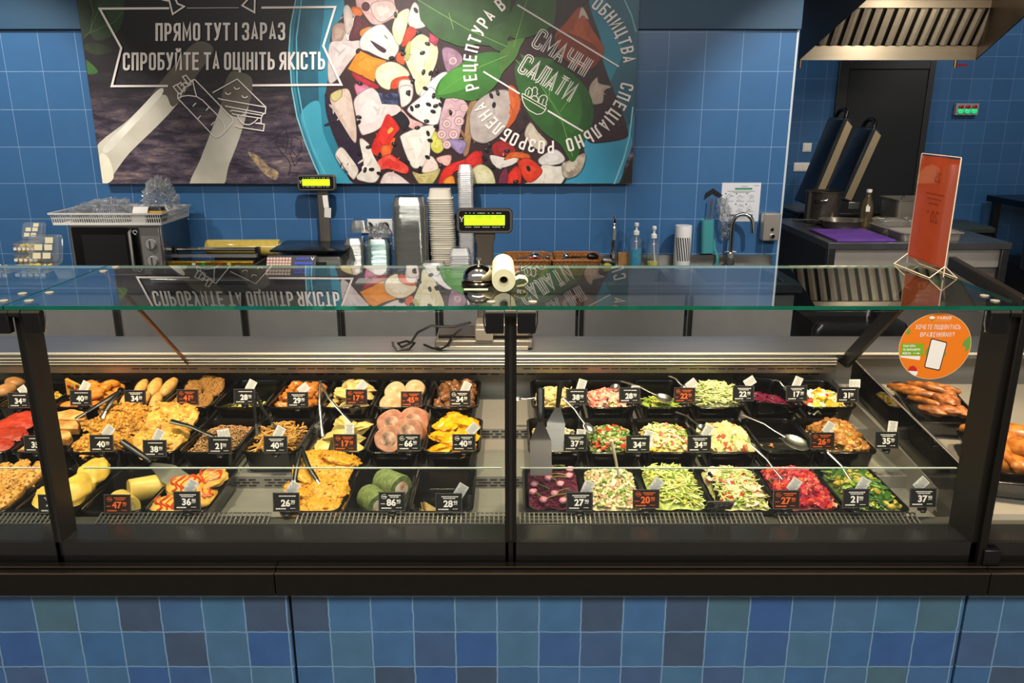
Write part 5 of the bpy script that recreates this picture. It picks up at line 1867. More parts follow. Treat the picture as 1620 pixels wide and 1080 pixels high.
def pack(label, x, y, z, hx, hy, h, lidtilt, seed, fillh=.6, lid=True, n=24):
    t = thing('food_pack', label, 'food pack', (x, y, z))
    cup_mesh(hx, hy, h, .005, taper=.86).build('clear_tub', CONT, t)
    rnd = random.Random(seed)
    b = MB()
    for i in range(n):
        b.box((rnd.uniform(-hx, hx) * .7, rnd.uniform(-hy, hy) * .7, rnd.uniform(.2, 1) * h * fillh + .006), (.026, .016, .009), rnd.choice((0, 0, 1)), (rnd.uniform(-.6, .6), rnd.uniform(-.6, .6), rnd.uniform(0, 3)))
    b.loft([rrect(hx * .8, hy * .8, .012, .003), rrect(hx * .9, hy * .9, .012, h * .6 * fillh)], 0)
    b.build('filling', [YEL, F('#efe4a8', '#dccb80', .5, 60, .4)], t, smooth=0)
    b = MB()
    for i in range(5):
        b.bx(-hx + .012 + i * hx * .38, -hx + .012 + i * hx * .38 + hx * .26, -hy * .99 - .004, -hy * .99 - .0025, h * .30, h * .58, 0)
    b.build('label', [PAPER], t, smooth=0)
    if lid:
        b = MB()
        R = Euler((lidtilt, 0, 0)).to_matrix()
        o_ = Vector((0, hy + .004, h))
        rings = [[o_ + R @ (p + Vector((0, hy, 0))) for p in rrect(hx * q, hy * q, .02, z_, 3)] for q, z_ in ((1.05, 0), (1.0, .002), (.92, .018), (.88, .019))]
        b.loft(rings)
        ld = b.build('lid', CONT, t)
        b = MB()
        for px_, py_ in ((-.4, .5), (.2, .5), (-.3, 1.1), (.3, 1.1), (.35, 1.6)):
            b.box(o_ + R @ Vector((px_ * hx, py_ * hy, .0215)), (hx * .48, hy * .42, .001), 0, R)
        b.build('label', [mat('#d8cfae', .7)], ld, smooth=0)
    return t


pack('upper clear tub of yellow snacks with its lid up, left of the microwave', -2.645, 4.36, CZ + .105, .062, .05, .055, 1.15, 1)
pack('lower closed clear tub under the open one, left of the microwave', -2.64, 4.36, CZ + .045, .07, .055, .055, 0, 2, lid=False)
o = MB().loft([rrect(.06, .05, .02, 0), rrect(.06, .05, .02, .043)]).build('cardboard_block', mat('#c9c2b0', .8))
o.location = (-2.64, 4.36, CZ + .001)
tag(o, 'pale block under the closed tub left of the microwave', 'box')
pack('wide clear pack of yellow snacks with raised lid beside the microwave', -2.505, 4.18, CZ + .001, .088, .075, .06, 1.3, 3, .95, n=50)
pack('clear pack of yellow snacks at the far left of the worktop', -2.70, 4.17, CZ + .001, .085, .07, .055, 0, 4, .95, lid=False, n=40)
t = thing('foil_tray', 'white lidded tray squeezed in left of the microwave', 'tray', (-2.345, 4.22, CZ + .001))
MB().loft([rrect(.045, .08, .015, 0), rrect(.056, .095, .02, .045)]).build('tray_body', mat('#dedad2', .5), t)
MB().loft([rrect(.059, .098, .02, .045), rrect(.059, .098, .02, .05), rrect(.048, .085, .02, .053)]).build('lid', CONT, t)
o = MB().box((0, 0, .002), (.32, .14, .004)).build('red_folder', mat('#b8432e', .5))
o.location = (-2.83, 4.06, CZ + .0005)
tag(o, 'red folder lying flat at the left end of the worktop', 'folder')

# ------------------------------------------------------------------ wicker baskets
WICK = F('#a8713a', '#7c4a1e', .6, 120, .6)


def basket(label, x, y, hx, hy, rz):
    t = thing('wicker_basket', label, 'basket', (x, y, CZ + .001), rz, 'wicker baskets with tools')
    b = MB()
    H_ = .078
    K = 9
    for k in range(K + 1):
        f_ = k / K
        z = .004 + H_ * f_
        R = rrect(hx * (.84 + .16 * f_), hy * (.84 + .16 * f_), .022, z, 4)
        pts = []
        for i, p in enumerate(R):
            pts.append(p)
        # woven strand: waves in and out of the stakes
        q = []
        n = len(pts)
        for i in range(n):
            a, c = pts[i], pts[(i + 1) % n]
            m_ = max(1, int((c - a).length / .011))
            for j in range(m_):
                q.append(a.lerp(c, j / m_))
        m2 = []
        for i, p in enumerate(q):
            d = Vector((p.x / hx, p.y / hy, 0)).normalized()
            m2.append(p + d * (.0022 * (1 if (i + k) % 2 else -1)))
        b.tube(m2 + [m2[0]], .0048, 5, 0, False)
    b.build('woven_wall', WICK, t)
    b = MB()
    q = rrect(hx * 1.01, hy * 1.01, .024, H_ + .006, 5)
    m2 = []
    for i in range(len(q)):
        a, c = q[i], q[(i + 1) % len(q)]
        m_ = max(1, int((c - a).length / .008))
        for j in range(m_):
            m2.append(a.lerp(c, j / m_) + Vector((0, 0, .0015 * (1 if j % 2 else -1))))
    b.tube(m2 + [m2[0]], .0065, 7, 0, False)
    b.build('rim', WICK, t)
    MB().loft([rrect(hx * .82, hy * .82, .02, 0), rrect(hx * .82, hy * .82, .02, .006)]).build('floor_weave', WICK, t)
    return t


bx1 = (xat(834, 4.33), 4.33)
bx2 = (xat(911, 4.33), 4.33)
basket('left wicker basket holding a red handled tool', bx1[0], bx1[1], .125, .13, .03)
basket('right wicker basket holding black tongs', bx2[0], bx2[1], .128, .13, -.04)


def tool(name, label, c, L, a, m, hm, head=(.022, .03, .012)):
    t = thing(name, label, 'kitchen tool', c, a)
    MB().tube([(-L / 2, 0, .0), (-L / 4, .003, .003), (0, 0, .002)], [.006, .009, .006], 8, flat=.7).build('grip', hm, t)
    b = MB()
    b.tube([(0, 0, .002), (L * .25, 0, .004)], .004, 8)
    b.blob((L * .38, 0, .004), head, 0, .1, 1.5, 2, 14, 8)
    b.build('head', m, t)
    return t


zt = CZ + .07
tool('ice_cream_scoop', 'steel scoop lying in the left wicker basket', (bx1[0] + .0, bx1[1] - .03, zt + .012), .12, .4, CHROME, STEEL, (.03, .03, .025))
tool('bottle_opener', 'red handled tool lying in the left wicker basket', (bx1[0] + .07, bx1[1] - .03, zt + .012), .12, .2, STEELD, mat('#c0202a', .35), (.02, .016, .01))
tool('meat_tenderizer', 'steel tool at the left side of the right wicker basket', (bx2[0] - .06, bx2[1] - .04, zt + .015), .09, 1.3, CHROME, STEEL, (.016, .018, .014))
tool('serving_tongs', 'black tongs lying in the right wicker basket', (bx2[0] + .025, bx2[1] - .04, zt + .016), .17, .15, BLACK, BLACK, (.035, .022, .02))
o = MB().blob((0, 0, .028), (.035, .03, .026), 0, .15, 1.5, 3, 16, 10).build('yellow_sponge', F('#d8c83c', '#c0ac24', .8, 200, .8))
o.location = (xat(957, 4.4), 4.30, CZ)
tag(o, 'yellow sponge beside the right wicker basket', 'sponge')
o = MB().loft([xz(rrect(.035, .04, .006, 0, 3, (0, .04)), .01), xz(rrect(.035, .04, .006, 0, 3, (0, .04)), -.012)]).build('wooden_block', F('#b08550', '#94693a', .6, 30, .2))
o.location = (xat(990, 4.45), 4.485, CZ + .001)
tag(o, 'small wooden block behind the left tap', 'block')

# ------------------------------------------------------------------ taps, bottles, roll, holder, notice, dispenser


def tap(label, x, y, rz, h, reach):
    t = thing('mixer_tap', label, 'tap', (x, y, CZ), rz)
    MB().lathe([(.028, 0), (.028, .006), (.02, .012), (.02, .075), (.017, .085)], 20).build('tap_body', CHROME, t)
    pts = [(0, 0, .08), (0, 0, h - reach / 2)]
    for i in range(1, 11):
        a = pi * i / 10
        pts.append((reach / 2 - reach / 2 * cos(a), 0, h - reach / 2 + reach / 2 * sin(a)))
    pts.append((reach + .004, 0, h - reach / 2 - .05))
    MB().tube(pts, .0115, 14).build('spout', CHROME, t)
    MB().lathe([(.02, -.03), (.024, -.01), (.024, .022), (.018, .03)], 18, (.0, -.03, .035), Euler((pi / 2, 0, 0)).to_matrix()).build('tap_lever', STEELD, t)
    MB().tube([(-.032, 0, .085), (.032, 0, .085)], .006, 8).build('cross_handle', CHROME, t)
    return t


tap('gooseneck tap seen end-on left of the blue soap bottle', .565, 4.46, -pi / 2 - .1, .29, .13)
tap('gooseneck tap beside the wall notice', 1.225, 4.46, .35 - .6, .30, .105)


def bottle(label, px, y, liquid, h, lv, w_=.036):
    x = xat(px, y)
    t = thing('pump_bottle', label, 'soap bottle', (x, y, CZ + .001))
    MB().lathe([(.001, .001), (w_ * .95, .001), (w_, .006), (w_, h * .82), (w_ * .8, h * .93), (.014, h), (.014, h + .012)], 24, cap0=False, cap1=False).build('clear_bottle', clear_mat((.93, .95, .96), 2.4, .02, .05), t)
    MB().lathe([(.001, .003), (w_ * .9, .003), (w_ * .93, .008), (w_ * .93, h * lv), (.001, h * lv)], 24, cap0=False, cap1=False).build('liquid', liquid, t)
    p = MB()
    p.lathe([(.017, h + .004), (.017, h + .022), (.012, h + .026), (.006, h + .03), (.006, h + .05)], 16)
    p.lathe([(.012, h + .05), (.013, h + .066), (.008, h + .07)], 14)
    p.tube([(0, 0, h + .06), (-.004, -.03, h + .058)], .005, 8)
    p.build('pump', WHITEP, t)
    MB().tube([(0, 0, h), (.004, 0, h * .6), (.012, 0, h * .25), (.02, 0, .02)], .003, 6).build('dip_tube', WHITEP, t)
    return t


bottle('pump bottle half full of blue soap', 1006, 4.42, clear_mat((.02, .42, .66), 1.0, .0, .75, (.02, .40, .62)), .185, .60)
bottle('pump bottle nearly empty with yellow soap', 1034, 4.43, clear_mat((.75, .68, .05), 1.0, .0, .75, (.74, .68, .06)), .165, .22, .034)
t = thing('film_roll', 'standing white roll with black diagonal hatching by the sink', 'roll', (xat(1080, 4.42), 4.42, CZ + .001))
MB().lathe([(.016, 0), (.045, 0), (.046, .003), (.046, .237), (.045, .24), (.016, .24)], 32).build('wound_roll', mat('#dcdcdc', .35), t)
b = MB()
for r in range(8):
    for k in range(7):
        a0 = -pi / 2 - .95 + k * .29
        z = .05 + r * .016
        a = a0 - .055 * (r - 4)
        if abs(a + pi / 2) < 1.15:
            vs = [(.0464 * cos(a + q), .0464 * sin(a + q), z + dz + q * -.02) for q, dz in ((0, 0), (.15, 0), (.10, .016), (-.05, .016))]
            b.add(vs, [(0, 1, 2, 3)])
b.build('printed_hatching', BLACK, t, smooth=0)

# knife holder hanging on the wall
kh = thing('utensil_holder', 'teal holder with steel handles hanging on the wall left of the notice', 'utensil holder', oy(1117, 372, WALL_Y))
TEAL = mat('#3f8f94', .4)
Rk = Euler((0, -.05, 0)).to_matrix()
MB().loft([[Rk @ p for p in rrect(.036, .024, .02, z, 5, (0, -.026))] for z in (-.095, .09)]).build('holder_tube', TEAL, kh)
b = MB()
b.tube([(.0, -.03, .05), (.002, -.03, .21)], .004, 8)
b.tube([(.016, -.026, .05), (.022, -.026, .21)], .0048, 8)
b.build('handle', STEEL, kh)
MB().poly([(-.025, -.006, .20), (-.02, -.006, .235), (.02, -.006, .262), (.075, -.006, .225), (.065, -.006, .205), (.02, -.006, .235)], .006, (0, 1, 0)).build('hook_plate', mat('#4a4f55', .25, .9), kh)
MB().tube([(.036, -.03, -.02), (.045, -.03, -.07), (.062, -.035, -.11), (.066, -.035, -.15), (.052, -.03, -.17)], .004, 6, flat=2.2).build('strap', TEAL, kh)
o = film('plastic_bag', 'long clear bag hanging beside the teal holder', oy(1146, 345, WALL_Y - .012), .036, .115, .05, 8, 'bag', 9)
o.rotation_euler = (pi / 2, -.22, 0)
# notice
n0 = oy(1171, 320, WALL_Y)
nt_ = thing('paper_notice', 'white hand washing notice with a green heading taped to the tiles above the right tap', 'notice', n0)
MB().bx(-.108, .108, -.0016, -.0004, -.106, .108).build('sheet', mat('#d2d4da', .6), nt_, smooth=0)
b = MB()
nz_ = lambda u, v: Vector((u, -.0021, v))
b.bx(-.035, .06, -.0022, -.0018, .070, .080, 1)
for z, x0, x1 in ((.088, .0, .035), (.092, .07, .095), (.062, -.075, .075), (.055, -.045, .05)):
    stroke_faces(b, [(x0, z), (x1, z)], .0022, nz_)
for i, cx in enumerate((-.062, -.002, .056)):
    for j, cz in enumerate((.030, -.028)):
        b.lathe([(.004, 0), (.004, .0004)], 10, (cx - .022, -.0018, cz + .018), Euler((pi / 2, 0, 0)).to_matrix())
        rr = random.Random(i * 3 + j)
        for s in range(4):
            x0, z0 = cx + rr.uniform(-.012, .012), cz + rr.uniform(-.014, .014)
            stroke_faces(b, [(x0 - .01, z0 - .008), (x0 + rr.uniform(-.004, .004), z0 + rr.uniform(-.002, .008)), (x0 + .012, z0 + rr.uniform(-.01, .01))], .0012, nz_)
        stroke_faces(b, [(cx - .02, cz - .023), (cx + .022, cz - .023)], .0018, nz_)
b.bx(-.07, .075, -.0022, -.0018, -.078, -.066, 0)
b.build('printing', [mat('#5a5e66', .6), mat('#2c8a5c', .6)], nt_, smooth=0)
# dispenser
ds = thing('soap_dispenser', 'steel soap dispenser on the wall right of the notice', 'soap dispenser', oy(1215, 357, WALL_Y))
MB().loft([xz(rrect(.047, .076, .008, 0, 3), -.001), xz(rrect(.047, .076, .008, 0, 3), -.06), xz(rrect(.042, .070, .006, 0, 3), -.066)][::-1]).build('casing', mat('#cfc8be', .3, .75), ds)
MB().lathe([(.009, 0), (.009, .004)], 16, (.004, -.066, -.012), Euler((pi / 2, 0, 0)).to_matrix()).build('lock', BLACK, ds)
MB().lathe([(.011, 0), (.013, .008), (.010, .014)], 16, (.008, -.066, -.048), Euler((pi / 2, 0, 0)).to_matrix()).build('push_button', CHROME, ds)

# ------------------------------------------------------------------ on the glass top
GT = GZ + .0088
bl = thing('service_bell', 'chrome service bell on the glass top beside the cream roll', 'bell', tuple(oz(757, 449, GT)))
MB().lathe([(.040, 0), (.041, .004), (.036, .010), (.030, .012)], 28).build('bell_base', mat('#1c1714', .2, .6), bl)
MB().lathe([(.037, .013), (.0375, .018), (.034, .030), (.024, .041), (.010, .046), (.004, .047)], 32).build('dome', mat('#e0d8d0', .08, 1.0), bl)
MB().lathe([(.0028, .046), (.0028, .056), (.006, .058), (.005, .063), (.002, .064)], 14).build('plunger', CHROME, bl)
rp_ = oz(797, 462, GT)
rl_ = thing('paper_roll', 'cream roll of receipt paper lying on the glass top beside the bell', 'paper roll', (rp_.x, rp_.y, GT + .0275))
CREAM = mat('#dcd8b0', .65)
Ry = Euler((pi / 2, 0, .02)).to_matrix()
MB().lathe([(.012, -.19), (.0265, -.19), (.027, -.188), (.027, .0), (.0265, .002), (.0118, .002)], 32, (0, 0, 0), Ry, cap0=False, cap1=False).build('wound_paper', CREAM, rl_)
MB().lathe([(.0115, -.188), (.0115, .003), (.0095, .003), (.0095, -.188)], 20, (0, 0, 0), Ry, cap0=False, cap1=False).build('core', mat('#c8bfa0', .7), rl_)
MB().lathe([(.0098, -.09), (.0098, -.091)], 16, (0, 0, 0), Ry).build('core_dark', BLACK, rl_)  # black disc that darkens the hole of the hollow core
b = MB()
b.loft([[Vector((x, y, z)) for x, z in ((.020, -.012), (.036, -.004), (.050, -.006), (.056, -.014), (.048, -.022), (.030, -.0255), (.030, -.0248), (.047, -.0212), (.0548, -.014), (.0495, -.0068), (.036, -.005), (.020, -.013))] for y in (.045, .085)])
b.build('loose_end', CREAM, rl_)
o = MB().box((0, 0, .0006), (.055, .012, .0008)).build('label_strip', mat('#d8d8a8', .6))
o.location = tuple(oz(753, 458, GT))
tag(o, 'pale strip of labels lying on the glass top in front of the bell', 'label strip')

# orange sign in a clear stand
sg_ = thing('table_sign', 'bright orange card in a clear acrylic stand on the glass top', 'sign', (1.060, 2.034, GT))
ACR = clear_mat((.97, .96, .94), .9)
hy = .093
MB().bx(-.0006, .0006, -hy, hy, .022, .285).build('orange_card', mat('#ff6424', .45, var=.05, scale=6), sg_, smooth=0)
b = MB()
mir = lambda ox, oz_, s: (lambda u, v: (-.0009, ox + u * s, oz_ + v * s))
font_faces(b, '20', mir(-.035, .125, .030), bold=.0)
font_faces(b, '90', mir(.015, .145, .010))
font_faces(b, '25', mir(-.02, .225, .024))
for k in range(3):
    b.box((-.0009, .0, .195 - k * .012), (.0002, .09 - k * .02, .003))
b.build('show_through_print', mat('#b8391a', .4), sg_, smooth=0)
b = MB()
for x in (-.0022, .0022):
    b.box((x, 0, .15), (.0012, 2 * hy + .004, .285))
b.build('acrylic_pane', ACR, sg_, smooth=0)
EDG = mat('#e6d2bc', .25)
b = MB()
for y in (-hy - .002, hy + .002):
    b.tube([(0, y, .004), (0, y, .290)], .0016, 6)
    b.tube([(0, y, .03), (-.034, y, .001)], .0012, 6)
    b.tube([(0, y, .03), (.034, y, .001)], .0012, 6)
b.tube([(0, -hy, .290), (0, hy, .290)], .0013, 6)
for x in (-.034, .034):
    b.tube([(x, -hy - .002, .0015), (x, hy + .002, .0015)], .0015, 6)
b.build('acrylic_edge', EDG, sg_)
b = MB()
for s in (-1, 1):
    b.add([(0, -hy, .03), (0, hy, .03), (s * .034, hy, .001), (s * .034, -hy, .001)], [(0, 1, 2, 3)])
b.build('acrylic_foot', ACR, sg_, smooth=0)

# round orange sticker on the front glass
st = thing('round_sticker', 'round orange feedback sticker on the front glass near the right post', 'sticker', oy(1479, 548, GY - .0036))
SX = oy(1535, 548, GY).x - oy(1479, 548, GY).x
SZ = oy(1479, 496, GY).z - oy(1479, 548, GY).z


def sp(px, py, d=.0004):
    p = oy(px, py, GY - .0036)
    return Vector((p.x - st.location.x, -d, p.z - st.location.z))


def sc_(cx, cy, d=.0004):
    """crop pixels of the sticker close-up to sticker coordinates"""
    return sp(1400 + cx / 7.7125, 480 + cy / 7.7125, d)


MB().loft([[Vector((SX * q * cos(a * 2 * pi / 64), y, SZ * q * sin(a * 2 * pi / 64))) for a in range(64)] for q, y in ((1.015, 0), (1.015, -.0001))][::-1]).build('white_edge', mat('#f0c890', .5), st, smooth=0)
b = MB()
b.loft([[Vector((SX * q * cos(a * 2 * pi / 64), y, SZ * q * sin(a * 2 * pi / 64))) for a in range(64)] for q, y in ((1.0, -.00012), (1.0, -.0002))][::-1])
b.build('orange_disc', mat('#ee7d12', .5), st, smooth=0)
b = MB()


def flat(pts, m, d):
    b.add([sc_(x, y, d) for x, y in pts], [tuple(range(len(pts)))[::-1]], m)


flat([(205, 485), (478, 485), (465, 635), (185, 632)], 1, .0004)
flat([(188, 636), (432, 640), (422, 690), (190, 655)], 0, .0004)
flat([(300, 295), (312, 330), (300, 375), (255, 372), (262, 340)], 2, .0004)
flat([(940, 510), (965, 450), (1010, 410), (1040, 395), (1048, 470), (1035, 545), (1000, 580), (975, 585), (985, 530)], 2, .0004)
flat([(278, 815), (300, 770), (345, 755), (385, 785), (390, 825), (330, 822)], 3, .0004)
flat([(282, 820), (395, 826), (398, 850), (370, 885), (330, 862)], 0, .00045)
flat([(560, 430), (580, 424), (750, 468), (758, 485), (672, 805), (655, 818), (490, 782), (478, 765)], 4, .0005)
flat([(568, 442), (585, 438), (742, 480), (746, 490), (662, 796), (650, 804), (500, 772), (490, 762)], 0, .0006)
flat([(548, 530), (520, 535), (497, 575), (497, 640), (515, 640), (530, 600)], 2, .00045)
flat([(742, 590), (750, 600), (735, 640), (722, 640), (730, 600)], 2, .00045)
flat([(538, 165), (560, 158), (575, 148), (592, 160), (612, 165), (600, 185), (552, 188)], 0, .0005)
flat([(548, 192), (600, 192), (575, 215)], 2, .0005)


def sten(txt, x0, y0, x1, h, wd, inl=.12, slant=.25):
    L = text_len(txt, .34)
    s = (x1 - x0) / L
    stroke_text(b, txt, lambda u, v: sc_(x0 + u * s + v * h * slant, y0 - v * h - 0 * u, .0006), wd, .34, 0)


sten('VARUS', 632, 190, 800, 32, .17)
sten('ХОЧЕТЕ ПОДІЛИТИСЬ', 372, 310, 915, 50, .125, slant=.2)
sten('ВРАЖЕННЯМИ?', 428, 402, 838, 50, .125, slant=.2)
for i, tx in enumerate(('Скануйте', 'та залишайте', 'відгук')):
    w0 = (150, 215, 105)[i]
    k = font_faces(MB(), tx, lambda u, v: (u, v, 0), bold=.03)
    yy = 527 + i * 44
    font_faces(b, tx, (lambda yy_, k_, w_: lambda u, v: sc_(222 - (yy_ - 527) * .12 + u * w_ / k_, yy_ - v * 26, .0006))(yy, k, w0), bold=.03)
stroke_faces(b, [(345, 605), (400, 605)], 6, lambda u, v: sc_(u, v, .0006))
flat([(398, 592), (425, 606), (398, 618)], 0, .0006)
stroke_faces(b, [(614, 212), (800, 212)], 5, lambda u, v: sc_(u, v, .0006), 5)
b.build('printing', [mat('#f4efe6', .5), mat('#7fae1e', .5), mat('#6f9c3a', .5), mat('#c4281c', .5), mat('#1c1a1e', .5), mat('#f4b878', .5)], st, smooth=0)
# ================================================================== WALL POSTER
PY = WALL_Y - 0.05
po = thing('wall_poster', 'large printed food poster with white lettering above the back counter', 'poster', (0, PY, 1.32))
pb = MB()
p0, p1 = oy(162, 290.5, PY), oy(1000, 290.5, PY)
ptop = 2.95
PX0, PX1, PZ0 = p0.x, p1.x, p0.z
pb.bx(PX0, PX1, 0, .019, PZ0 - 1.32, ptop - 1.32)
pb.build('board', mat('#16151a', .5), po, smooth=0)


def wood_mat():
    m = bpy.data.materials.new('printed_wood')
    m.use_nodes = True
    nt = m.node_tree
    L = nt.links.new
    b_ = nt.nodes['Principled BSDF']
    tc = nt.nodes.new('ShaderNodeTexCoord')
    mp = nt.nodes.new('ShaderNodeMapping')
    mp.inputs['Scale'].default_value = (2.0, 1, 8)
    mp.inputs['Rotation'].default_value = (0, -.05, 0)
    n1 = nt.nodes.new('ShaderNodeTexNoise')
    n1.inputs['Scale'].default_value = 2.2
    n1.inputs['Detail'].default_value = 12
    n1.inputs['Roughness'].default_value = .78
    n1.inputs['Distortion'].default_value = .3
    r = nt.nodes.new('ShaderNodeValToRGB')
    e = r.color_ramp.elements
    e[0].position, e[0].color = .38, (*lin('#1c1722'), 1)
    e[1].position, e[1].color = .72, (*lin('#d6bc98'), 1)
    for p_, c in ((.47, '#3d3444'), (.55, '#61545f'), (.63, '#87746f')):
        q = e.new(p_)
        q.color = (*lin(c), 1)
    L(tc.outputs['Object'], mp.inputs[0])
    L(mp.outputs[0], n1.inputs['Vector'])
    L(n1.outputs['Fac'], r.inputs[0])
    # the print itself runs into a near-black field behind the slogan
    sp_ = nt.nodes.new('ShaderNodeSeparateXYZ')
    L(tc.outputs['Object'], sp_.inputs[0])
    mr = nt.nodes.new('ShaderNodeMapRange')
    mr.inputs['From Min'].default_value = .22
    mr.inputs['From Max'].default_value = .60
    L(sp_.outputs[2], mr.inputs['Value'])
    mx = nt.nodes.new('ShaderNodeMixRGB')
    L(mr.outputs[0], mx.inputs[0])
    L(r.outputs[0], mx.inputs[1])
    mx.inputs[2].default_value = (*lin('#171318'), 1)
    L(mx.outputs[0], b_.inputs['Base Color'])
    b_.inputs['Roughness'].default_value = .42
    return m


pr_ = MB()
pmats = [wood_mat()]
pkeys = {}
_ord = [0]
OR = Vector((0, PY, 1.32))


def pmi(c, c2=None, sc_n=14):
    k = (c, c2, sc_n)
    if k not in pkeys:
        pkeys[k] = len(pmats)
        pmats.append(mat(c, .42, 0, 0.10 if not c2 else 0.0, sc_n, color2=c2))
    return pkeys[k]


def w3(px, py, d):
    p = oy(px, py, PY) - OR
    return Vector((p.x, -d, p.z))


def crom(pts, k=5):
    n = len(pts)
    out = []
    for i in range(n):
        a, b_, c, d = [Vector(pts[(i + q) % n]) for q in (-1, 0, 1, 2)]
        for j in range(k):
            t = j / k
            out.append(.5 * ((2 * b_) + (c - a) * t + (2 * a - 5 * b_ + 4 * c - d) * t * t + (3 * b_ - a - 3 * c + d) * t ** 3))
    return out


def clip_px(pts):
    """keep a printed outline inside the board"""
    def edge(poly, f, g):
        o_ = []
        for i in range(len(poly)):
            a, b_ = poly[i - 1], poly[i]
            fa, fb = f(a), f(b_)
            if (fa >= 0) != (fb >= 0):
                t = fa / (fa - fb)
                o_.append(a + (b_ - a) * t)
            if fb >= 0:
                o_.append(b_)
        return o_
    P = [Vector(p) for p in pts]
    P = edge(P, lambda p: 290 - p.y, None)
    xl = lambda y: 122.5 + 40 * y / 290
    xr = lambda y: 1011.5 - 12 * y / 290
    P = edge(P, lambda p: p.x - xl(p.y), None)
    if P:
        P = edge(P, lambda p: xr(p.y) - p.x, None)
    return P


def shp(pts, c, c2=None, smooth=True, sn=14, tr=None, clip=True):
    if tr:
        pts = [tr(*p) for p in pts]
    if smooth:
        pts = crom(pts)
    if clip:
        pts = clip_px(pts)
    if len(pts) < 3:
        return
    _ord[0] += 1
    d = .0006 + _ord[0] * .000012
    vs = [w3(p[0], p[1], d) for p in pts]
    a = sum(vs[i - 1].x * vs[i].z - vs[i].x * vs[i - 1].z for i in range(len(vs)))
    if a < 0:
        vs = vs[::-1]
    pr_.add(vs, [tuple(range(len(vs)))], pmi(c, c2, sn))


TA = lambda x, y: (500 + x / 6.231, y / 6.231)
TB = lambda x, y: (500 + x / 6.231, 140 + y / 6.231)
TC = lambda x, y: (740 + x / 5.786, y / 5.786)
TD = lambda x, y: (740 + x / 5.786, 140 + y / 5.786)
T2 = lambda x, y: (450 + x / 2.842, y / 2.842)
TE = lambda x, y: (120 + x / 7.714, y / 7.714)


def ell(cx, cy, rx, ry, a=0, n=14):
    return [(cx + rx * cos(t) * cos(a) - ry * sin(t) * sin(a), cy + rx * cos(t) * sin(a) + ry * sin(t) * cos(a)) for t in (2 * pi * i / n for i in range(n))]


# printed wood, then the dark upper field of the print
a, b_ = Vector((PX0, 0, PZ0 - 1.32)), Vector((PX1, 0, ptop - 1.32))
pr_.add([(a.x, -.0006, a.z), (b_.x, -.0006, a.z), (b_.x, -.0006, b_.z), (a.x, -.0006, b_.z)], [(0, 1, 2, 3)], 0)
shp([(480, -190), (1030, -190), (1030, 60), (480, 60)], '#1d1418', '#2a1c20', False, 5)
# leaves at the top left
shp([(60, -200), (560, -200), (590, 40), (570, 260), (500, 400), (360, 475), (230, 490), (170, 410), (60, 450), (20, 200)], '#243822', '#18281a', tr=TE, sn=10)
shp([(240, 20), (330, 0), (560, 60), (570, 260), (450, 420), (240, 485), (190, 380), (220, 280)], '#2c4426', '#1f341f', tr=TE, sn=12)
shp([(90, 560), (180, 520), (320, 540), (440, 600), (400, 640), (240, 670), (130, 620)], '#29361f', '#1c2818', tr=TE)
shp([(90, 730), (170, 760), (270, 870), (200, 905), (110, 880)], '#3c6c33', '#2a5026', tr=TE)
for q in ([(170, -20), (215, 140), (180, 380), (80, 470)], [(300, 60), (240, 210), (190, 330), (175, 410)], [(570, 150), (470, 270), (330, 330), (200, 390)]):
    _ord[0] += 1
    stroke_faces(pr_, [TE(*p) for p in q], 1.0, lambda u, v: w3(max(u, 123.5 + 40 * v / 290), v, .0006 + _ord[0] * .000012), pmi('#4a6a3c'))
# pale stalks
shp([(150, 236), (205, 188), (250, 140), (282, 96), (312, 66), (338, 78), (312, 118), (280, 165), (248, 200), (205, 242), (178, 278), (165, 292), (158, 292)], '#dcd7c6', '#cbc5b2', sn=6)
shp([(240, 150), (282, 96), (312, 66), (338, 78), (312, 118), (276, 168), (262, 150)], '#6d6659', '#57524a', sn=6)
shp([(165, 231), (205, 190), (250, 142), (256, 150), (214, 196), (172, 240)], '#ece8da', sn=6)
shp([(158, 245), (172, 250), (180, 280), (166, 292), (160, 292)], '#f0ecd4', sn=6)
shp([(301, 296), (318, 250), (335, 205), (350, 165), (362, 118), (380, 114), (399, 126), (394, 165), (380, 215), (362, 262), (350, 296)], '#d6d2c4', '#c4bfae', sn=6)
shp([(350, 165), (362, 118), (380, 114), (399, 126), (394, 165), (375, 185)], '#5c564c', '#6d665a', sn=6)
# carved marks in the wood
for q in ([(452, 203), (440, 212), (437, 228), (446, 243), (456, 252)], [(462, 218), (460, 236), (470, 248), (478, 236), (476, 222), (466, 216)], [(456, 252), (460, 262), (457, 276)], [(458, 240), (466, 262), (476, 250)], [(452, 203), (456, 222), (452, 240)]):
    _ord[0] += 1
    stroke_faces(pr_, q, 1.1, lambda u, v: w3(u, v, .0006 + _ord[0] * .000012), pmi('#15111a'))
shp([(392, 240), (410, 248), (424, 262), (440, 272), (436, 284), (420, 276), (404, 258)], '#b89f78', '#6a5a52', sn=40)
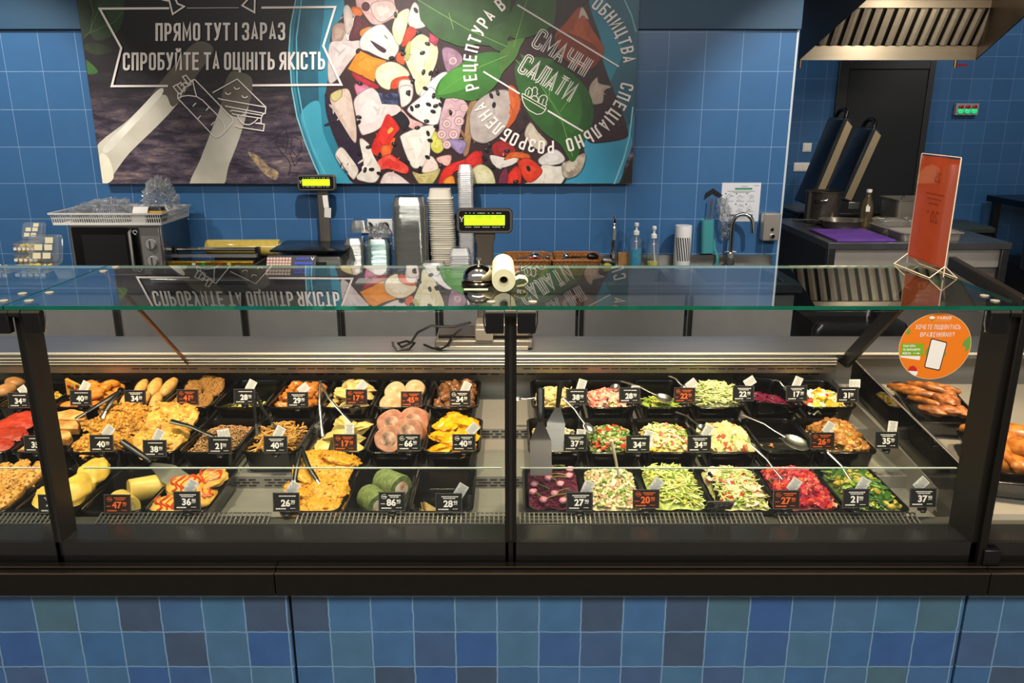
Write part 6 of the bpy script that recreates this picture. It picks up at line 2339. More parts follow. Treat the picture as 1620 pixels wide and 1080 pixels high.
# bowl
shp([(474, -150), (470, 0), (462, 40), (459, 80), (464, 141), (472, 185), (485, 225), (498, 258), (514, 296), (975, 296), (993, 250), (1004, 215), (1009, 169), (1012, 100), (1013, 40), (1010, -60), (1000, -150)], '#2a86a0', '#1d7490', False, 3)
shp([(478, -150), (474, 0), (466, 40), (463, 80), (468, 141), (476, 185), (489, 225), (502, 258), (506, 268), (520, 240), (505, 180), (503, 100), (512, 30), (520, -150)], '#1b4a5e', '#226a82', False, 4)
shp([(476, 180), (489, 225), (502, 258), (518, 296), (560, 296), (536, 262), (512, 210), (504, 160)], '#45a4bc', '#3494ae', sn=4)
shp([(960, -150), (1013, -150), (1012, 90), (1008, 160), (990, 200), (960, 150), (985, 80), (960, 20)], '#1e5468', '#24647a', sn=4)
shp([(925, 222), (985, 205), (1000, 225), (990, 255), (970, 296), (890, 296), (925, 265)], '#3d9cbc', '#338fb2', sn=4)
for q, c in (([(468, 0), (460, 40), (457.5, 80), (462, 141), (470, 185), (483, 225), (497, 260), (511, 290)], '#7fc4d2'), ([(477, 0), (469, 60), (470, 130), (480, 188), (494, 232), (508, 262), (522, 290)], '#5cb0c4'),
             ([(1001, 170), (996, 215), (987, 250), (972, 290)], '#8ccfe0'), ([(988, 0), (999, 24), (1006, 50)], '#6aa4b4')):
    _ord[0] += 1
    stroke_faces(pr_, q, 2.2, lambda u, v: w3(u, v, .0006 + _ord[0] * .000012), pmi(c))
shp([(1000, 248), (1012, 240), (1012, 296), (977, 296), (990, 270)], '#191313', smooth=False)
# dark bed of the salad
shp([(560, -150), (545, 10), (524, 50), (521, 110), (514, 160), (522, 200), (545, 255), (560, 290), (640, 300), (760, 300), (880, 296), (900, 270), (925, 250), (920, 200), (960, 170), (985, 215), (992, 200), (955, 100), (950, 60), (930, -10), (930, -150)], '#2b161d', '#3a1f24', sn=8)


def hexmul(c, k, to=0):
    v = [int(c[i:i + 2], 16) for i in (1, 3, 5)]
    v = [max(0, min(255, int(x * k + to))) for x in v]
    return '#%02x%02x%02x' % tuple(v)


def food_print(pts, c, c2, sm, sn, tr):
    """one printed piece of food: darker rim, body, paler ragged patch and a few flecks"""
    n = len(pts)
    gx, gy = sum(p[0] for p in pts) / n, sum(p[1] for p in pts) / n
    sz = max(max(p[0] for p in pts) - min(p[0] for p in pts), max(p[1] for p in pts) - min(p[1] for p in pts))
    shp(pts, hexmul(c, .55), hexmul(c, .72), sm, sn, tr)
    grow = max(.84, 1 - 16 / sz)
    shp([(gx + (x - gx) * grow, gy + (y - gy) * grow) for x, y in pts], c, c2, sm, sn, tr)
    if sz > 110:
        rr = random.Random(int(gx * 7 + gy))
        lt_ = hexmul(c, .97, 14)
        shp([(gx - sz * .03 + (x - gx) * rr.uniform(.35, .62), gy - sz * .04 + (y - gy) * rr.uniform(.35, .62)) for x, y in pts], lt_, c, True, sn * 2, tr)
        for k in range(3):
            ax_, ay_ = gx + rr.uniform(-.25, .25) * sz, gy + rr.uniform(-.25, .25) * sz
            L_ = sz * rr.uniform(.05, .12)
            an_ = rr.uniform(0, 3)
            shp(ell(ax_, ay_, L_, L_ * .22, an_, 8), hexmul(c, .86), c2, True, sn, tr)


A = lambda pts, c, c2=None, sm=True: food_print(pts, c, c2, sm, 26, TA)
B = lambda pts, c, c2=None, sm=True: food_print(pts, c, c2, sm, 26, TB)
C = lambda pts, c, c2=None, sm=True: food_print(pts, c, c2, sm, 18, TC)
D = lambda pts, c, c2=None, sm=True: food_print(pts, c, c2, sm, 26, TD)
A([(170, 250), (280, 230), (300, 330), (250, 420), (160, 430)], '#a88e80', '#8f7468')
A([(130, 440), (250, 400), (290, 330), (330, 400), (430, 400), (440, 470), (310, 640), (200, 790), (120, 800)], '#cfc2c0', '#bdaeac')
A([(420, 120), (385, 210), (320, 400), (290, 340), (350, 200)], '#d6cbc8')
A([(390, -300), (770, -300), (810, 130), (740, 190), (640, 238), (560, 240), (500, 180), (440, 90), (395, 40)], '#d2aaa6', '#b98a88')
A([(550, 30), (740, 10), (790, 120), (650, 220), (560, 150)], '#dcbdb6', '#c9a29c')
A(ell(490, 65, 42, 46), '#52182a')
A([(780, -60), (950, -60), (945, 20), (900, 80), (850, 112), (790, 80)], '#2a0f18', '#431a22')
A([(345, 75), (430, 75), (462, 140), (380, 182)], '#c8662a', '#b4541c')
A([(270, 90), (320, 50), (365, 170), (330, 330), (290, 300)], '#c2b3ac', '#aa9a94')
A([(400, 150), (530, 240), (450, 300), (420, 385), (325, 385), (360, 260)], '#571826', '#43101c')
A([(450, 290), (550, 262), (470, 365), (430, 340)], '#d47a28')
A([(640, 235), (720, 300), (812, 430), (805, 525), (730, 592), (620, 560), (520, 510), (440, 480), (430, 400), (500, 300)], '#e2d8d4', '#d2c4c0')
A([(535, 400), (600, 430), (690, 490), (668, 522), (600, 480)], '#38192a')
A([(670, 340), (700, 370), (705, 388), (680, 365)], '#7a5a5c')
A([(420, 490), (560, 560), (700, 600), (600, 690), (575, 810), (310, 680)], '#ea8e20', '#d67c14', False)
A([(350, 710), (480, 770), (625, 852), (560, 880), (480, 850), (395, 790)], '#b01e30', '#8f1826')
A([(380, 830), (520, 850), (510, 960), (420, 960)], '#d67f9c', '#c4688a')
A([(600, 670), (700, 610), (800, 620), (900, 690), (918, 750), (800, 765), (740, 820), (725, 885), (640, 855), (580, 760)], '#eee0c6', '#e0cda8')
A([(735, 870), (755, 790), (850, 752), (918, 758), (912, 795), (830, 805), (800, 870)], '#e04c22', '#c8381a')
A([(805, 140), (920, 90), (885, 300), (820, 450), (750, 300)], '#dfd6b6', '#cfc59c')
A([(980, 20), (1085, 210), (1080, 262), (960, 285), (905, 220), (920, 120)], '#d9cdca', '#c8b8b6')
A([(905, 268), (1000, 300), (960, 370), (895, 445), (840, 450)], '#d23a20', '#b82c18')
A([(800, 520), (880, 530), (870, 640), (790, 600)], '#d8562a')
A([(1220, 390), (1440, 490), (1530, 560), (1400, 600), (1240, 470)], '#2a1218')
A([(1240, 490), (1330, 470), (1430, 540), (1440, 620), (1340, 690), (1285, 700)], '#a8829a', '#8c667e')
A(ell(1350, 600, 44, 44), '#dcb8bc')
A(ell(1350, 600, 22, 22), '#b98a94')
A([(1030, 335), (1120, 380), (1200, 470), (1192, 600), (1140, 740), (1100, 905), (1000, 935), (960, 780), (880, 600), (880, 480), (940, 400)], '#e6dfc0', '#d6cb9c')
A([(880, 480), (930, 400), (925, 560), (890, 600)], '#b4b46a')
A([(1120, 318), (1215, 380), (1182, 462), (1110, 410)], '#b23450', '#94263e', False)
A([(1020, 950), (1110, 820), (1230, 720), (1300, 720), (1210, 850), (1180, 960)], '#efeae6')
A([(820, 800), (940, 795), (950, 960), (830, 960)], '#ecdcd4', '#dcc8c0')
B([(85, 60), (140, 120), (250, 300), (390, 520), (460, 720), (420, 805), (330, 720), (250, 560), (130, 300)], '#1d1226', '#2c1c3a')
B([(140, 70), (240, 10), (330, 20), (380, 250), (402, 440), (380, 535), (250, 340), (170, 200)], '#d8c2b4', '#c9ae9e')
B([(140, 60), (250, 5), (252, 80), (180, 132)], '#cabb80')
B([(380, 100), (530, -10), (640, 60), (830, 180), (820, 240), (700, 300), (620, 400), (500, 452), (440, 440), (390, 250)], '#e9dad7', '#dcc6c4')
B([(610, 35), (690, 60), (735, 40), (822, 50), (825, 162), (650, 152)], '#1b2144', '#56628c', False)
B([(830, -20), (950, -20), (940, 120), (850, 186), (828, 100)], '#eedfd8', '#e0cbc2')
B([(840, 195), (930, 290), (1060, 355), (960, 402), (870, 330)], '#ecb4b0', '#dc9a98')
B([(1060, 55), (1130, -20), (1200, 60), (1240, 150), (1220, 300), (1180, 362), (1060, 340), (940, 260), (905, 190)], '#f1ece7', '#e6dfd8')
B([(770, 300), (840, 225), (925, 330), (870, 415), (820, 360)], '#15101c')
B([(640, 560), (780, 480), (760, 560), (740, 640), (690, 695)], '#ec6224', '#d84c18')
B([(710, 250), (822, 380), (790, 440), (740, 520), (690, 670), (630, 675), (540, 630), (560, 540), (640, 380)], '#de2a1e', '#c01c16')
B([(735, 378), (770, 400), (720, 450), (702, 430)], '#f0a04a')
B([(650, 560), (735, 560), (740, 640), (690, 690), (635, 640)], '#ee6a2a', '#dc5018')
B([(1150, 430), (1200, 440), (1262, 580), (1200, 642), (1130, 580)], '#d8d464', '#c2bc48')
B([(1060, 368), (1180, 372), (1132, 500), (1122, 650), (1070, 752), (980, 790), (920, 730), (840, 520), (850, 450)], '#ede7de', '#e2d9cc')
B([(1510, 150), (1590, 130), (1540, 420), (1500, 640), (1450, 645), (1470, 400)], '#a88058', '#8c6844')
B([(1310, 40), (1430, 90), (1500, 180), (1450, 300), (1402, 500), (1330, 562), (1230, 500), (1220, 300)], '#d6b2ba', '#c49aa6')
B([(1290, 500), (1480, 520), (1440, 645), (1360, 600)], '#9a86b2', '#7f6c98')
for cx, cy, r in ((1460, 190, 40), (1335, 235, 43), (1410, 322, 50), (1290, 347, 46), (1240, 452, 48), (1355, 452, 50), (1290, 552, 44), (1370, 90, 36)):
    B(ell(cx, cy, r, r), '#eccbc8', '#dfb4b4')
    B(ell(cx, cy, r * .45, r * .45), '#cf9c9e')
    B(ell(cx, cy, r * .2, r * .2), '#f2dcd8')
B([(600, 720), (720, 645), (800, 690), (912, 770), (890, 842), (720, 792), (620, 800)], '#d4281f', '#ee5a4a')
B([(430, 500), (520, 540), (560, 640), (602, 720), (640, 800), (590, 922), (450, 912), (400, 870), (470, 760)], '#e9e1d7', '#d8ccc0')
B([(190, 640), (250, 575), (330, 660), (420, 800), (380, 892), (340, 870), (220, 720)], '#e6dace', '#d4c4b6')
B([(210, 670), (340, 870), (370, 900), (330, 860), (215, 690)], '#3a1c2a')
B([(660, 860), (740, 820), (860, 880), (950, 990), (650, 990)], '#e6d4d0', '#d4bcba')
B([(950, 820), (1040, 840), (1220, 780), (1180, 900), (1080, 990), (1010, 930)], '#c8ba78', '#b0a05c')
B([(1050, 780), (1120, 660), (1190, 720), (1200, 800), (1060, 832)], '#e8d2c6')
B([(1190, 680), (1330, 655), (1310, 760), (1220, 735)], '#ecbcb2', '#dc9c98')
B([(1205, 970), (1240, 820), (1330, 740), (1480, 690), (1625, 615), (1640, 740), (1560, 720), (1420, 792), (1330, 850), (1290, 970)], '#da281e', '#be1a16')
B([(1260, 900), (1350, 855), (1370, 970), (1270, 970)], '#ee9430', '#e07c18')
B([(1520, 830), (1640, 800), (1650, 980), (1530, 980)], '#dcd6b6')
C([(790, -300), (1080, -300), (1085, 0), (1040, 60), (880, 220), (780, 285)], '#25101a', '#36161f')
C([(1040, 60), (1130, 250), (1245, 440), (1200, 562), (1090, 645), (900, 562), (790, 350), (900, 200)], '#b04a1c', '#9c3c14')
C([(900, 300), (1160, 420), (1200, 562), (1090, 645), (900, 562), (800, 380)], '#7c2814', '#902f16')
C([(1045, 60), (1110, 180), (1050, 140), (1010, 180)], '#c8b6a8')
C([(1110, 800), (1180, 705), (1200, 760), (1315, 792), (1250, 830), (1230, 945), (1130, 945)], '#c4b0a0', '#b09a8a')
D([(90, 110), (240, 20), (380, 20), (412, 120), (380, 300), (270, 442), (150, 502), (40, 460), (15, 330), (20, 230)], '#b8aca6', '#a89a94')
D([(370, -20), (440, 0), (484, 130), (440, 280), (350, 372), (395, 200)], '#cc5c24', '#b44a18')
D([(500, 180), (560, 310), (450, 420), (440, 280)], '#2e1a1e')
D([(570, 310), (645, 400), (730, 500), (640, 562), (520, 430)], '#c6bba8', '#b4a892')
D([(1130, 180), (1260, 145), (1400, 310), (1462, 440), (1250, 492), (1100, 480), (1090, 340)], '#2a1020', '#3c1a2c')
D([(220, 520), (330, 475), (445, 560), (380, 602), (255, 622)], '#a41d24', '#8a1418')
D([(200, 610), (330, 630), (470, 640), (400, 702), (260, 722)], '#dbd1cb')
D([(330, 655), (400, 580), (555, 600), (560, 652), (440, 632)], '#d4601e', '#be4c14')
D([(650, 640), (800, 555), (892, 640), (830, 692), (680, 702)], '#d8d4d0', '#c8c2bc')
D([(480, 880), (620, 830), (680, 700), (800, 710), (905, 720), (830, 890), (500, 900)], '#e0dacd', '#d0c8b8')
D([(860, 690), (920, 660), (1075, 590), (1055, 720), (985, 802), (880, 812)], '#c6bcaa', '#8c7c6c')
D([(460, 670), (560, 635), (682, 740), (640, 822), (560, 862), (500, 800)], '#dc3c1e', '#c42c14')
D([(345, 900), (360, 800), (440, 710), (492, 760), (470, 900)], '#dc2c18', '#c02010')
D([(-20, 640), (80, 565), (137, 640), (60, 742), (-20, 700)], '#d22420', '#b81814')
D([(30, 760), (110, 690), (200, 730), (242, 800), (240, 900), (60, 900)], '#ded8b0', '#ccc490')
D([(280, 900), (300, 780), (350, 720), (370, 800), (350, 900)], '#6c2440')
# basil
Bz = lambda pts, c, c2: shp(pts, c, c2, True, 9, T2)
Bz([(600, -280), (1010, -280), (1015, 60), (1000, 180), (930, 205), (860, 200), (800, 210), (740, 190), (690, 170), (630, 110), (605, 40)], '#2c5a20', '#1f4518')
Bz([(800, 210), (860, 190), (1000, 180), (1010, 100), (940, 120)], '#26401a', '#345c24')
shp([(385, 130), (430, 40), (480, -60), (780, -80), (795, 180), (740, 262), (520, 352), (400, 342), (370, 260)], '#32601f', '#264c18', True, 9, TC)
Bz([(680, 440), (700, 360), (790, 290), (860, 245), (950, 235), (990, 260), (960, 370), (860, 450), (760, 440)], '#3a7a2a', '#2b6220')
Bz([(690, 420), (720, 340), (800, 300), (860, 320), (820, 390), (740, 420)], '#4f9a36', '#3f8a2c')
Bz([(1040, 290), (1130, 260), (1250, 300), (1360, 400), (1390, 520), (1345, 640), (1295, 728), (1240, 650), (1160, 590), (1090, 500), (1050, 400)], '#2a5f22', '#204e1a')
Bz([(1150, 320), (1280, 360), (1340, 480), (1290, 600), (1200, 480)], '#33702a', '#28601f')
shp([(300, 450), (370, 380), (400, 372), (520, 350), (480, 430), (440, 530), (340, 640), (300, 672)], '#4c7a30', '#3a6424', True, 9, TC)
shp([(0, 130), (120, 200), (280, 270), (370, 380), (290, 470), (160, 380), (40, 240)], '#335c24', '#26481a', True, 9, TC)
shp([(480, 500), (560, 520), (720, 530), (790, 560), (700, 600), (560, 600)], '#3f7030', '#31602a', True, 9, TC)
for q in ([(600, 0), (700, 60), (820, 130), (1000, 210)], [(690, 425), (780, 360), (880, 300), (1000, 250)], [(1040, 270), (1150, 380), (1240, 520), (1295, 700)], [(1090, 0), (1060, 110), (1030, 210)], [(740, 60), (760, 130)], [(1200, 340), (1190, 430)], [(1300, 420), (1240, 500)]):
    _ord[0] += 1
    stroke_faces(pr_, [T2(*p) for p in q], 1.1, lambda u, v: w3(u, v, .0006 + _ord[0] * .000012), pmi('#6c9c4a'))
# black seeds
rnd = random.Random(9)
for tr, lst in ((TA, ((785, 145), (1010, 320), (1050, 520), (1060, 710), (1130, 720), (955, 800), (1080, 870), (745, 570), (910, 910), (435, 820), (415, 500), (1100, 430), (985, 100), (850, 480), (860, 530), (1190, 690))),
                (TB, ((1000, 170), (1110, 155), (1180, 170), (1155, 225), (1090, 320), (1185, 370), (1105, 440), (1125, 510), (1100, 675), (1000, 385), (485, 800), (550, 795), (625, 835), (520, 575), (770, 545), (630, 655), (425, 280), (1025, 790), (945, 195), (1160, 70), (1240, 110), (1230, 160), (910, 45), (900, 720), (430, 640), (420, 330), (1230, 760), (1325, 235))),
                (TD, ((275, 40), (215, 65), (525, 270), (170, 555), (150, 635), (225, 715), (360, 570), (555, 730), (440, 850), (200, 510), (240, 150)))):
    for x, y in lst:
        shp(ell(x, y, 28, 17, rnd.uniform(0, 3.1)), '#121015', None, True, 14, tr)
        if rnd.random() < .4:
            shp(ell(x - 4, y - 4, 9, 3, rnd.uniform(0, 3.1), 8), '#8c8a8c', None, True, 14, tr)
pr_.build('photo_print', pmats, po, smooth=0)

# ---------------- lettering and drawn lines
LW = mat('#efe6e0', .5)
DL = .0006 + (_ord[0] + 20) * .000012
TP = lambda u, v: w3(u, v, DL)
lt = MB()


def line_text(s, x0, x1, yb0, yb1, h, wd=.15, gap=.22):
    L = text_len(s, gap)
    k = (x1 - x0) / L
    stroke_text(lt, s, lambda u, v: w3(x0 + u * k, yb0 + (yb1 - yb0) * u / L - v * h, DL), wd, gap)


# the stroke is measured in letter heights, so scale the letters to their true width first
def cond_text(s, x0, x1, yb0, yb1, h, wd, gap):
    """condensed capitals: u is stretched so that letters fill x0..x1 while strokes keep one width"""
    L = text_len(s, gap)
    k = (x1 - x0) / L / h
    t3 = lambda u, v: w3(x0 + u * h, yb0 + (yb1 - yb0) * (u * h) / (x1 - x0) - v * h, DL)
    x = 0
    for chh in s:
        if chh == ' ':
            x += .26 * k
            continue
        for st_ in GL[chh]:
            glyph_stroke(lt, chh, st_, [(x + a_ * k, c_) for a_, c_ in st_], wd, t3)
        x += (GW.get(chh, W) + gap) * k


cond_text('ПРЯМО ТУТ І ЗАРАЗ', 249, 450, 63.0, 61.8, 24.3, .158, .36)
lt.build('slogan_line', LW, po, smooth=0)
lt = MB()
cond_text('СПРОБУЙТЕ ТА ОЦІНІТЬ ЯКІСТЬ', 197.5, 513, 109.5, 108.2, 24.3, .158, .36)
lt.build('slogan_line', LW, po, smooth=0)

fl_ = MB()
SF = lambda pts, wd, closed=False: stroke_faces(fl_, pts, wd, TP, 0, closed)
SF([(267, 13.4), (159, 14), (193, 76), (178, 136.3), (265, 136)], 3.4)
SF([(416, 12.4), (531, 11.4), (512, 73), (540.5, 134), (401.5, 135)], 3.4)
SF([(297, 13), (378, 12.6)], .8)
SF([TE(*p) for p in ((1020, -20), (1080, 2), (1150, 15), (1190, 175), (1330, 82), (1250, 48), (1222, -10))], 2.6)
SF([(404, -2), (403.5, 20), (384, 9), (394, -2)], 2.6)
fl_.build('frame_line', LW, po, smooth=0)
fl_ = MB()
# wrap and sandwich drawings
TFm = lambda x, y: (250 + x / 5.4, 100 + y / 5.4)
FF = lambda pts, closed=False: SF([TFm(*p) for p in pts], 1.7, closed)
FF([(175, 300), (470, 610), (495, 630), (525, 628), (560, 600), (640, 510), (648, 490), (635, 465), (320, 140), (300, 145), (310, 190), (325, 250), (335, 285)])
FF([(175, 300), (215, 282), (265, 275), (335, 285), (385, 315), (500, 430), (560, 500), (575, 540), (570, 585)])
FF([(175, 300), (175, 255), (205, 262), (195, 295)])
FF([(135, 200), (165, 183), (215, 245), (185, 262)], True)
FF([(215, 115), (245, 103), (290, 160), (262, 180)], True)
FF([(170, 185), (200, 165), (230, 200), (215, 240)])
FF([(200, 190), (235, 165), (262, 180), (300, 145)])
FF([(230, 240), (240, 205), (290, 180)])
for q in (((305, 365), (327, 342)), ((418, 400), (440, 376)), ((348, 472), (368, 450)), ((462, 525), (484, 502))):
    FF(q)
fl_.build('wrap_drawing', LW, po, smooth=0)
fl_ = MB()
FF([(475, 250), (682, 135), (925, 375), (920, 430), (900, 428)])
FF([(522, 300), (545, 308), (925, 375)])
FF([(582, 365), (610, 372), (910, 428), (895, 445), (640, 402), (625, 408)])
FF([(640, 430), (660, 437), (885, 470), (895, 445)])
FF([(685, 448), (705, 490), (740, 520), (785, 525), (825, 505), (855, 475)])
FF([(885, 470), (885, 510), (840, 512)])
FF([(840, 512), (912, 520), (905, 577), (700, 545), (668, 533)])
for cx, cy in ((678, 213), (603, 257), (745, 285)):
    FF([(cx - 22, cy - 6), (cx - 12, cy + 7), (cx + 8, cy + 9), (cx + 22, cy)])
fl_.build('sandwich_drawing', LW, po, smooth=0)
fl_ = MB()
# rules and bowl drawing of the salad emblem
SF([(819.5, 8.6), (977.6, 104.8)], 2.6)
fl_.build('emblem_rule', LW, po, smooth=0)
fl_ = MB()
SF([(766, 114), (821, 147.5)], 2.6)
fl_.build('emblem_rule', LW, po, smooth=0)
fl_ = MB()
SF([(867.5, 175.5), (921, 207)], 2.6)
fl_.build('emblem_rule', LW, po, smooth=0)
fl_ = MB()
DD = lambda pts, closed=False: SF([TD(*p) for p in pts], 1.1, closed)
DD([(500, 45), (712, 168), (716, 185), (700, 210), (670, 232), (630, 236), (560, 198), (525, 160), (503, 110), (495, 70)], True)
DD([(497, 72), (705, 192)])
DD([(525, 55), (530, 20), (560, -10), (585, 5), (592, 40), (580, 70), (560, 80)])
DD([(590, 20), (600, -8), (622, -14), (638, 8), (632, 30), (640, 50), (620, 70)])
DD([(582, 85), (600, 65), (630, 72), (645, 100), (640, 120)])
DD([(650, 120), (655, 80), (680, 62), (705, 60), (725, 78), (728, 105), (715, 130), (720, 150), (705, 160)])
DD([(550, 60), (560, 20)])
DD([(680, 140), (695, 95)])
fl_.build('salad_bowl_drawing', LW, po, smooth=0)

em = MB()
# the two slanted words, double-lined
ang = radians(31.2)
ux, uy = cos(ang), sin(ang)


def slant(s, cx0, cy0, L_px, h):
    gap = .26
    L = text_len(s, gap)
    k = L_px / L / h
    t3 = lambda u, v: w3(cx0 + u * h * ux + v * h * uy, cy0 + u * h * uy - v * h * ux, DL)
    x = 0
    for chh in s:
        for st_ in GL[chh]:
            pts = [Vector((x + a_ * k, c_)) for a_, c_ in st_]
            for sg in (-1, 1):
                q = []
                for i in range(len(pts)):
                    a_, c_ = pts[max(0, i - 1)], pts[min(len(pts) - 1, i + 1)]
                    d = (c_ - a_).normalized()
                    q.append(pts[i] + Vector((-d.y, d.x)) * sg * .062)
                stroke_faces(em, q, .056, t3)
        x += (GW.get(chh, W) + gap) * k


slant('СМАЧНІ', 842, 72, 93, 29)
slant('САЛАТИ', 820, 112, 92, 29)
em.build('emblem_title', LW, po, smooth=0)
em = MB()
# the words round the emblem
CX, CY, RAD, HL = 869, 107, 117, 18


def arc_text(s, a0, a1):
    ws = [.26 if c == ' ' else GW.get(c, W) + .26 for c in s]
    cs = [sum(ws[:i]) + ws[i] / 2 for i in range(len(ws))]
    for i, chh in enumerate(s):
        if chh == ' ':
            continue
        a = radians(a0 + (a1 - a0) * (cs[i] - cs[0]) / (cs[-1] - cs[0]))
        ox, oy_ = cos(a), sin(a)            # outwards, image y down
        tx, ty = -sin(a), cos(a)            # clockwise
        w_ = GW.get(chh, W) * .95
        for st_ in GL[chh]:
            glyph_stroke(em, chh, st_, [((p - w_ / .95 / 2) * .95, q) for p, q in st_], .17, lambda u, v: w3(CX + ox * (RAD + v * HL) + tx * u * HL, CY + oy_ * (RAD + v * HL) + ty * u * HL, DL))


arc_text('СПЕЦІАЛЬНО', 14, 75)
em.build('emblem_word', LW, po, smooth=0)
em = MB()
arc_text('РОЗРОБЛЕНА', 89, 150)
em.build('emblem_word', LW, po, smooth=0)
em = MB()
arc_text('РЕЦЕПТУРА', 166, 221)
em.build('emblem_word', LW, po, smooth=0)
em = MB()
arc_text('В ', 232, 240)
em.build('emblem_word', LW, po, smooth=0)
em = MB()
arc_text('ОБНИЦТВА', -53, -6)
em.build('emblem_word', LW, po, smooth=0)

# ================================================================== KITCHEN BEHIND
TZ = .86
DSTEEL = mat('#5c5d60', .3, .95, .08, 10, stretch=(.4, 4, 4))
kt = thing('kitchen_table', 'large steel kitchen work table with a dark side seen beyond the blue wall', 'table', (2.72, 5.93, 0))
kx0, kx1, ky0, ky1 = 2.107 - 2.72, 3.33 - 2.72, 5.311 - 5.93, 6.56 - 5.93
MB().bx(kx0, kx1, ky0, ky1, TZ - .045, TZ).build('table_top', mat('#5c5e62', .3, .6, .1, 8), kt, bevel=.003)
MB().bx(kx0 + .05, kx1 - .05, ky0 + .03, ky0 + .05, TZ - .17, TZ - .045).build('apron', mat('#b4aea6', .35, .4, .05, 10), kt)
MB().bx(kx0 + .05, kx1 - .05, ky0 + .045, ky0 + .06, .12, TZ - .17).build('front_panel', mat('#77736e', .4, .4, .05, 10), kt)
MB().bx(kx0 + .02, kx0 + .03, ky0 + .06, ky1 - .02, .12, TZ - .045).build('side_panel', mat('#121212', .4), kt)
for x in (kx0 + .03, kx1 - .03):
    for y in (ky0 + .03, ky1 - .03):
        MB().bx(x - .025, x + .025, y - .025, y + .025, 0, TZ - .045).build('leg', DSTEEL, kt, bevel=.003)
# board and pans
o = MB().loft([rrect(.20, .26, .015, 0), rrect(.20, .26, .015, .014)]).build('cutting_board', F('#6a3fa0', '#5a3490', .5, 8, .1), bevel=.002)
c0 = oz(1322, 369, TZ + .007)
o.location = (2.37, 5.60, TZ + .001)
tag(o, 'purple cutting board at the front left corner of the kitchen table', 'cutting board')


def gn(name, label, x, y, z, hx, hy, h, m, rz=0, cat='pan'):
    b = MB()
    b.loft([rrect(hx * .9, hy * .9, .03, 0), rrect(hx * .95, hy * .95, .035, h - .006), rrect(hx, hy, .035, h - .005), rrect(hx, hy, .035, h), rrect(hx * .93, hy * .93, .033, h), rrect(hx * .88, hy * .88, .03, .004)])
    o = b.build(name, m, smooth=40)
    o.location = (x, y, z)
    o.rotation_euler = (0, 0, rz)
    return tag(o, label, cat)


PAN = mat('#c2bab0', .28, .65, .05, 12)
gn('steel_pan', 'shallow steel pan lying at the table front right of the purple board', 2.83, 5.50, TZ + .001, .22, .13, .055, PAN)
gn('steel_pan', 'second steel pan behind the shallow one on the kitchen table', 2.86, 5.80, TZ + .001, .24, .14, .05, PAN)
for i, (x, y) in enumerate(((2.74, 5.84), (2.95, 5.82))):
    o = MB().loft([rrect(.09, .10, .03, 0), rrect(.10, .11, .035, .03), rrect(.07, .08, .03, .05)]).build('clear_cover', clear_mat((.9, .9, .88), 2.4, .05, .2, (.7, .68, .64)))
    o.location = (x, y, TZ + .053)
    tag(o, 'clear plastic cover on the second pan, %s one' % ('left' if i == 0 else 'right'), 'lid')
gn('deep_pan', 'deep steel pan standing at the back of the kitchen table', 3.08, 6.22, TZ + .001, .20, .16, .20, mat('#8c857c', .35, .6, .06, 10), 0)
o = MB().tube([(0, 0, 0), (.005, .01, .10), (.0, .02, .17), (.012, .03, .21), (.03, .03, .20)], .009, 8, flat=.5).build('steel_ladle', CHROME)
o.name = 'steel_ladle'
o.location = (2.985, 6.20, TZ + .006)
tag(o, 'steel ladle hooked over the rim of the deep pan', 'ladle')
pt_ = thing('cooking_pot', 'tall dark steel pot at the back left of the kitchen table', 'pot', (2.42, 6.30, TZ + .001))
b = MB()
b.lathe([(.125, 0), (.13, .005), (.13, .235), (.137, .238), (.137, .244), (.124, .244), (.122, .008), (.001, .006)], 36, cap1=False)
b.build('pot_wall', mat('#6a635c', .22, .8, .05, 6), pt_)
for a in (-2.0, 1.1):
    d = Vector((cos(a), sin(a), 0))
    s = Vector((-d.y, d.x, 0))
    MB().tube([d * .128 - s * .045 + Vector((0, 0, .19)), d * .165 - s * .038 + Vector((0, 0, .188)), d * .172 + Vector((0, 0, .186)), d * .165 + s * .038 + Vector((0, 0, .188)), d * .128 + s * .045 + Vector((0, 0, .19))], .006, 8).build('handle', CHROME, pt_)
fp = thing('frying_pan', 'steel frying pan behind the purple board, handle to the left', 'frying pan', (2.46, 6.02, TZ + .001))
MB().lathe([(.11, 0), (.125, .004), (.155, .055), (.16, .058), (.152, .057), (.12, .010), (.001, .008)], 36, cap1=False).build('pan_bowl', mat('#a49c92', .2, .8), fp)
MB().tube([(-.15, 0, .045), (-.22, .0, .06), (-.36, .01, .055)], [.008, .010, .012], 8, flat=.5).build('handle', STEELD, fp)
ob = thing('oil_bottle', 'clear bottle with amber oil beside the raised lids on the kitchen table', 'bottle', (2.66, 6.05, TZ + .001))
MB().lathe([(.001, .001), (.044, .001), (.046, .01), (.046, .14), (.036, .19), (.018, .23), (.018, .26)], 20, cap0=False, cap1=False).build('clear_bottle', clear_mat((.85, .78, .6), 2.2, .03, .12, (.4, .3, .12)), ob)
MB().lathe([(.020, .258), (.020, .28)], 16).build('cap', WHITEP, ob)
MB().bx(-.03, .0, -.0475, -.046, .12, .16).build('label', PAPER, ob, smooth=0)
o = MB().bx(-.045, .045, -.01, .01, 0, .055).build('steel_box', STEEL, bevel=.003)
o.location = (2.80, 6.12, TZ + .1)
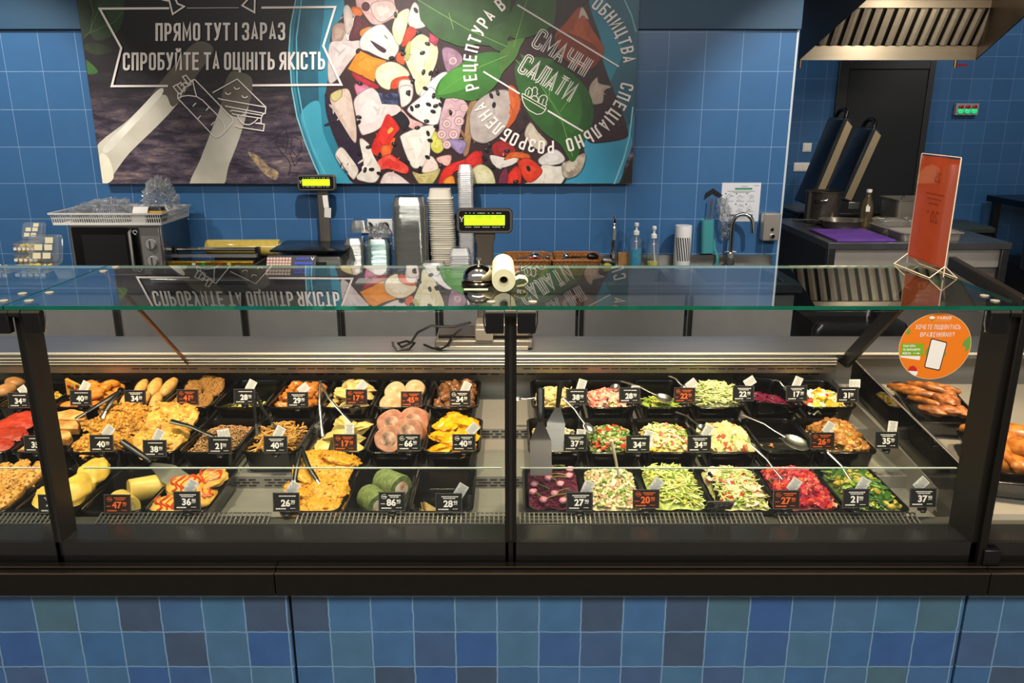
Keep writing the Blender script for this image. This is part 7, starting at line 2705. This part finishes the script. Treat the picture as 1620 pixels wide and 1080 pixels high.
# cooking appliance with two raised lids behind the table
ap = thing('tilting_griddle', 'dark cooking appliance behind the kitchen table with two raised slanted lids', 'griddle', (2.85, 6.95, 0))
o.parent = ap
o.location = (-.06, -.345, .93)
o.name = 'control_box'
MB().bx(-.50, .45, -.33, .42, .10, .86).build('housing', mat('#1a1b1d', .35, .5), ap, bevel=.01)
MB().bx(-.48, .43, -.31, .40, .86, .89).build('cooking_plate', mat('#3c3d3f', .3, .9), ap, bevel=.004)
for x in (-.45, .39):
    for y in (-.28, .36):
        MB().lathe([(.03, 0), (.025, .1)], 12, (x, y, 0)).build('foot', STEELD, ap)
LIDM = mat('#333a42', .25, .5)
for k, (bpx, bpz, tpx, tpz) in enumerate(((1285, 326, 1344, 187), (1337, 318, 1389, 203))):
    Yl = 6.66
    A0, A1 = oy(bpx, bpz, Yl), oy(tpx, tpz, Yl)
    d = A1 - A0
    L = d.length
    an = atan2(d.x, d.z)
    R = Euler((0, an, 0)).to_matrix()
    off = A0 - Vector((2.85, 6.95, 0))
    b = MB()
    prof = [(-.045, 0), (.045, 0), (.045, L * .93), (.03, L), (-.03, L), (-.045, L * .97)]
    r0 = [off + R @ Vector((x, 0, z)) for x, z in prof]
    r1 = [off + R @ Vector((x * .9, .34, z)) for x, z in prof]
    b.loft([r0, r1])
    ld = b.build('raised_lid', LIDM, ap, bevel=.012)
    b = MB()
    b.loft([[off + R @ Vector((x, y, z)) for x, z in ((-.012, .02), (.0455, .02), (.0455, L * .93), (-.012, L * .97))] for y in (-.004, .012)])
    b.build('steel_edge', mat('#b4a284', .35, .6), ld, smooth=0)
    b = MB()
    b.tube([off + R @ Vector((-.0, y, z)) for y, z in ((.08, L - .01), (.10, L + .05), (.16, L + .07), (.24, L + .07), (.28, L + .05), (.30, L - .01))], .018, 10)
    b.build('handle', BLACK, ld)
# bread under film at the left of the appliance
bs = thing('side_shelf', 'steel shelf rack left of the tall pot beyond the wall corner', 'shelf', (2.12, 7.05, 0))
for z in (.62, .86, .98):
    MB().bx(-.35, .06, -.2, .25, z, z + .02).build('shelf_board', STEELD, bs)
for x in (-.33, .04):
    for y in (-.18, .23):
        MB().bx(x - .015, x + .015, y - .015, y + .015, 0, 1.0).build('leg', STEELD, bs)
o = MB().blob((0, 0, .05), (.16, .09, .05), 0, .1, 1.5, 4, 16, 10).build('bread_loaf', F('#a8703a', '#84501f', .6, 30, .3))
o.location = (2.30 - .2, 7.02, 1.0)
tag(o, 'brown bread loaf under film on the shelf left of the pot', 'bread')
film('plastic_film', 'clear film over the bread on the shelf left of the pot', (2.08, 7.02, 1.095), .14, .09, .05, 12, 'film', 8)

# hood
HM = mat('#b8ae9c', .42, .55, .06, 8, stretch=(.3, 3, 3))
HD = mat('#2a2f36', .2, .8)
hd = thing('extraction_hood', 'steel extraction hood with slanted baffle filters hanging over the kitchen table', 'hood', (3.0, 6.0, 2.1))
HO = Vector((3.0, 6.0, 2.1))
FL, FR = oy(1266, 95, 6.6), oy(1544, 95.5, 6.6)
NL, NR = oy(1371, 0, 5.3), oy(1640, 48, 5.3)
NR.z = NL.z
FR.z = FL.z
FRx = FR.x
zf = FL.z
q = lambda x, y, z: Vector((x, y, z)) - HO
b = MB()
b.loft([[q(FL.x, 6.6, zf), q(FRx, 6.6, zf), q(FRx, 6.6, zf + .105), q(FL.x, 6.6, zf + .105)], [q(FL.x, 6.62, zf), q(FRx, 6.62, zf), q(FRx, 6.62, zf + .105), q(FL.x, 6.62, zf + .105)]])
b.build('gutter_band', HM, hd, smooth=0)
zt2 = 3.2
MB().add([q(FL.x, 6.62, zf), q(NL.x, 5.3, NL.z), q(NL.x, 5.3, zt2), q(FL.x, 6.62, zt2), q(FL.x - .012, 6.62, zf), q(NL.x - .012, 5.3, NL.z), q(NL.x - .012, 5.3, zt2), q(FL.x - .012, 6.62, zt2)],
         [(0, 1, 2, 3), (7, 6, 5, 4), (0, 4, 5, 1), (1, 5, 6, 2), (2, 6, 7, 3), (3, 7, 4, 0)]).build('side_panel', mat('#46525e', .35, .25), hd, smooth=0)
MB().add([q(FRx, 6.62, zf), q(NR.x, 5.3, NR.z), q(NR.x, 5.3, zt2), q(FRx, 6.62, zt2), q(FRx + .012, 6.62, zf), q(NR.x + .012, 5.3, NR.z), q(NR.x + .012, 5.3, zt2), q(FRx + .012, 6.62, zt2)],
         [(0, 3, 2, 1), (4, 5, 6, 7), (0, 1, 5, 4), (1, 2, 6, 5), (2, 3, 7, 6), (3, 0, 4, 7)]).build('side_panel', mat('#5a4a3a', .35, .9), hd, smooth=0)
MB().add([q(FL.x, 6.62, zf + .1), q(FRx, 6.62, zf + .1), q(FRx, 6.62, zt2), q(FL.x, 6.62, zt2)], [(0, 1, 2, 3)]).build('back_panel', HD, hd, smooth=0)
MB().add([q(FL.x, 6.62, zt2), q(FRx, 6.62, zt2), q(NR.x, 5.3, zt2), q(NL.x, 5.3, zt2)], [(0, 1, 2, 3)]).build('hood_roof', HD, hd, smooth=0)
# filter bank
fa, fb = Vector((0, 6.585, zf + .115)), Vector((0, 6.42, zf + .355))
xa, xb = FL.x + .02, FRx - .01 + .10
wd_ = lambda t: (xa, xb)
MB().add([q(xa, fa.y + .01, fa.z), q(xb, fa.y + .01, fa.z), q(xb, fb.y + .01, fb.z), q(xa, fb.y + .01, fb.z)], [(0, 1, 2, 3)]).build('filter_back', BLACK, hd, smooth=0)
nb = 17
for i in range(nb):
    x = xa + (xb - xa) * (i + .25) / nb
    w2 = (xb - xa) / nb * .62
    n_ = Vector((0, -.825, -.565))
    b = MB()
    b.loft([[q(x, fa.y, fa.z) + n_ * h + Vector((s, 0, 0)) for s, h in ((0, .0), (w2, .0), (w2, .012), (w2 * .5, .020), (0, .012))], [q(x, fb.y, fb.z) + n_ * h + Vector((s, 0, 0)) for s, h in ((0, .0), (w2, .0), (w2, .012), (w2 * .5, .020), (0, .012))]])
    b.build('baffle', HM, hd, smooth=0)
MB().bx(xa - 3.0, xb + .3 - 3.0, fb.y - .03 - 6.0, fb.y - 6.0, fb.z - 2.1, fb.z + .05 - 2.1).build('top_band', HM, hd, smooth=0)
MB().bx(xa - 3.0, xb + .3 - 3.0, 5.35 - 6.0, fb.y - 6.0, fb.z + .05 - 2.1, fb.z + .06 - 2.1).build('inner_roof', HD, hd, smooth=0)
for px, c, lb in ((1266, '#8c7a5c', 'left'), (1512, '#8c7a5c', 'right')):
    p = oy(px, 96, 6.59)
    v = MB()
    v.lathe([(.012, -.06), (.012, 0)], 12, (p.x - 3, p.y - 6, zf - 2.1))
    v = v.build('drain_valve', mat(c, .3, .9), hd)
    MB().bx(p.x - 3 + .005, p.x - 3 + .085, p.y - 6.02, p.y - 6.005, zf - 2.1 - .045, zf - 2.1 - .03).build('valve_lever', mat('#a01c28', .4), v) if px > 1400 else None

# switches, control box on the kitchen wall
def wplate(name, label, px, py, w_, h_, n, cat):
    p = oy(px, py, 8.07)
    t = thing(name, label, cat, p)
    MB().bx(-w_ / 2, w_ / 2, -.010, -.0005, -h_ / 2, h_ / 2).build('plate', WHITEP, t, bevel=.003)
    for i in range(n):
        x = -w_ / 2 + w_ * (i + .5) / n
        MB().bx(x - w_ / n * .38, x + w_ / n * .38, -.015, -.0105, -h_ * .34, h_ * .34).build('rocker', WHITEP, t, bevel=.002)
    return t


wplate('light_switch', 'single white light switch on the kitchen wall left of the door', 1276.5, 233, .085, .085, 1, 'switch')
wplate('light_switch', 'triple white switch plate below the single switch on the kitchen wall', 1273, 264, .22, .085, 3, 'switch')
p = oy(1526, 173, 8.07)
t = thing('control_box', 'grey control box with three red and green buttons right of the kitchen door', 'control box', p)
MB().bx(-.11, .11, -.05, -.0005, -.055, .055).build('housing', mat('#9a9a9c', .4), t, bevel=.005)
for i in range(3):
    x = -.065 + i * .065
    MB().lathe([(.022, 0), (.022, .012), (.018, .015)], 16, (x, -.05, .020), Euler((pi / 2, 0, 0)).to_matrix()).build('red_button', mat('#a01c1c', .35), t)
    MB().lathe([(.027, 0), (.027, .012), (.022, .015)], 16, (x, -.05, -.014), Euler((pi / 2, 0, 0)).to_matrix()).build('green_button', mat('#2ce08c', .35, emit=.5), t)

# right counter, tray, bin, pot
rc = thing('kitchen_counter', 'dark counter along the kitchen wall at the right edge', 'counter', (5.30, 7.4, 0))
MB().bx(-.62, 1.4, -.35, .6, .84, .90).build('counter_top', mat('#22282f', .3, .8), rc, bevel=.004)
MB().bx(-.5, 1.4, -.25, .6, .05, .30).build('lower_shelf', mat('#141414', .4), rc)
for x in (-.55, 1.3):
    MB().bx(x - .03, x + .03, -.3, -.24, 0, .84).build('leg', BLACK, rc)
    MB().bx(x - .03, x + .03, .5, .56, 0, .84).build('leg', BLACK, rc)
gn('steel_pan', 'steel tray lying on the dark counter at the right edge', 5.05, 7.30, .901, .26, .18, .06, PAN)
pt2 = dup(pt_, 'steel pot on the shelf under the dark counter at the right edge', (4.80, 7.25, .301))
bn_ = thing('waste_bin', 'green waste bin with a black lid beyond the orange sign', 'bin', (3.98, 7.3, 0))
MB().loft([rrect(.19, .19, .03, 0), rrect(.26, .25, .04, .58)]).build('bin_body', F('#3c6a2a', '#335c24', .5, 5, 0), bn_)
MB().loft([rrect(.27, .26, .04, .56), rrect(.275, .265, .04, .66), rrect(.26, .25, .04, .67)]).build('black_liner', mat('#0c0c0c', .25), bn_)
MB().loft([rrect(.28, .27, .04, .67), rrect(.28, .27, .04, .70), rrect(.25, .24, .04, .72)]).build('lid', mat('#2c3634', .4), bn_)
gb_ = thing('waste_bin', 'green waste bin with a black bag standing at the end of the back counter', 'bin', (1.78, 4.14, 0))
MB().loft([rrect(.17, .15, .03, 0), rrect(.24, .21, .04, .64)], 0, True, False).build('bin_body', F('#3f6a2c', '#365e26', .5, 5, 0), gb_)
b = MB()
R0 = []
for z, q_ in ((.64, 1.02), (.60, 1.05), (.54, 1.06), (.50, 1.04)):
    R0.append([Vector((p.x, p.y, p.z + .02 * noise.noise(p * 14))) * 1.0 for p in rrect(.24 * q_, .21 * q_, .04, z, 8)])
b.loft([rrect(.22, .19, .04, .61, 8), rrect(.235, .205, .04, .665, 8)] + R0, 0, True, False)
b.build('black_bag', mat('#0d0d0e', .2, bump=.5, scale=18), gb_)
